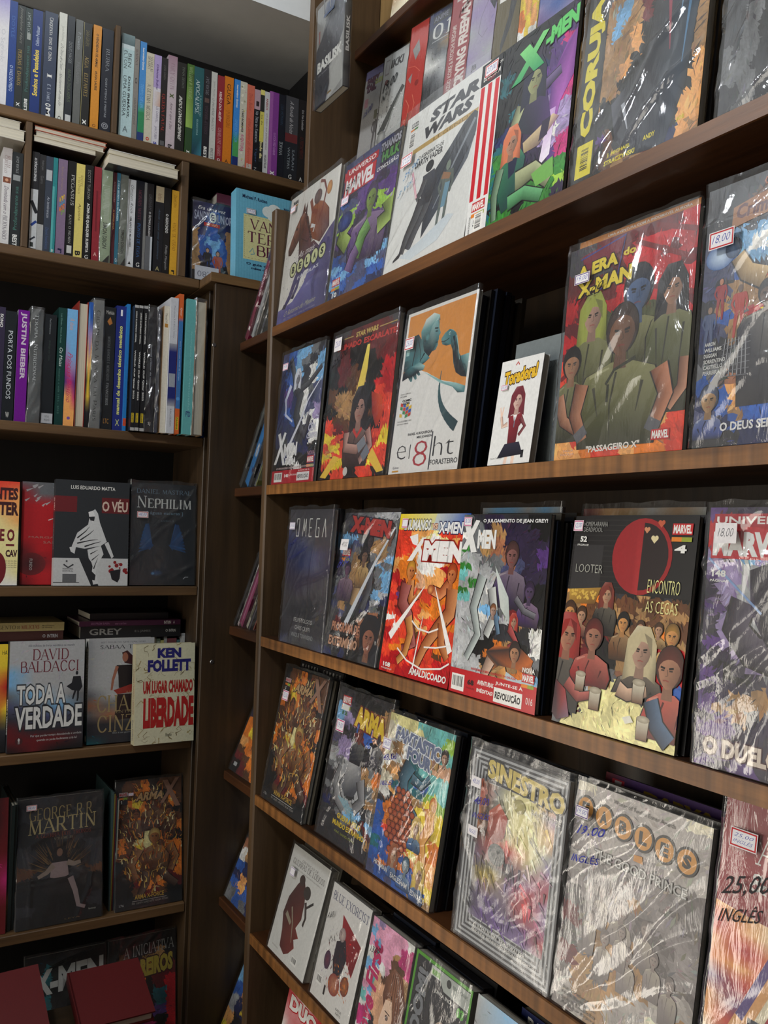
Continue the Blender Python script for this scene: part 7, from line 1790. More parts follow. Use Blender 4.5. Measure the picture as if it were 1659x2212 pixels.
def art_date(a):
    a.field('kKKkkkkKkk/KKKKkkkkkk/kKKKkkkkkk/kKKKkkkkkk/KKKKKkkkkK/gKKKKkkkkK/KKKKKkkkkk/uUKKKkUkkk/OOYuKkUkKk/UUouuuuuUu/UouUUuUuUU/UuuUkkuuUu/rduuUUuUou/rdkduuGoUU/rSdkkUGUrr/rddkkUgrrr/rdkkkUgKrr/rdrkgSKKrb/kdrgUYYKrb/dGGUYYYKrb/dpYYYYYYrb/KdYYYYYYYb/gKYYYYYYYY/gYYYYYYYYY'); a.strokes(420, .055, .3, ang=1.5, ink=.15)
    a.rect(.0, .0, 1, .36, (26, 24, 26)); a.field_top = 0
    for k in range(14):
        a.line([(0, .02 + k * .025), (.62 - k * .01, .02 + k * .024)], .006, (40, 38, 38))
    a.rect(.02, .14, .28, .36, (48, 46, 48)); a.poly([(.02, .36), (.30, .34), (.26, .42), (.03, .43)], [(190, 150, 60), (160, 120, 50), (110, 76, 36), (150, 110, 50)]); speckle(a, 40, (214, 176, 80), (.04, .36, .26, .40), (.006, .012), 4)
    # half red, half black round emblem, left plain
    cx, cy, r = .60, .185, .235
    n = 28
    ring = [(cx + r * math.cos(2 * math.pi * i / n + math.pi / 2), cy + r * a.w / a.h * math.sin(2 * math.pi * i / n + math.pi / 2)) for i in range(n + 1)]
    a.poly(ring, (150, 30, 34)); a.poly([(cx + .88 * (p[0] - cx), cy + .88 * (p[1] - cy)) for p in ring], (36, 24, 26)); a.poly([(p[0], p[1]) for p in ring[:n // 2 + 1]], [(172, 44, 46)] + [(150, 30, 36)] * (n // 2))
    def heart(u, v, s, c):
        k = s * a.w / a.h
        a.ell(u - s * .45, v, s * .5, -1, c, n=12); a.ell(u + s * .45, v, s * .5, -1, c, n=12); a.poly([(u - s * .92, v + k * .15), (u + s * .92, v + k * .15), (u, v + k * 1.15)], c)
    heart(.73, .03, .028, (190, 90, 60)); heart(.625, .06, .024, (206, 140, 100)); heart(.69, .10, .03, (220, 206, 160)); heart(.60, .165, .05, (226, 222, 214)) if False else None
    # tavern guests, nobody in particular
    for (u, v, r2, sk, hr, cl, kd, lo) in ((.05, .47, .05, 'O', 'u', (150, 96, 50), 0, .58), (.16, .48, .04, 's', 'u', (120, 60, 50), 0, .58), (.36, .37, .045, 's', (120, 50, 40), (30, 26, 30), 1, .56), (.52, .49, .045, 'O', 'k', (110, 70, 40), 0, .66), (.66, .50, .03, 's', 'u', (130, 60, 50), 0, .58), (.80, .50, .03, 's', 'u', (150, 110, 60), 0, .58), (.90, .52, .05, 'O', (190, 140, 60), (190, 140, 80), 0, .64)):
        a.bust(u, v, r2, sk, hr, cl, kind=kd, low=lo, wide=2.2)
    a.bust(.06, .58, .085, (206, 140, 110), (150, 40, 36), (40, 36, 44), kind=1, low=.94, wide=2.0, look=.2); a.bust(.29, .57, .075, (190, 130, 104), (120, 40, 36), (150, 40, 42), kind=0, low=.80, wide=2.3); a.bust(.69, .60, .085, (206, 164, 140), (190, 176, 140), (50, 40, 44), kind=1, low=.80, wide=2.3); a.bust(.91, .66, .09, (196, 140, 110), (110, 50, 40), (170, 50, 46), kind=0, low=.96, wide=1.9, look=-.2)
    a.limb([(.80, .80), (.86, .90), (.96, .96)], .10, .10, (40, 70, 110)); a.limb([(.10, .80), (.22, .86), (.32, .84)], .08, .05, (170, 60, 54)); a.limb([(.54, .78), (.62, .80), (.76, .77)], .09, .06, (206, 160, 130))
    a.text('HOMEM-ARANHA', .09, .028, .30, .052, (150, 150, 146)); a.text('DEADPOOL', .09, .056, .26, .078, (150, 150, 146)); a.text('52', .07, .10, .13, .128, 'w', bold=.04); a.text('PÁGINAS!', .05, .135, .15, .147, 'w')
    a.text('LOOTER', .06, .235, .30, .275, (170, 170, 160), bold=-.01); mv(a, .82, .035, .145, num='4')
    a.text('ENCONTRO', .68, .285, .92, .345, (226, 222, 150), bold=-.01); a.text('ÀS CEGAS', .68, .365, .92, .43, (226, 222, 150), bold=-.01)
    for (u, v, s) in ((.22, .79, .045), (.36, .855, .05), (.70, .78, .05), (.76, .93, .05)):
        k = s * a.w / a.h
        a.poly([(u - s, v - k * 1.2), (u + s, v - k * 1.2), (u + s * .85, v + k * 1.3), (u - s * .85, v + k * 1.3)], (60, 44, 36)); a.poly([(u - s * .9, v - k * 1.1), (u + s * .9, v - k * 1.1), (u + s * .78, v + k * 1.2), (u - s * .78, v + k * 1.2)], [(206, 200, 180), (206, 200, 180), (110, 76, 54), (110, 76, 54)]); a.ell(u, v - k * 1.15, s, s * .42 * a.w / a.h, (190, 180, 160), (150, 140, 120))
    a.poly([(.60, .90), (.66, .885), (.69, .91), (.63, .925)], (226, 222, 206)); a.poly([(0, .80), (.10, .84), (.16, .96), (.05, .99), (0, .96)], [(60, 30, 40), (160, 60, 60), (120, 90, 110), (70, 40, 50), (60, 30, 40)])
def art_duel(a):
    a.field('pvvvvvvvvv/rrrrrrrrrr/rrrrrrrrrr/rrrrrrrrrr/PvBPGkkkkk/PPGGvkkkkk/pPGGkkkkkk/vPGPPkkkkk/vPGGPkkkvv/pvPGGkkkvp/vPGGGkkkkp/vPPGGkkkkk/pPGGkkkkvv/vvPPGGkkvv/vkvPGUgKvv/pkkvgUUgvv/vvvUUUUggg/pvUUUgvvgg/pUUgvvvvvU/vpUvvvvpvv/ppvvvgGvvv/vpvvvvpvvP/vppvvpvvvv/pvppvvvpvv'); a.strokes(300, .09, .3, ang=2.3, ink=.08)
    a.limb([(.24, .36), (.20, .46), (.30, .54), (.44, .56)], .14, .16, (46, 36, 62)); a.poly([(.26, .24), (.40, .20), (.60, .30), (.56, .50), (.38, .52), (.28, .40)], [(36, 30, 44), (28, 24, 34), (50, 40, 66), (40, 32, 54), (30, 26, 40), (60, 44, 80)])
    for k in range(10):
        a.line([(.14, .60 + k * .008), (.05 + k * .012, .70 + k * .01)], .008, (56, 44, 76), .002)
    a.line([(.01, .20), (.14, .28), (.34, .40)], .012, (130, 160, 206), .012)
    a.rect(.03, .025, 1, .075, (170, 24, 40)); a.text('UNIVERSO', .045, .035, .52, .065, 'w', bold=.02); a.rect(.02, .085, 1, .20, (190, 26, 40)); a.text('MARVEL', .03, .095, .49, .19, (234, 234, 232), bold=.06)
    a.text('148', .035, .245, .12, .272, 'w', bold=.04); a.text('PÁGINAS!', .025, .28, .14, .292, 'w', bold=.02); a.text('O DUELO', .05, .885, .50, .955, (222, 206, 190), bold=.05, out=(70, 24, 40))
rcomic('C', (604, 1378), (697, 1407), (629, 1102), 'smoky grey comic with thin white line title at the rack divider', art_omega, t=.007, slv='sleeve', back=2, stk=[(.09, .10, '39,00', dict(sz=.13, border='P', tilt=.2))], slv_kw=SLH, edge=(60, 58, 58))
rcomic('C', (697, 1409), (812, 1441), (748, 1110), 'blue grey comic with red slanting title and brown clad figures', art_programme, t=.009, slv='sleeve', back=2, stk=[(.10, .195, '49,00', dict(sz=.15, border=None, ratio=.7, ink=(20, 20, 30)))], slv_kw=SLX, edge=(60, 58, 58))
rcomic('C', (818, 1449), (966, 1496), (867, 1112), 'bright orange red comic with yellow and blue top strip', art_inhuman, t=.006, mat='gloss', back=2, stk=[(.055, .03, '', dict(sz=.09, border='m', ratio=.9))])
rcomic('C', (969, 1497), (1155, 1554), (1004, 1113), 'silver grey comic with white title and red foot band', art_jean, t=.006, mat='gloss', back=6, back_t=.006, stk=[(.02, .015, '8,00', dict(sz=.10, border='m', ratio=.7))])
rcomic('C', (1191, 1567), (1456, 1631), (1246, 1117), 'comic of a crowded tavern with red and black round emblem', art_date, t=.006, mat='gloss', back=5, back_t=.006, stk=[(.0, .022, '12,00', dict(sz=.085, border='m', ratio=.85))])
rcomic('C', (1498, 1665), (1800, 1735), (1536, 1099), 'purple comic with red title block in shiny plastic, right edge', art_duel, t=.010, slv='sleeve', back=3, stk=[(.075, .065, '18,00', dict(sz=.13, border=None, ratio=.8, ink=(90, 90, 96)))], slv_kw=SLH, wid=.172)
# two comics peeking above the row
def art_icy(a):
    a.rect(0, 0, 1, 1, (120, 140, 160)); a.field('GBBGBG/KBgKgB/gKKgKK'); 
def art_greentop(a):
    a.field('dUUGUG/dUEUgE/eEgEEe/eeEeEe')
rcomic('C', (1010, 1500), (1180, 1550), (1033, 1098), 'icy blue comic peeking above the silver grey one', art_icy, t=.005, dx=.050, lean=4, slv='sleeve', slv_kw=dict(nr=3, amp=.6))
rcomic('C', (1215, 1572), (1478, 1640), (1268, 1101), 'olive green comic in plastic peeking right of the tavern comic', art_greentop, t=.006, dx=.058, lean=6, slv='sleeve', slv_kw=dict(nr=5, amp=.8))

# ---- fifth row (shelf D)
def art_wolf(a):
    a.field('KKkkKKK/KKkkkkU/BPKkkUU/BPKkkUU/BPPbbss/gPKbbss/gKKdbks/iPPKkww/gPPKKww/GPPgKgg/GgGgUgo/gGGGUUo/KgGGGgU/KgGGGgU/gGGKGUU/KgGGgKg/nKgGBKg/KKgBKdB/KKKgdKd/KKKKKKU/KKKKKKK/KKKKKKK'); a.strokes(330, .075, .4, ang=2.2, ink=.2)
    a.poly([(.30, .50), (.44, .42), (.60, .44), (.66, .56), (.56, .66), (.40, .68), (.30, .60)], [(150, 152, 156), (190, 190, 190), (120, 122, 130), (90, 92, 100), (70, 72, 80), (60, 62, 70), (120, 122, 128)]); a.limb([(.28, .52), (.20, .62), (.30, .72), (.42, .76)], .14, .10, (150, 152, 158)); a.limb([(.64, .54), (.72, .66), (.60, .74)], .13, .10, (130, 132, 140))
    for k in range(5):
        a.line([(.30 + k * .04, .70), (.70 + k * .05, .84 + k * .012)], .012, (130, 180, 196), .004)
    a.bust(.50, .26, .05, (150, 70, 54), (110, 44, 40), (40, 44, 60), low=.46, wide=2.6); a.bust(.84, .24, .05, (50, 48, 54), (30, 30, 36), (70, 72, 90), low=.44, wide=2.0)
    mv(a, .07, .05, .17); a.rect(.08, .11, .22, .15, 'w'); a.text('12', .1, .155, .2, .18, 'e', bold=.03)
    a.text('ARMA', .36, .10, .92, .235, (226, 190, 44), bold=.07, out=(120, 40, 20), rise=-.03)
    a.text('GUERRA PELO', .34, .80, .78, .835, (222, 190, 50), bold=.03); a.text('MUNDO ESTRANHO', .28, .85, .86, .885, (222, 190, 50), bold=.03); a.text('PAK SANDOVAL', .34, .91, .72, .925, (150, 160, 60))
def art_four(a):
    a.field('YYYTTTT/cYYYTTE/cYwGTTE/cwGGGTT/wUGGiGT/cUwtsss/cwUtTss/wUttTTT/UOKttTT/cUKtbTT/ctbttEE/wOKUUyE/wKoUyyy/KoUUyyy/booRYyy/boooSyy/boRSyyo/bRRooyo/bbRRyOo/tbboYOO/tboboYO/bboobUO/bobbbby/ibbbbby/ibibbUU'); a.strokes(300, .07, .3, ang=1.1, ink=.14)
    a.limb([(.44, .26), (.36, .36), (.40, .48), (.60, .56), (.72, .66)], .16, .08, (36, 90, 120)); a.limb([(.48, .34), (.64, .36), (.74, .30)], .08, .06, (44, 100, 130))
    for j in range(11):
        for i in range(5):
            u = .24 + i * .075 + (j % 2) * .035; v = .44 + j * .036
            if (i in (0, 4)) and (j < 2 or j > 8): continue
            a.ell(u, v, .042, .023, (70, 30, 20), n=7); a.ell(u, v, .036, .019, a.rnd.choice([(206, 106, 62), (186, 88, 50), (214, 124, 76)]), (150, 66, 40), n=7)
    a.limb([(.80, .46), (.84, .56), (.76, .66), (.82, .78)], .12, .08, (236, 160, 60), (170, 90, 30)); a.poly([(.84, .36), (.90, .42), (.88, .52), (.80, .50)], [(250, 226, 130), (240, 190, 80), (236, 160, 60), (240, 190, 80)]); a.head(.84, .44, .045, (240, 190, 90), (240, 150, 50), 2, 0, (150, 70, 20))
    a.bust(.66, .60, .05, (222, 176, 146), (214, 180, 100), (50, 100, 160), kind=1, low=.74, wide=2.0); a.bust(.40, .82, .055, (226, 176, 140), (150, 84, 50), (50, 90, 160), kind=1, low=.96, wide=1.6); a.bust(.60, .84, .05, (150, 176, 190), (80, 130, 160), (60, 104, 170), low=.98, wide=2.2); a.bust(.80, .84, .06, (230, 184, 150), (222, 190, 90), (44, 84, 150), kind=1, low=1, wide=1.7); a.head(.76, .17, .05, (220, 170, 140), (190, 150, 90), 1); a.head(.90, .15, .045, (206, 156, 126), (60, 44, 40))
    a.text('FANTASTIC', .14, .085, .84, .17, (110, 120, 150), bold=.06, rise=-.04, out=(226, 230, 236)); a.text('FOUR', .36, .175, .74, .255, (110, 120, 150), bold=.06, rise=-.03, out=(226, 230, 236))
    hand(a, '48,00', .08, .24, .28, .29, (60, 50, 140), rise=.04); hand(a, 'INGLÊS', .08, .40, .30, .44, (60, 50, 140), rise=.04)
    a.text('HICKMAN', .12, .905, .34, .935, (230, 230, 226), bold=.01, rise=-.01); a.text('EAGLESHAM', .40, .925, .66, .955, (230, 230, 226), bold=.01, rise=-.01); a.text('EDWARDS', .72, .945, .93, .975, (230, 230, 226), bold=.01, rise=-.01)
def art_sin(a):
    a.rect(0, 0, 1, 1, (160, 156, 150))
    for i in range(16):
        c = 'K' if i % 2 == 0 else 'G'
        f = i * .022
        a.rect(f * .8, f * .55, 1 - f * .8, 1 - f * .55, c)
    a.g = 'ogYYO/RGYYP/oKYYO/oKYYG/KRrYP/pgKPr/KyPrP/gpgrP/Kpppr/GppPG'.split('/')
    n0 = a.y
    for i in range(12):
        for j in range(8):
            u0, v0 = .14 + j * .095, .16 + i * .058
            a.poly([(u0, v0), (u0 + .1, v0), (u0 + .1, v0 + .062), (u0, v0 + .062)], [a.samp((q[0] - .1) / .8, (q[1] - .14) / .74) for q in ((u0, v0), (u0 + .1, v0), (u0 + .1, v0 + .062), (u0, v0 + .062))]); a.y += 4e-6 * .8
    a.step(1.2e-5)
    rd = random.Random(2)
    for k in range(220):
        u, v = rd.uniform(.14, .9), rd.uniform(.18, .88); c = a.samp((u - .1) / .8, (v - .14) / .74); f = rd.uniform(.55, 1.4)
        l = rd.uniform(.02, .07); an = rd.uniform(.4, 1.6)
        a.line([(u - l * math.cos(an), v - l * math.sin(an) * .7), (u + l * math.cos(an), v + l * math.sin(an) * .7)], rd.uniform(.01, .03), tuple(min(255, int(q * f)) for q in c), .003)
    a.poly([(.26, .30), (.36, .24), (.46, .30), (.44, .40), (.34, .46), (.26, .40)], [(190, 80, 50), (206, 100, 60), (170, 60, 44), (150, 50, 40), (120, 40, 36), (170, 70, 50)]); a.ell(.38, .50, .09, .055, (120, 124, 120), (60, 64, 64)); a.ell(.38, .50, .05, .03, (60, 64, 64)); a.ell(.56, .215, .06, .035, (190, 180, 110), (160, 150, 90))
    a.text('SINESTRO', .20, .055, .98, .155, (214, 190, 96), bold=.05, rise=-.045, out=(50, 46, 40)); a.text('SACRIFICE', .68, .20, .96, .225, (206, 200, 190))
    hand(a, '48,00', .12, .235, .32, .285, (60, 56, 140), rise=.03); hand(a, 'INGLÊS', .12, .31, .34, .35, (60, 56, 140), rise=.03)
    a.text('CULLEN BUNN  BRAD WALKER', .22, .885, .76, .905, (220, 218, 214), bold=.02); a.text('ANDREW HENNESSY  JASON WRIGHT', .20, .915, .82, .935, (220, 218, 214), bold=.02)
def art_letters(a):
    a.field('cQQQQQc/QQQQQQQ/QQQQQQQ/QQQqQQQ/qQQqQQQ/qQQqqQQ/qQqqqQh/QqQqqqh/QqqqqhX/qQqUqqh/jqQqhqq/jhqqhhq/dhUhqqq/dhUUhhq/jhUUhqh/jhUhUqQ/dUhUUQQ/dUhUQQU/hUUQQcU/QUUQQcQ/QhUQQUQ/hQUQQUU'.replace('X', 'h')); a.strokes(260, .08, .14, ang=2.2, ink=.04, inkc=(110, 100, 98))
    for (u, v, s) in ((.46, .47, .075), (.64, .50, .055), (.30, .44, .05), (.36, .62, .055), (.54, .64, .055), (.72, .60, .05), (.24, .56, .04), (.48, .56, .045), (.84, .66, .05)):
        a.bust(u, v, s * .6, (166, 150, 142), (128, 116, 112), (150, 140, 138), kind=int(u * 100) % 2, low=v + .16, wide=2.0, ink=(104, 94, 92))
    for i, ch in enumerate('FABLES'):
        u, v = .085 + i * .155, .115 + i * .010
        a.ell(u, v, .078, -1, (60, 58, 56)); a.ell(u, v, .064, -1, (214, 150, 70)); a.text(ch, u - .03, v - .028, u + .03, v + .028, (50, 46, 44), bold=.06)
    a.text('Winner of Twelve Eisner Awards', .30, .035, .76, .053, (80, 78, 74), rise=-.01); a.poly([(.50, .225), (.56, .22), (.57, .25), (.50, .25)], (206, 140, 60))
    a.text('THE GOOD PRINCE', .20, .27, .88, .31, (196, 194, 190), out=(120, 118, 114)); a.text('Vol. 10', .46, .33, .60, .35, (110, 108, 104))
    hand(a, '19,00', .07, .175, .30, .225, (50, 56, 160), rise=.03); hand(a, 'INGLÊS', .06, .30, .28, .345, (50, 56, 160), rise=.03)
    for i, s in enumerate(('Bill Willingham', 'Mark Buckingham', 'Steve Leialoha', 'Andrew Pepoy')):
        a.text(s, .08, .905 + i * .022, .36, .92 + i * .022, (70, 66, 64))
def art_english(a):
    a.field('rrrrrr/rrrrrr/rrrrrr/drrrrr/ccddrr/ccccdd/OOcccO/rOccOi/OrOcip/oOrOpc/prOrcc/OprOKn/OrrKnn/crOrKn/ccOrKn/crccrK/OOcnnr/pOccnn')
    a.rect(0, 0, 1, .30, (150, 34, 44)); a.poly([(0, .30), (1, .30), (1, .40), (.20, .36), (0, .345)], (150, 34, 44))
    rd = random.Random(6)
    for k in range(26):
        u, v = rd.uniform(-.2, 1), rd.uniform(.40, 1); l = rd.uniform(.2, .5)
        a.line([(u, v + l * .5), (u + l * .7, v - l * .5)], rd.uniform(.01, .07), rd.choice([(190, 60, 50), (206, 190, 160), (220, 160, 100), (90, 70, 130), (206, 120, 70), (222, 210, 180)]))
    for k in range(6):
        a.line([(.02 + k * .05, .80), (.10 + k * .05, 1)], .01, (110, 60, 110)); a.line([(0, .80 + k * .035), (.36, .84 + k * .035)], .008, (110, 60, 110))
    a.limb([(.34, .66), (.34, .80), (.40, .96)], .16, .14, (50, 60, 90))
    a.text('A', .20, .09, .33, .185, (226, 222, 216), serif=True); a.text('B', .38, .09, .50, .185, (226, 222, 216), serif=True); a.text('&', .18, .215, .28, .275, (226, 222, 216))
    hand(a, '25,00', .05, .225, .32, .30, (26, 20, 24), rise=.06); hand(a, 'INGLÊS', .05, .325, .29, .385, (26, 20, 24), rise=.05)
def art_mcomics(a):
    a.rect(0, 0, 1, 1, (22, 22, 24))
    for i, ch in enumerate('MARVEL COMICS'):
        if ch != ' ':
            a.text(ch, .05 + i * .072, .018, .085 + i * .072, .042, (150, 148, 144), bold=.02)
rcomic('D', (565, 1727), (667, 1800), (622, 1440), 'fiery orange comic at the divider, twin of the one on the left bookcase', armax, t=.007, slv='sleeve', back=4, stk=[(.10, .175, '35,00', dict(sz=.14, border='m', ratio=.75))], slv_kw=SLH, edge=(60, 58, 58), wid=.172)
rcomic('D', (585, 1733), (690, 1810), (627, 1424), 'black comic with spaced pale capitals peeking above the fiery one', art_mcomics, t=.005, dx=.036, lean=9.5, wid=.172)
rcomic('D', (682, 1810), (788, 1884), (739, 1484), 'grey comic with yellow title and snarling shape, beside the fiery comic', art_wolf, t=.008, slv='sleeve', back=2, stk=[(.12, .21, '19,00', dict(sz=.15, border='m', ratio=.75))], slv_kw=SLX, edge=(60, 58, 58), dx=.006, wid=.17)
rcomic('D', (789, 1886), (925, 1988), (846, 1540), 'crinkled comic with green sky, orange rocky shape and blue lettering', art_four, t=.009, slv='sleeve', back=6, back_t=.008, stk=[(.07, .155, '48,00', dict(sz=.13, border='P', ratio=.7))], slv_kw=SLX, edge=(70, 66, 60))
rcomic('D', (978, 2025), (1185, 2168), (1023, 1612), 'comic with black and white maze frame and golden title, crinkled plastic', art_sin, t=.008, slv='sleeve2', back=4, back_t=.007, stk=[(.10, .14, '48,00', dict(sz=.11, border=None, ratio=.65)), (.11, .40, 'INGLÊS', dict(sz=.11, border=None, ratio=.6))], slv_kw=dict(amp=1.3, nr=30, top=.012, bulge=.006, spread=.7, nois=.7), edge=(70, 66, 60))
rcomic('D', (1190, 2180), (1440, 2330), (1252, 1687), 'grey comic with orange lettered discs under heavily creased plastic', art_letters, t=.009, slv='sleeve', back=4, back_t=.006, stk=[(.045, .105, '19,00', dict(sz=.11, border='p', ratio=.6))], slv_kw=dict(amp=2.0, nr=12, bulge=.005, skew=.3, ang=.75, spread=.10, long=2.0, nois=.35), edge=(70, 66, 60), wid=.174)
rcomic('D', (1500, 2330), (1800, 2470), None, 'crimson and cream comic with black handwriting at the lower right corner', art_english, t=.009, slv='sleeve', back=2, hgt=.262, lean=8, stk=[(.06, .09, '25,00|INGLÊS', dict(sz=.16, border='r', ratio=.6))], slv_kw=dict(amp=.8, nr=8, bulge=.003, nois=.4), wid=.172)
def art_plum(a):
    a.field('dppppm/pppppp/vpvpvp'); a.rect(.05, .02, .14, .05, (200, 40, 60)); a.rect(.07, .026, .12, .045, (214, 206, 210))
    a.text('DARVA', .28, .03, .75, .07, (206, 170, 50), bold=.06)
rcomic('D', (1245, 2205), (1500, 2370), (1312, 1668), 'plum coloured comic peeking above the row near the grey disc comic', art_plum, t=.005, dx=.05, lean=9, wid=.20)

# ---- sixth row (shelf E): manga
def art_lodoss(a):
    a.rect(0, 0, 1, 1, (214, 214, 210))
    a.poly([(.34, .30), (.46, .22), (.56, .32), (.60, .42), (.62, .56), (.54, .66), (.66, .72), (.56, .76), (.62, .82), (.52, .90), (.42, .94), (.28, .90), (.24, .76), (.16, .62), (.20, .46)], [(70, 34, 30), (50, 30, 30), (80, 40, 34), (60, 34, 30), (90, 40, 34), (110, 46, 38), (140, 50, 40), (90, 34, 30), (130, 50, 40), (110, 40, 34), (96, 36, 32), (80, 30, 28), (90, 36, 32), (70, 32, 28), (60, 32, 30)])
    a.ell(.42, .25, .07, .05, (60, 44, 40)); a.ell(.60, .32, .09, .06, (54, 48, 44)); a.line([(.34, .52), (.44, .64), (.52, .80)], .03, (150, 140, 120), .01); a.line([(.24, .60), (.40, .66)], .06, (150, 140, 120), .05); a.line([(.66, .44), (.80, .36)], .03, (40, 36, 34)); a.line([(.62, .40), (.70, .52), (.68, .60)], .05, (60, 50, 46), .04)
    a.text('CRÔNICAS DE', .30, .085, .74, .105, (90, 84, 80), serif=True); a.text('GUERRAS DE LODOSS', .08, .115, .92, .165, (66, 60, 56), serif=True); a.text('A SENHORA DO DRAGÃO DE FOGO PARTE 2', .10, .185, .88, .20, (110, 104, 100)); a.text('RYO MIZUNO', .10, .93, .26, .945, (130, 126, 122)); a.barcode(.62, .88, .76, .95)
def art_exorcist(a):
    a.rect(0, 0, 1, 1, (222, 220, 216))
    a.poly([(.38, .20), (.92, .34), (.84, .62), (.60, .50), (.46, .42)], [(150, 24, 34), (130, 20, 30), (110, 20, 30), (140, 24, 32), (160, 30, 40)]); a.poly([(.36, .44), (.56, .38), (.66, .52), (.60, .70), (.44, .72), (.36, .60)], (40, 34, 46)); a.ell(.46, .36, .08, .06, (200, 180, 170), (150, 130, 130)); a.ell(.50, .78, .14, .09, (190, 130, 100), (140, 60, 50)); a.ell(.74, .72, .10, .08, (176, 110, 60), (110, 50, 40)); a.ell(.24, .64, .08, .08, (110, 50, 70), (60, 40, 70))
    a.g = 'wddw/pkrw/dkdr/pdoo/wooo'.split('/'); a.strokes(110, .05, .4, box=(.16, .34, .84, .86))
    a.text('BLUE EXORCIST', .06, .065, .96, .135, (60, 66, 110), serif=True); a.barcode(.08, .80, .22, .88); a.rect(.30, .84, .34, .92, 'k'); a.text('KAZUE', .66, .92, .80, .94, (90, 90, 90)); a.text('KATO', .68, .95, .80, .97, (90, 90, 90)); hand(a, 'A 30', .06, .24, .20, .30, (30, 30, 34), rise=.05)
def art_first(a):
    a.field('MPMMMMw/BMMMMmm/MBMMUmm/wTMMuum/wBwMuuU/BwsuuuU/wTssuuu/MBsssuu/TMsssuU/wBsssuU/mwKssuU/mTKsssm/wKKsssM/mKKsssM'); a.strokes(160, .08, .2, ang=1.4, thin=.1, ink=.03, inkc=(150, 90, 90))
    a.poly([(.52, .36), (.66, .26), (.86, .28), (.98, .42), (.98, .98), (.80, .96), (.78, .60), (.70, .46), (.62, .50), (.56, .60), (.50, .50)], [(110, 66, 44), (130, 80, 54), (120, 70, 48), (96, 54, 38), (80, 44, 32), (90, 50, 36), (120, 74, 50), (140, 90, 60), (110, 64, 44), (96, 56, 38), (100, 58, 40)])
    a.poly([(.58, .52), (.72, .50), (.78, .62), (.78, .80), (.66, .88), (.54, .80), (.50, .70)], [(240, 206, 180), (236, 200, 172), (226, 186, 158), (222, 180, 150), (230, 190, 160), (236, 200, 174), (240, 206, 182)])
    for k in range(12):
        a.line([(.64 + k * .02, .30), (.62 + k * .03, .50 + .02 * k)], .012, (84, 46, 34) if k % 2 else (150, 96, 66), .003)
    a.ell(.66, .64, .035, .022, (50, 30, 28), (90, 50, 40)); a.line([(.60, .60), (.72, .61)], .014, (60, 36, 30)); a.line([(.55, .78), (.62, .785)], .018, (196, 80, 84))
    a.text('Love First', .06, .16, .34, .98, (196, 40, 100), rot=-1, bold=.04, shear=.04)
    hand(a, '13,00', .10, .20, .34, .26, (30, 26, 30), rise=.04)
def art_btoom(a):
    a.rect(0, 0, 1, 1, (84, 160, 40)); a.rect(.035, .025, .97, 1, (34, 36, 44)); a.g = 'kkkkK/kKkkk/kkKKk/KkkkK/kKKKk/KKKKK/KKKKK'.split('/'); a.strokes(100, .08, .3, box=(.04, .14, .96, 1))
    a.bust(.62, .42, .14, (196, 170, 150), (26, 26, 32), (60, 62, 72), low=1, wide=2.4)
    a.poly([(.30, .03), (.97, .03), (.97, .16), (.55, .15), (.48, .10), (.30, .10)], (176, 182, 176)); a.ell(.62, .075, .04, -1, (40, 44, 44)); a.text('JBC ONE', .68, .06, .94, .095, (110, 120, 110), bold=.02); a.rect(.31, .05, .46, .09, (120, 170, 90)); a.text('03', .80, .17, .92, .24, (80, 170, 50), bold=.06)
    a.text('JUNYA INOUE', .40, .17, .76, .205, (214, 214, 210), bold=.02); a.text('BTOOOM!', .08, .10, .27, .95, (120, 124, 130), rot=-1, bold=.06, out=(20, 20, 24))
rcomic('E', (577, 2060), (653, 2133), (637, 1827), 'white manga with hunched red cloaked figure, at the divider', art_lodoss, t=.016, slv='sleeve', name='manga_volume', cat='manga', side=(170, 168, 160), back=1, back_t=.02, slv_kw=dict(amp=.7, nr=5), stk=[(.14, .19, '', dict(sz=.12, border='P', ratio=.8))])
rcomic('E', (669, 2148), (750, 2213), (723, 1909), 'white manga with red fan and blue title beside the cloaked one', art_exorcist, t=.016, slv='sleeve', name='manga_volume', cat='manga', side=(150, 148, 140), back=2, back_t=.016, slv_kw=dict(amp=.9, nr=8))
rcomic('E', (762, 2225), (850, 2300), (809, 1981), 'pink manga with long brown hair and magenta script', art_first, t=.014, slv='sleeve', name='manga_volume', cat='manga', back=2, back_t=.016, slv_kw=dict(amp=.8, nr=5), wid=.112)
rcomic('E', (852, 2305), (960, 2390), (902, 2053), 'black manga framed in bright green with grey vertical title', art_btoom, t=.016, slv='sleeve', name='manga_volume', cat='manga', back=2, back_t=.016, slv_kw=dict(amp=1.1, nr=8), wid=.128)
def art_bat(a):
    a.field('nnn/nkn/kgk/KKn'); a.text('BATALHA', .1, .03, .9, .10, 'w', bold=.05); a.strokes(60, .1, .3)
def art_pale(a):
    a.field('GBG/gGK/GgB'); a.strokes(60, .1, .3)
rcomic('E', (985, 2400), (1100, 2480), (1034, 2150), 'pale blue grey manga right of the green framed one, bottom edge', art_pale, t=.014, name='manga_volume', cat='manga', wid=.128)
rcomic('E', (1090, 2470), (1220, 2560), (1128, 2178), 'navy volume with white capitals at the bottom edge under the maze comic', art_bat, t=.014, name='manga_volume', cat='manga', wid=.118, dx=.034)
def art_redwhite(a):
    a.field('rwr/wrr/rrw/rkr'); a.text('DUO', .1, .04, .9, .16, 'w', bold=.06, out='r')
rcomic('F', (570, 2420), (680, 2520), (629, 2183), 'red and white volume on the lowest row, only its corner showing', art_redwhite, t=.01, name='manga_volume', cat='manga', wid=.128, hgt=.2, lean=12)

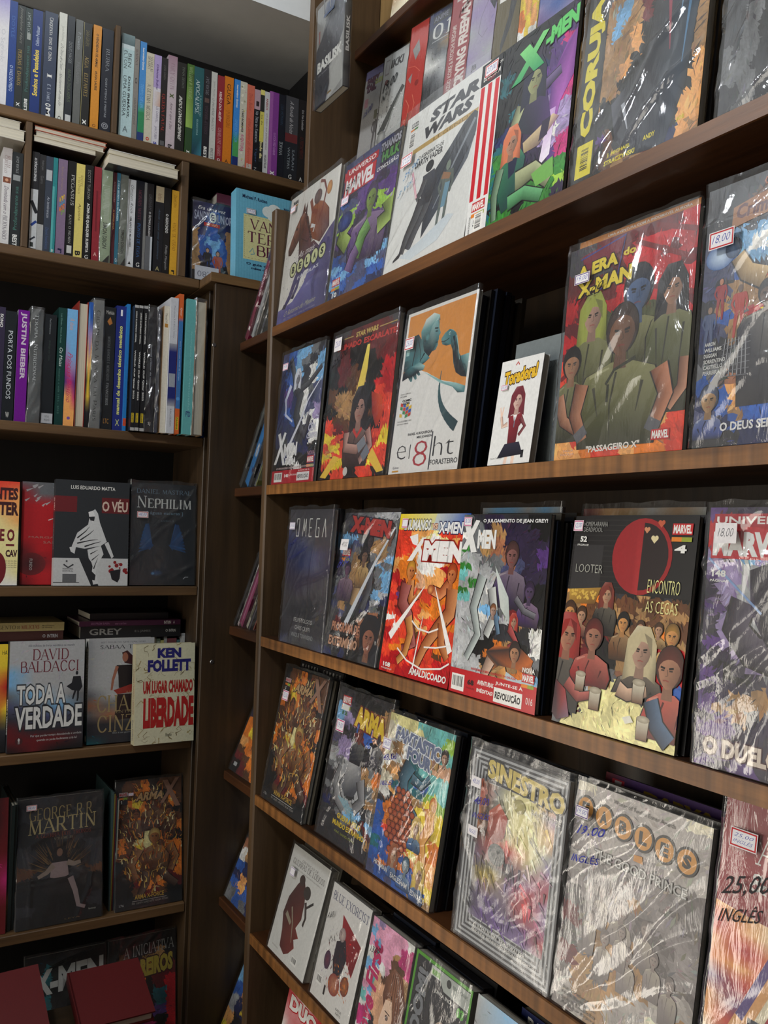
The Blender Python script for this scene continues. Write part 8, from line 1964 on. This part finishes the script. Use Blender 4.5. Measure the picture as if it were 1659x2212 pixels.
# ---- manga on the two upper ledges
XLG = .80
def mg(BL, BR, TL, label, art, t=.006, wid=.11, hgt=.19, lean=6, slv='sleeve', z=ZL1, dx=0.0, **kw):
    """manga fanned like dominoes on a ledge: each turned a little so that its right side slips behind the next"""
    t = .006
    m4, w, h, th, o = right_place('', BL, BR, None, t, X=XLG - .004, z=z, hgt=hgt, lean=lean, wid=wid)
    m4 = Matrix.Translation(o) @ Matrix.Rotation(math.radians(9), 4, 'Z') @ Matrix.Translation(-o) @ m4
    RCOUNT[0] += 1
    return face_book('manga_volume', label, 'manga', m4, w, h, t, art, seed=RCOUNT[0], slv=slv, slv_kw=dict(amp=.25, nr=5, nx=24, nz=34, bulge=.0003, nois=.4, top=.001, gap=.0009, marg=.0003), stk_y=-.003, **kw)
def art_guide(a):
    a.rect(0, 0, 1, 1, (176, 174, 172)); a.rect(0, 0, 1, .10, (110, 104, 150)); a.text('FAIRY', .07, .09, .44, .16, (90, 30, 60), bold=.06, out=(40, 30, 60)); a.text('TAIL', .06, .17, .36, .25, (90, 30, 60), bold=.06, out=(40, 30, 60)); a.text('GUIDE', .32, .14, .56, .20, (170, 180, 60), bold=.04)
    a.rect(.05, .32, .16, .42, (190, 140, 150)); hand(a, '15,00', .08, .44, .34, .52, (70, 70, 130), rise=.06)
    for k in range(6): a.rect(.08, .56 + k * .018, .40, .562 + k * .018, (130, 128, 126))
    a.figure(.5, .56, .40, (96, 92, 92), (150, 146, 144), (70, 66, 66)); a.rect(.40, .50, .50, .60, (110, 110, 90))
def art_ikki(a):
    a.rect(0, 0, 1, 1, (196, 196, 192)); a.rect(.06, .05, .18, .22, (150, 140, 140)); a.rect(.075, .065, .165, .2, (190, 186, 184)); a.text('IKKI', .22, .08, .56, .17, (40, 40, 42), bold=.05, shear=.06)
    hand(a, '19,00', .08, .28, .44, .40, (40, 40, 44), rise=.06); hand(a, 'Nº 1', .08, .42, .28, .50, (40, 40, 44), rise=.04); a.ell(.13, .30, .05, -1, (120, 40, 40))
    a.line([(.64, .44), (.40, .62), (.26, .74), (.10, .88)], .10, (70, 72, 68), .16); a.line([(.60, .50), (.40, .68), (.30, .84), (.16, .96)], .04, (150, 152, 146), .05); a.ell(.16, .92, .12, .08, (206, 206, 200), (120, 120, 116)); a.g = 'wwww/wwgw/wgKw/gKww/Kgww/GKww'.split('/'); a.strokes(70, .06, .3, box=(.02, .5, .7, .98))
def art_redart(a):
    a.rect(0, 0, 1, 1, (196, 60, 50)); gy = (150, 150, 148)
    a.poly([(.10, .24), (.24, .16), (.30, .28), (.20, .36)], gy); a.poly([(.06, .52), (.16, .48), (.14, .58)], gy); a.ell(.30, .60, .05, .03, (150, 40, 36)); a.line([(.04, .40), (.20, .42), (.36, .50)], .012, (226, 110, 90)); a.line([(.06, .72), (.16, .80), (.14, .92)], .012, (236, 140, 110)); a.line([(.22, .70), (.30, .80), (.22, .96)], .012, (236, 140, 110)); a.text('01', .06, .92, .16, .96, (226, 160, 140))
def art_zero(a):
    a.field('nnKkn/nnnkn/Kgnnk/ggUgK/wggUw/wwGww/ggGwK/kKgwg/KkKgg/KKkkK'); a.strokes(130, .07, .4); a.rect(.10, .04, .60, .12, (40, 40, 44)); a.text('ANIME', .12, .05, .46, .10, (130, 130, 150)); a.text('01', .12, .14, .56, .28, (214, 214, 210), serif=True); a.rect(.12, .30, .5, .31, 'G'); a.rect(.12, .33, .5, .34, 'g')
def art_crying(a):
    a.rect(0, 0, 1, 1, (150, 34, 44)); a.text('CRYING FREEMAN', .22, .14, .42, .97, (226, 214, 206), rot=-1, bold=.05); a.text('KAZUO KOIKE & RYOICHI IKEGAMI', .06, .34, .15, .98, (206, 190, 180), rot=-1, bold=.02); a.rect(.10, .04, .30, .12, (190, 180, 176)); a.text('1', .44, .10, .56, .18, (226, 214, 206), bold=.06); hand(a, '14,00', .20, .18, .40, .26, (30, 26, 30), rise=.1); a.field
def art_lilac(a):
    a.field('GPG/GPP/PPG/GPP/PGP/GPG'); a.strokes(50, .1, .1, ink=0); a.poly([(.42, .0), (.62, .0), (.60, .30), (.52, .46), (.40, .36), (.46, .20)], (40, 40, 54)); a.line([(.36, .34), (.24, .46), (.20, .60), (.30, .66), (.40, .60)], .008, (110, 100, 116)); a.poly([(.40, .08), (.46, .06), (.46, .14)], (120, 30, 40)); a.text('JB', .12, .88, .24, .94, (50, 44, 60), bold=.04)
def art_olive(a):
    a.rect(0, 0, 1, 1, (96, 84, 50)); a.poly([(.34, .10), (.50, .06), (.56, .30), (.44, .52), (.34, .76), (.18, .96), (.16, .88), (.28, .66), (.32, .40)], (44, 44, 48)); a.ell(.44, .08, .06, .05, (190, 180, 160)); a.barcode(.06, .24, .20, .50, vert=True)
def art_yellow(a):
    a.field('wwOw/cbOy/yOyo/wyyB/EyOB/yOyw/oyOy/wywy'); a.strokes(200, .07, .4); 
def art_violet(a):
    a.field('PPPP/PwPP/PPpP/PPPP/pPPb/bPPP/PbPp/pPPp'); a.ell(.46, .30, .22, .14, (206, 206, 206), (160, 140, 190)); a.ell(.7, .66, .04, .03, (80, 84, 140))
mg((769, 357), (0, 0), (796, 222), 'greyish guide volume with violet strip, first on the lower ledge', art_guide, wid=.10, t=.014, dx=.012, hgt=.185)
mg((808, 330), (0, 0), (842, 168), 'black and white manga with grey dragon, second on the lower ledge', art_ikki, wid=.105, t=.012, dx=.008, hgt=.182)
mg((864, 284), (0, 0), (914, 76), 'bright red manga with grey leaf shapes in plastic', art_redart, wid=.105, t=.012, dx=.006, hgt=.195)
mg((905, 262), (0, 0), (946, 72), 'navy and white manga with large numerals, right of the red one', art_zero, wid=.105, t=.012, dx=.002, hgt=.185)
mg((955, 219), (0, 0), (989, 37), 'dark red manga with cream vertical lettering', art_crying, wid=.11, t=.014, dx=.006, slv='sleeve', hgt=.19)
mg((1003, 186), (0, 0), None, 'pale lilac manga with dark dress shape on the lower ledge', art_lilac, wid=.10)
mg((1060, 140), (0, 0), None, 'olive brown manga with dark slender figure and barcode', art_olive, wid=.10)
mg((1116, 94), (0, 0), None, 'white manga with crowded yellow and orange drawing', art_yellow, wid=.046)
mg((1160, 63), (0, 0), None, 'lavender manga with pale round shape, last seen on the lower ledge', art_violet, wid=.11)
def art_cream(a):
    a.field('ccUc/cUcg/ccUc/UccS/ccUc'); a.strokes(120, .08, .35)
mg((842, 62), (0, 0), None, 'cream manga on the upper ledge at the top of the picture', art_cream, wid=.128, hgt=.185, lean=8, z=ZL0, slv=None)
mg((935, -12), (0, 0), None, 'second manga on the upper ledge, mostly above the picture', art_yellow, wid=.128, hgt=.185, lean=8, z=ZL0, slv=None)

# ---- corner bay: volumes leaning against the divider, spines out
def corner(row, items):
    z = ZR[row] + (.003 if row == 'A' else 0)
    n = len(items)
    for k, (L, t, base, bands, texts, y0, label, slv) in enumerate(items):
        th = math.radians(38)
        t -= .0035
        L = min(L, (y0 - 1.5285 - t * math.cos(th)) / math.sin(th))
        u = Vector((0, -math.cos(th), math.sin(th)))            # across the spine, upward to the right
        v = Vector((0, -math.sin(th), math.cos(th)))
        u = Vector((0, -math.cos(th), -math.sin(th)))
        into = Vector((1, 0, 0))
        o = Vector((XR + .012 + .003 * (k % 2), y0, z + t * math.sin(th) + .0012))
        root = thing('manga_volume', label, 'manga', frame(o, u, into, v))
        mb = MB(); e = .0008
        base = C(base)
        mb.box(0, 0, 0, t, e, L, base); mb.box(0, 0, 0, e, .13, L, base); mb.box(t - e, 0, 0, t, .13, L, base)
        a = Art(mb, 0, 0, t, L, 0.0)
        for b in bands: a.rect(b[3] if len(b) > 3 else 0, b[0], b[4] if len(b) > 4 else 1, b[1], b[2])
        for tx in texts: a.text(tx[0], .25, tx[1], .75, tx[2], tx[3], rot=tx[4] if len(tx) > 4 else 1, bold=.03)
        mb.build('cover', 'print', root)
        pb = MB(); pb.box(e, e, .001, t - e, .128, L - .002); pb.build('page_block', 'pages_x', root, ink=False)
        if slv: sleeve(root, t, L, .13, k * 31 + ord(row), 'sleeve', nx=8, nz=40, nr=8, amp=.7, marg=.0003, top=.001, gap=.0015, bulge=.0006)
ys = 1.6785
corner('A', [(.215, .019, (120, 30, 60), [(.0, .2, (50, 44, 80)), (.8, 1, (110, 24, 50))], [('GUNDAM', .28, .55, (206, 190, 200)), ('1', .86, .9, 'w')], ys, 'maroon and violet spine in plastic leaning in the top corner bay', True),
 (.215, .020, (150, 152, 152), [(.0, 1, (170, 172, 172), .2, .5)], [], ys - .026, 'pale grey spine leaning second in the top corner bay', True),
 (.205, .014, (96, 92, 86), [(.1, .9, (150, 146, 138), .3, .6)], [], ys - .053, 'brown grey spine leaning third in the top corner bay', True),
 (.175, .012, (120, 122, 120), [(.6, .9, (60, 60, 70), .2, .8)], [], ys - .073, 'grey spine with dark block, nearest the divider in the top corner bay', True)])
corner('B', [(.215, .016, (52, 54, 52), [(.1, .8, (84, 86, 82), .3, .6)], [('Ora', .6, .8, (130, 130, 126))], ys, 'smoky spine in loose plastic, outermost in the second corner bay', True),
 (.215, .024, (34, 112, 176), [(.45, .62, (150, 160, 176), .3, .7), (.75, .8, (40, 30, 80), .6, 1)], [('C', .46, .6, (190, 200, 210))], ys - .0235, 'bright blue spine leaning in the second corner bay', True),
 (.20, .014, (40, 42, 48), [], [('N 2', .7, .8, (150, 150, 150))], ys - .054, 'charcoal spine leaning right of the bright blue one', True),
 (.18, .009, (150, 152, 156), [(.5, .9, (50, 70, 120), .3, .8)], [], ys - .073, 'pale spine with blue block in the second corner bay', True),
 (.165, .009, (120, 124, 70), [], [], ys - .086, 'olive spine nearest the divider in the second corner bay', True)])
corner('C', [(.215, .010, (40, 40, 44), [], [], ys, 'thin black spine, outermost in the third corner bay', True),
 (.21, .011, (176, 150, 156), [(0, 1, (206, 200, 196), 0, .3)], [], ys - .0125, 'thin pale pink spine in the third corner bay', True),
 (.21, .022, (130, 44, 84), [(.2, .9, (150, 70, 110), .3, .7), (0, 1, (180, 150, 160), .45, .5)], [], ys - .0305, 'magenta spine leaning in the third corner bay', True),
 (.19, .013, (160, 156, 140), [(.2, .5, (60, 60, 60), .2, .5), (.55, .8, (90, 86, 70), .2, .8)], [('||||', .3, .5, 'k')], ys - .059, 'checkered cream spine right of the magenta one', True),
 (.175, .011, (70, 66, 74), [], [], ys - .078, 'plum grey spine in the third corner bay', True),
 (.16, .008, (130, 70, 54), [], [], ys - .094, 'rust coloured spine nearest the divider in the third corner bay', True)])
# corner bay, lower rows: covers facing the aisle, leaning back
def art_dusk(a):
    a.field('vvvv/pvvp/dvdp/vudv/oudo/oyud/OoyU/uoOy/duoU/kduo'); a.strokes(160, .09, .35, ang=1.5); a.text('SAGA', .66, .04, .96, .10, (190, 170, 190), bold=.04); a.figure(.5, .38, .34, (90, 40, 34)); a.rect(.08, .90, .2, .94, 'G')
def art_ink(a):
    a.field('wwbb/wnnb/bknO/KbuO/Sukk/wUSu/bnUO/nOnb/bObn/gbgn'); a.strokes(220, .08, .45, ang=1.0, ink=.2)
def art_ink2(a):
    a.field('wwBn/wbnO/wnOk/BkyO/bOkn/Gnyk/OkbO/ykOn'); a.strokes(220, .08, .45, ang=1.0, ink=.2)
def corner_face(row, label, art, hgt, t=.012):
    z = ZR[row]; th = math.radians(22)
    v = Vector((math.sin(th), 0, math.cos(th))); into = Vector((math.cos(th), 0, -math.sin(th))); u = Vector((0, -1, 0))
    RCOUNT[0] += 1
    return face_book('manga_volume', label, 'manga', frame(Vector((XR + .012, 1.675, z + t * math.sin(th) + .0003)), u, into, v), .135, hgt, t, art, seed=RCOUNT[0], slv='sleeve', slv_kw=dict(nx=20, nz=30))
corner_face('D', 'dusky orange and violet volume leaning in the corner bay', art_dusk, .185)
corner_face('E', 'blue and ochre volume leaning low in the corner bay', art_ink, .20)
corner_face('F', 'blue and white volume at the bottom of the corner bay', art_ink2, .20)

# ------------------------------------------------------------------ manga hung from a binder clip beside the top of the rack
def art_hung(a):
    a.rect(0, 0, 1, 1, (128, 128, 126)); a.poly([(.62, 0), (1, 0), (1, .30), (.96, .46), (.80, .56), (.50, .68), (.52, .86), (.40, 1), (0, 1), (0, .42), (.18, .34), (.40, .16)], [(50, 53, 64), (44, 46, 56), (62, 65, 75), (44, 46, 55), (37, 38, 47), (36, 36, 45), (30, 30, 38), (27, 27, 34), (30, 30, 37), (33, 34, 43), (47, 50, 59), (60, 63, 72)])
    a.poly([(.52, .70), (.92, .56), (.98, .92), (.46, 1), (.56, .86)], (158, 158, 154)); a.text('1', .06, .24, .14, .36, (130, 50, 50), serif=True)
    a.text('BASILISK', .06, .55, .94, .66, (206, 206, 200), bold=.05, rise=.0); a.text('the kouga ninja scrolls', .10, .68, .84, .70, (140, 140, 146)); a.rect(.46, .93, .60, .95, (120, 96, 50)); a.g = 'GKK/KKg/KgK/kKG/kGG'.split('/'); a.strokes(50, .08, .2, box=(.3, .05, .95, .5))
Xh = .690
B0 = at_x(679, 240, Xh); B1 = at_x(739, 195, Xh)
wH = B0.y - B1.y; hH = .192; tH = .014
mH = frame(Vector((Xh, B0.y, B0.z)), Vector((0, -1, 0)), Vector((1, 0, 0)), Vector((0, 0, 1)))
hg = face_book('manga_volume', 'dark grey manga hanging from a binder clip below the white beam', 'manga', mH, wH, hH, tH, art_hung, side=(46, 46, 54), slv='sleeve', seed=77, slv_kw=dict(amp=.5, nr=3))
mb = MB()                                           # printed spine on the side towards the room
mb.box(wH - .0004, .0005, 0, wH + .0006, tH - .0005, hH, (34, 34, 40))
class NearArt(Art):
    def P(self, u, v): return (wH + .0006 - self.y, u * tH, hH * (1 - v))
na = NearArt(mb, 0, 0, tH, hH); na.text('BASILISK', .25, .32, .75, .66, (214, 214, 210), rot=-1, bold=.04)
mb.build('spine', 'print', hg)
mb = MB()                                           # the clip with two wire handles and its cord
cx, cz = wH * .52, hH - .002
ck = thing('binder_clip', 'dark blue binder clip gripping the top of the hanging manga', 'clip', mH @ Matrix.Translation((cx, tH / 2, cz)))
mb.face([(-.020, -tH / 2 - .006, -.034), (.020, -tH / 2 - .006, -.034), (.020, -.004, .012), (-.020, -.004, .012)]); mb.face([(-.020, tH / 2 + .006, -.034), (.020, tH / 2 + .006, -.034), (.020, .004, .012), (-.020, .004, .012)]); mb.face([(-.020, -.004, .012), (.020, -.004, .012), (.020, .004, .012), (-.020, .004, .012)])
mb.build('clip_body', 'clip', ck, ink=False)
def wire(name, pts, r, mat, parent):
    cu = bpy.data.curves.new(name, 'CURVE'); cu.dimensions = '3D'; cu.bevel_depth = r; cu.bevel_resolution = 2
    sp = cu.splines.new('POLY'); sp.points.add(len(pts) - 1)
    for p, q in zip(sp.points, pts): p.co = (*q, 1)
    tmp = bpy.data.objects.new(name, cu); me = bpy.data.meshes.new_from_object(tmp); bpy.data.objects.remove(tmp)
    me.materials.clear(); me.materials.append(M[mat])
    return put(bpy.data.objects.new(name, me), parent)
for s in (-1, 1):
    wire('wire_handle', [(-.012, s * (tH / 2 + .008), -.030), (-.011, s * (tH / 2 + .010), .004), (-.006, s * (tH / 2 + .009), .030), (0, s * (tH / 2 + .009), .034), (.006, s * (tH / 2 + .009), .030), (.011, s * (tH / 2 + .010), .004), (.012, s * (tH / 2 + .008), -.030)], .0009, 'metal', ck)
wire('hanging_cord', [(0, 0, .012), (0, .0, .10), (0, .004, ROOM_H - .002 - (B0.z + cz))], .0008, 'clip', ck)
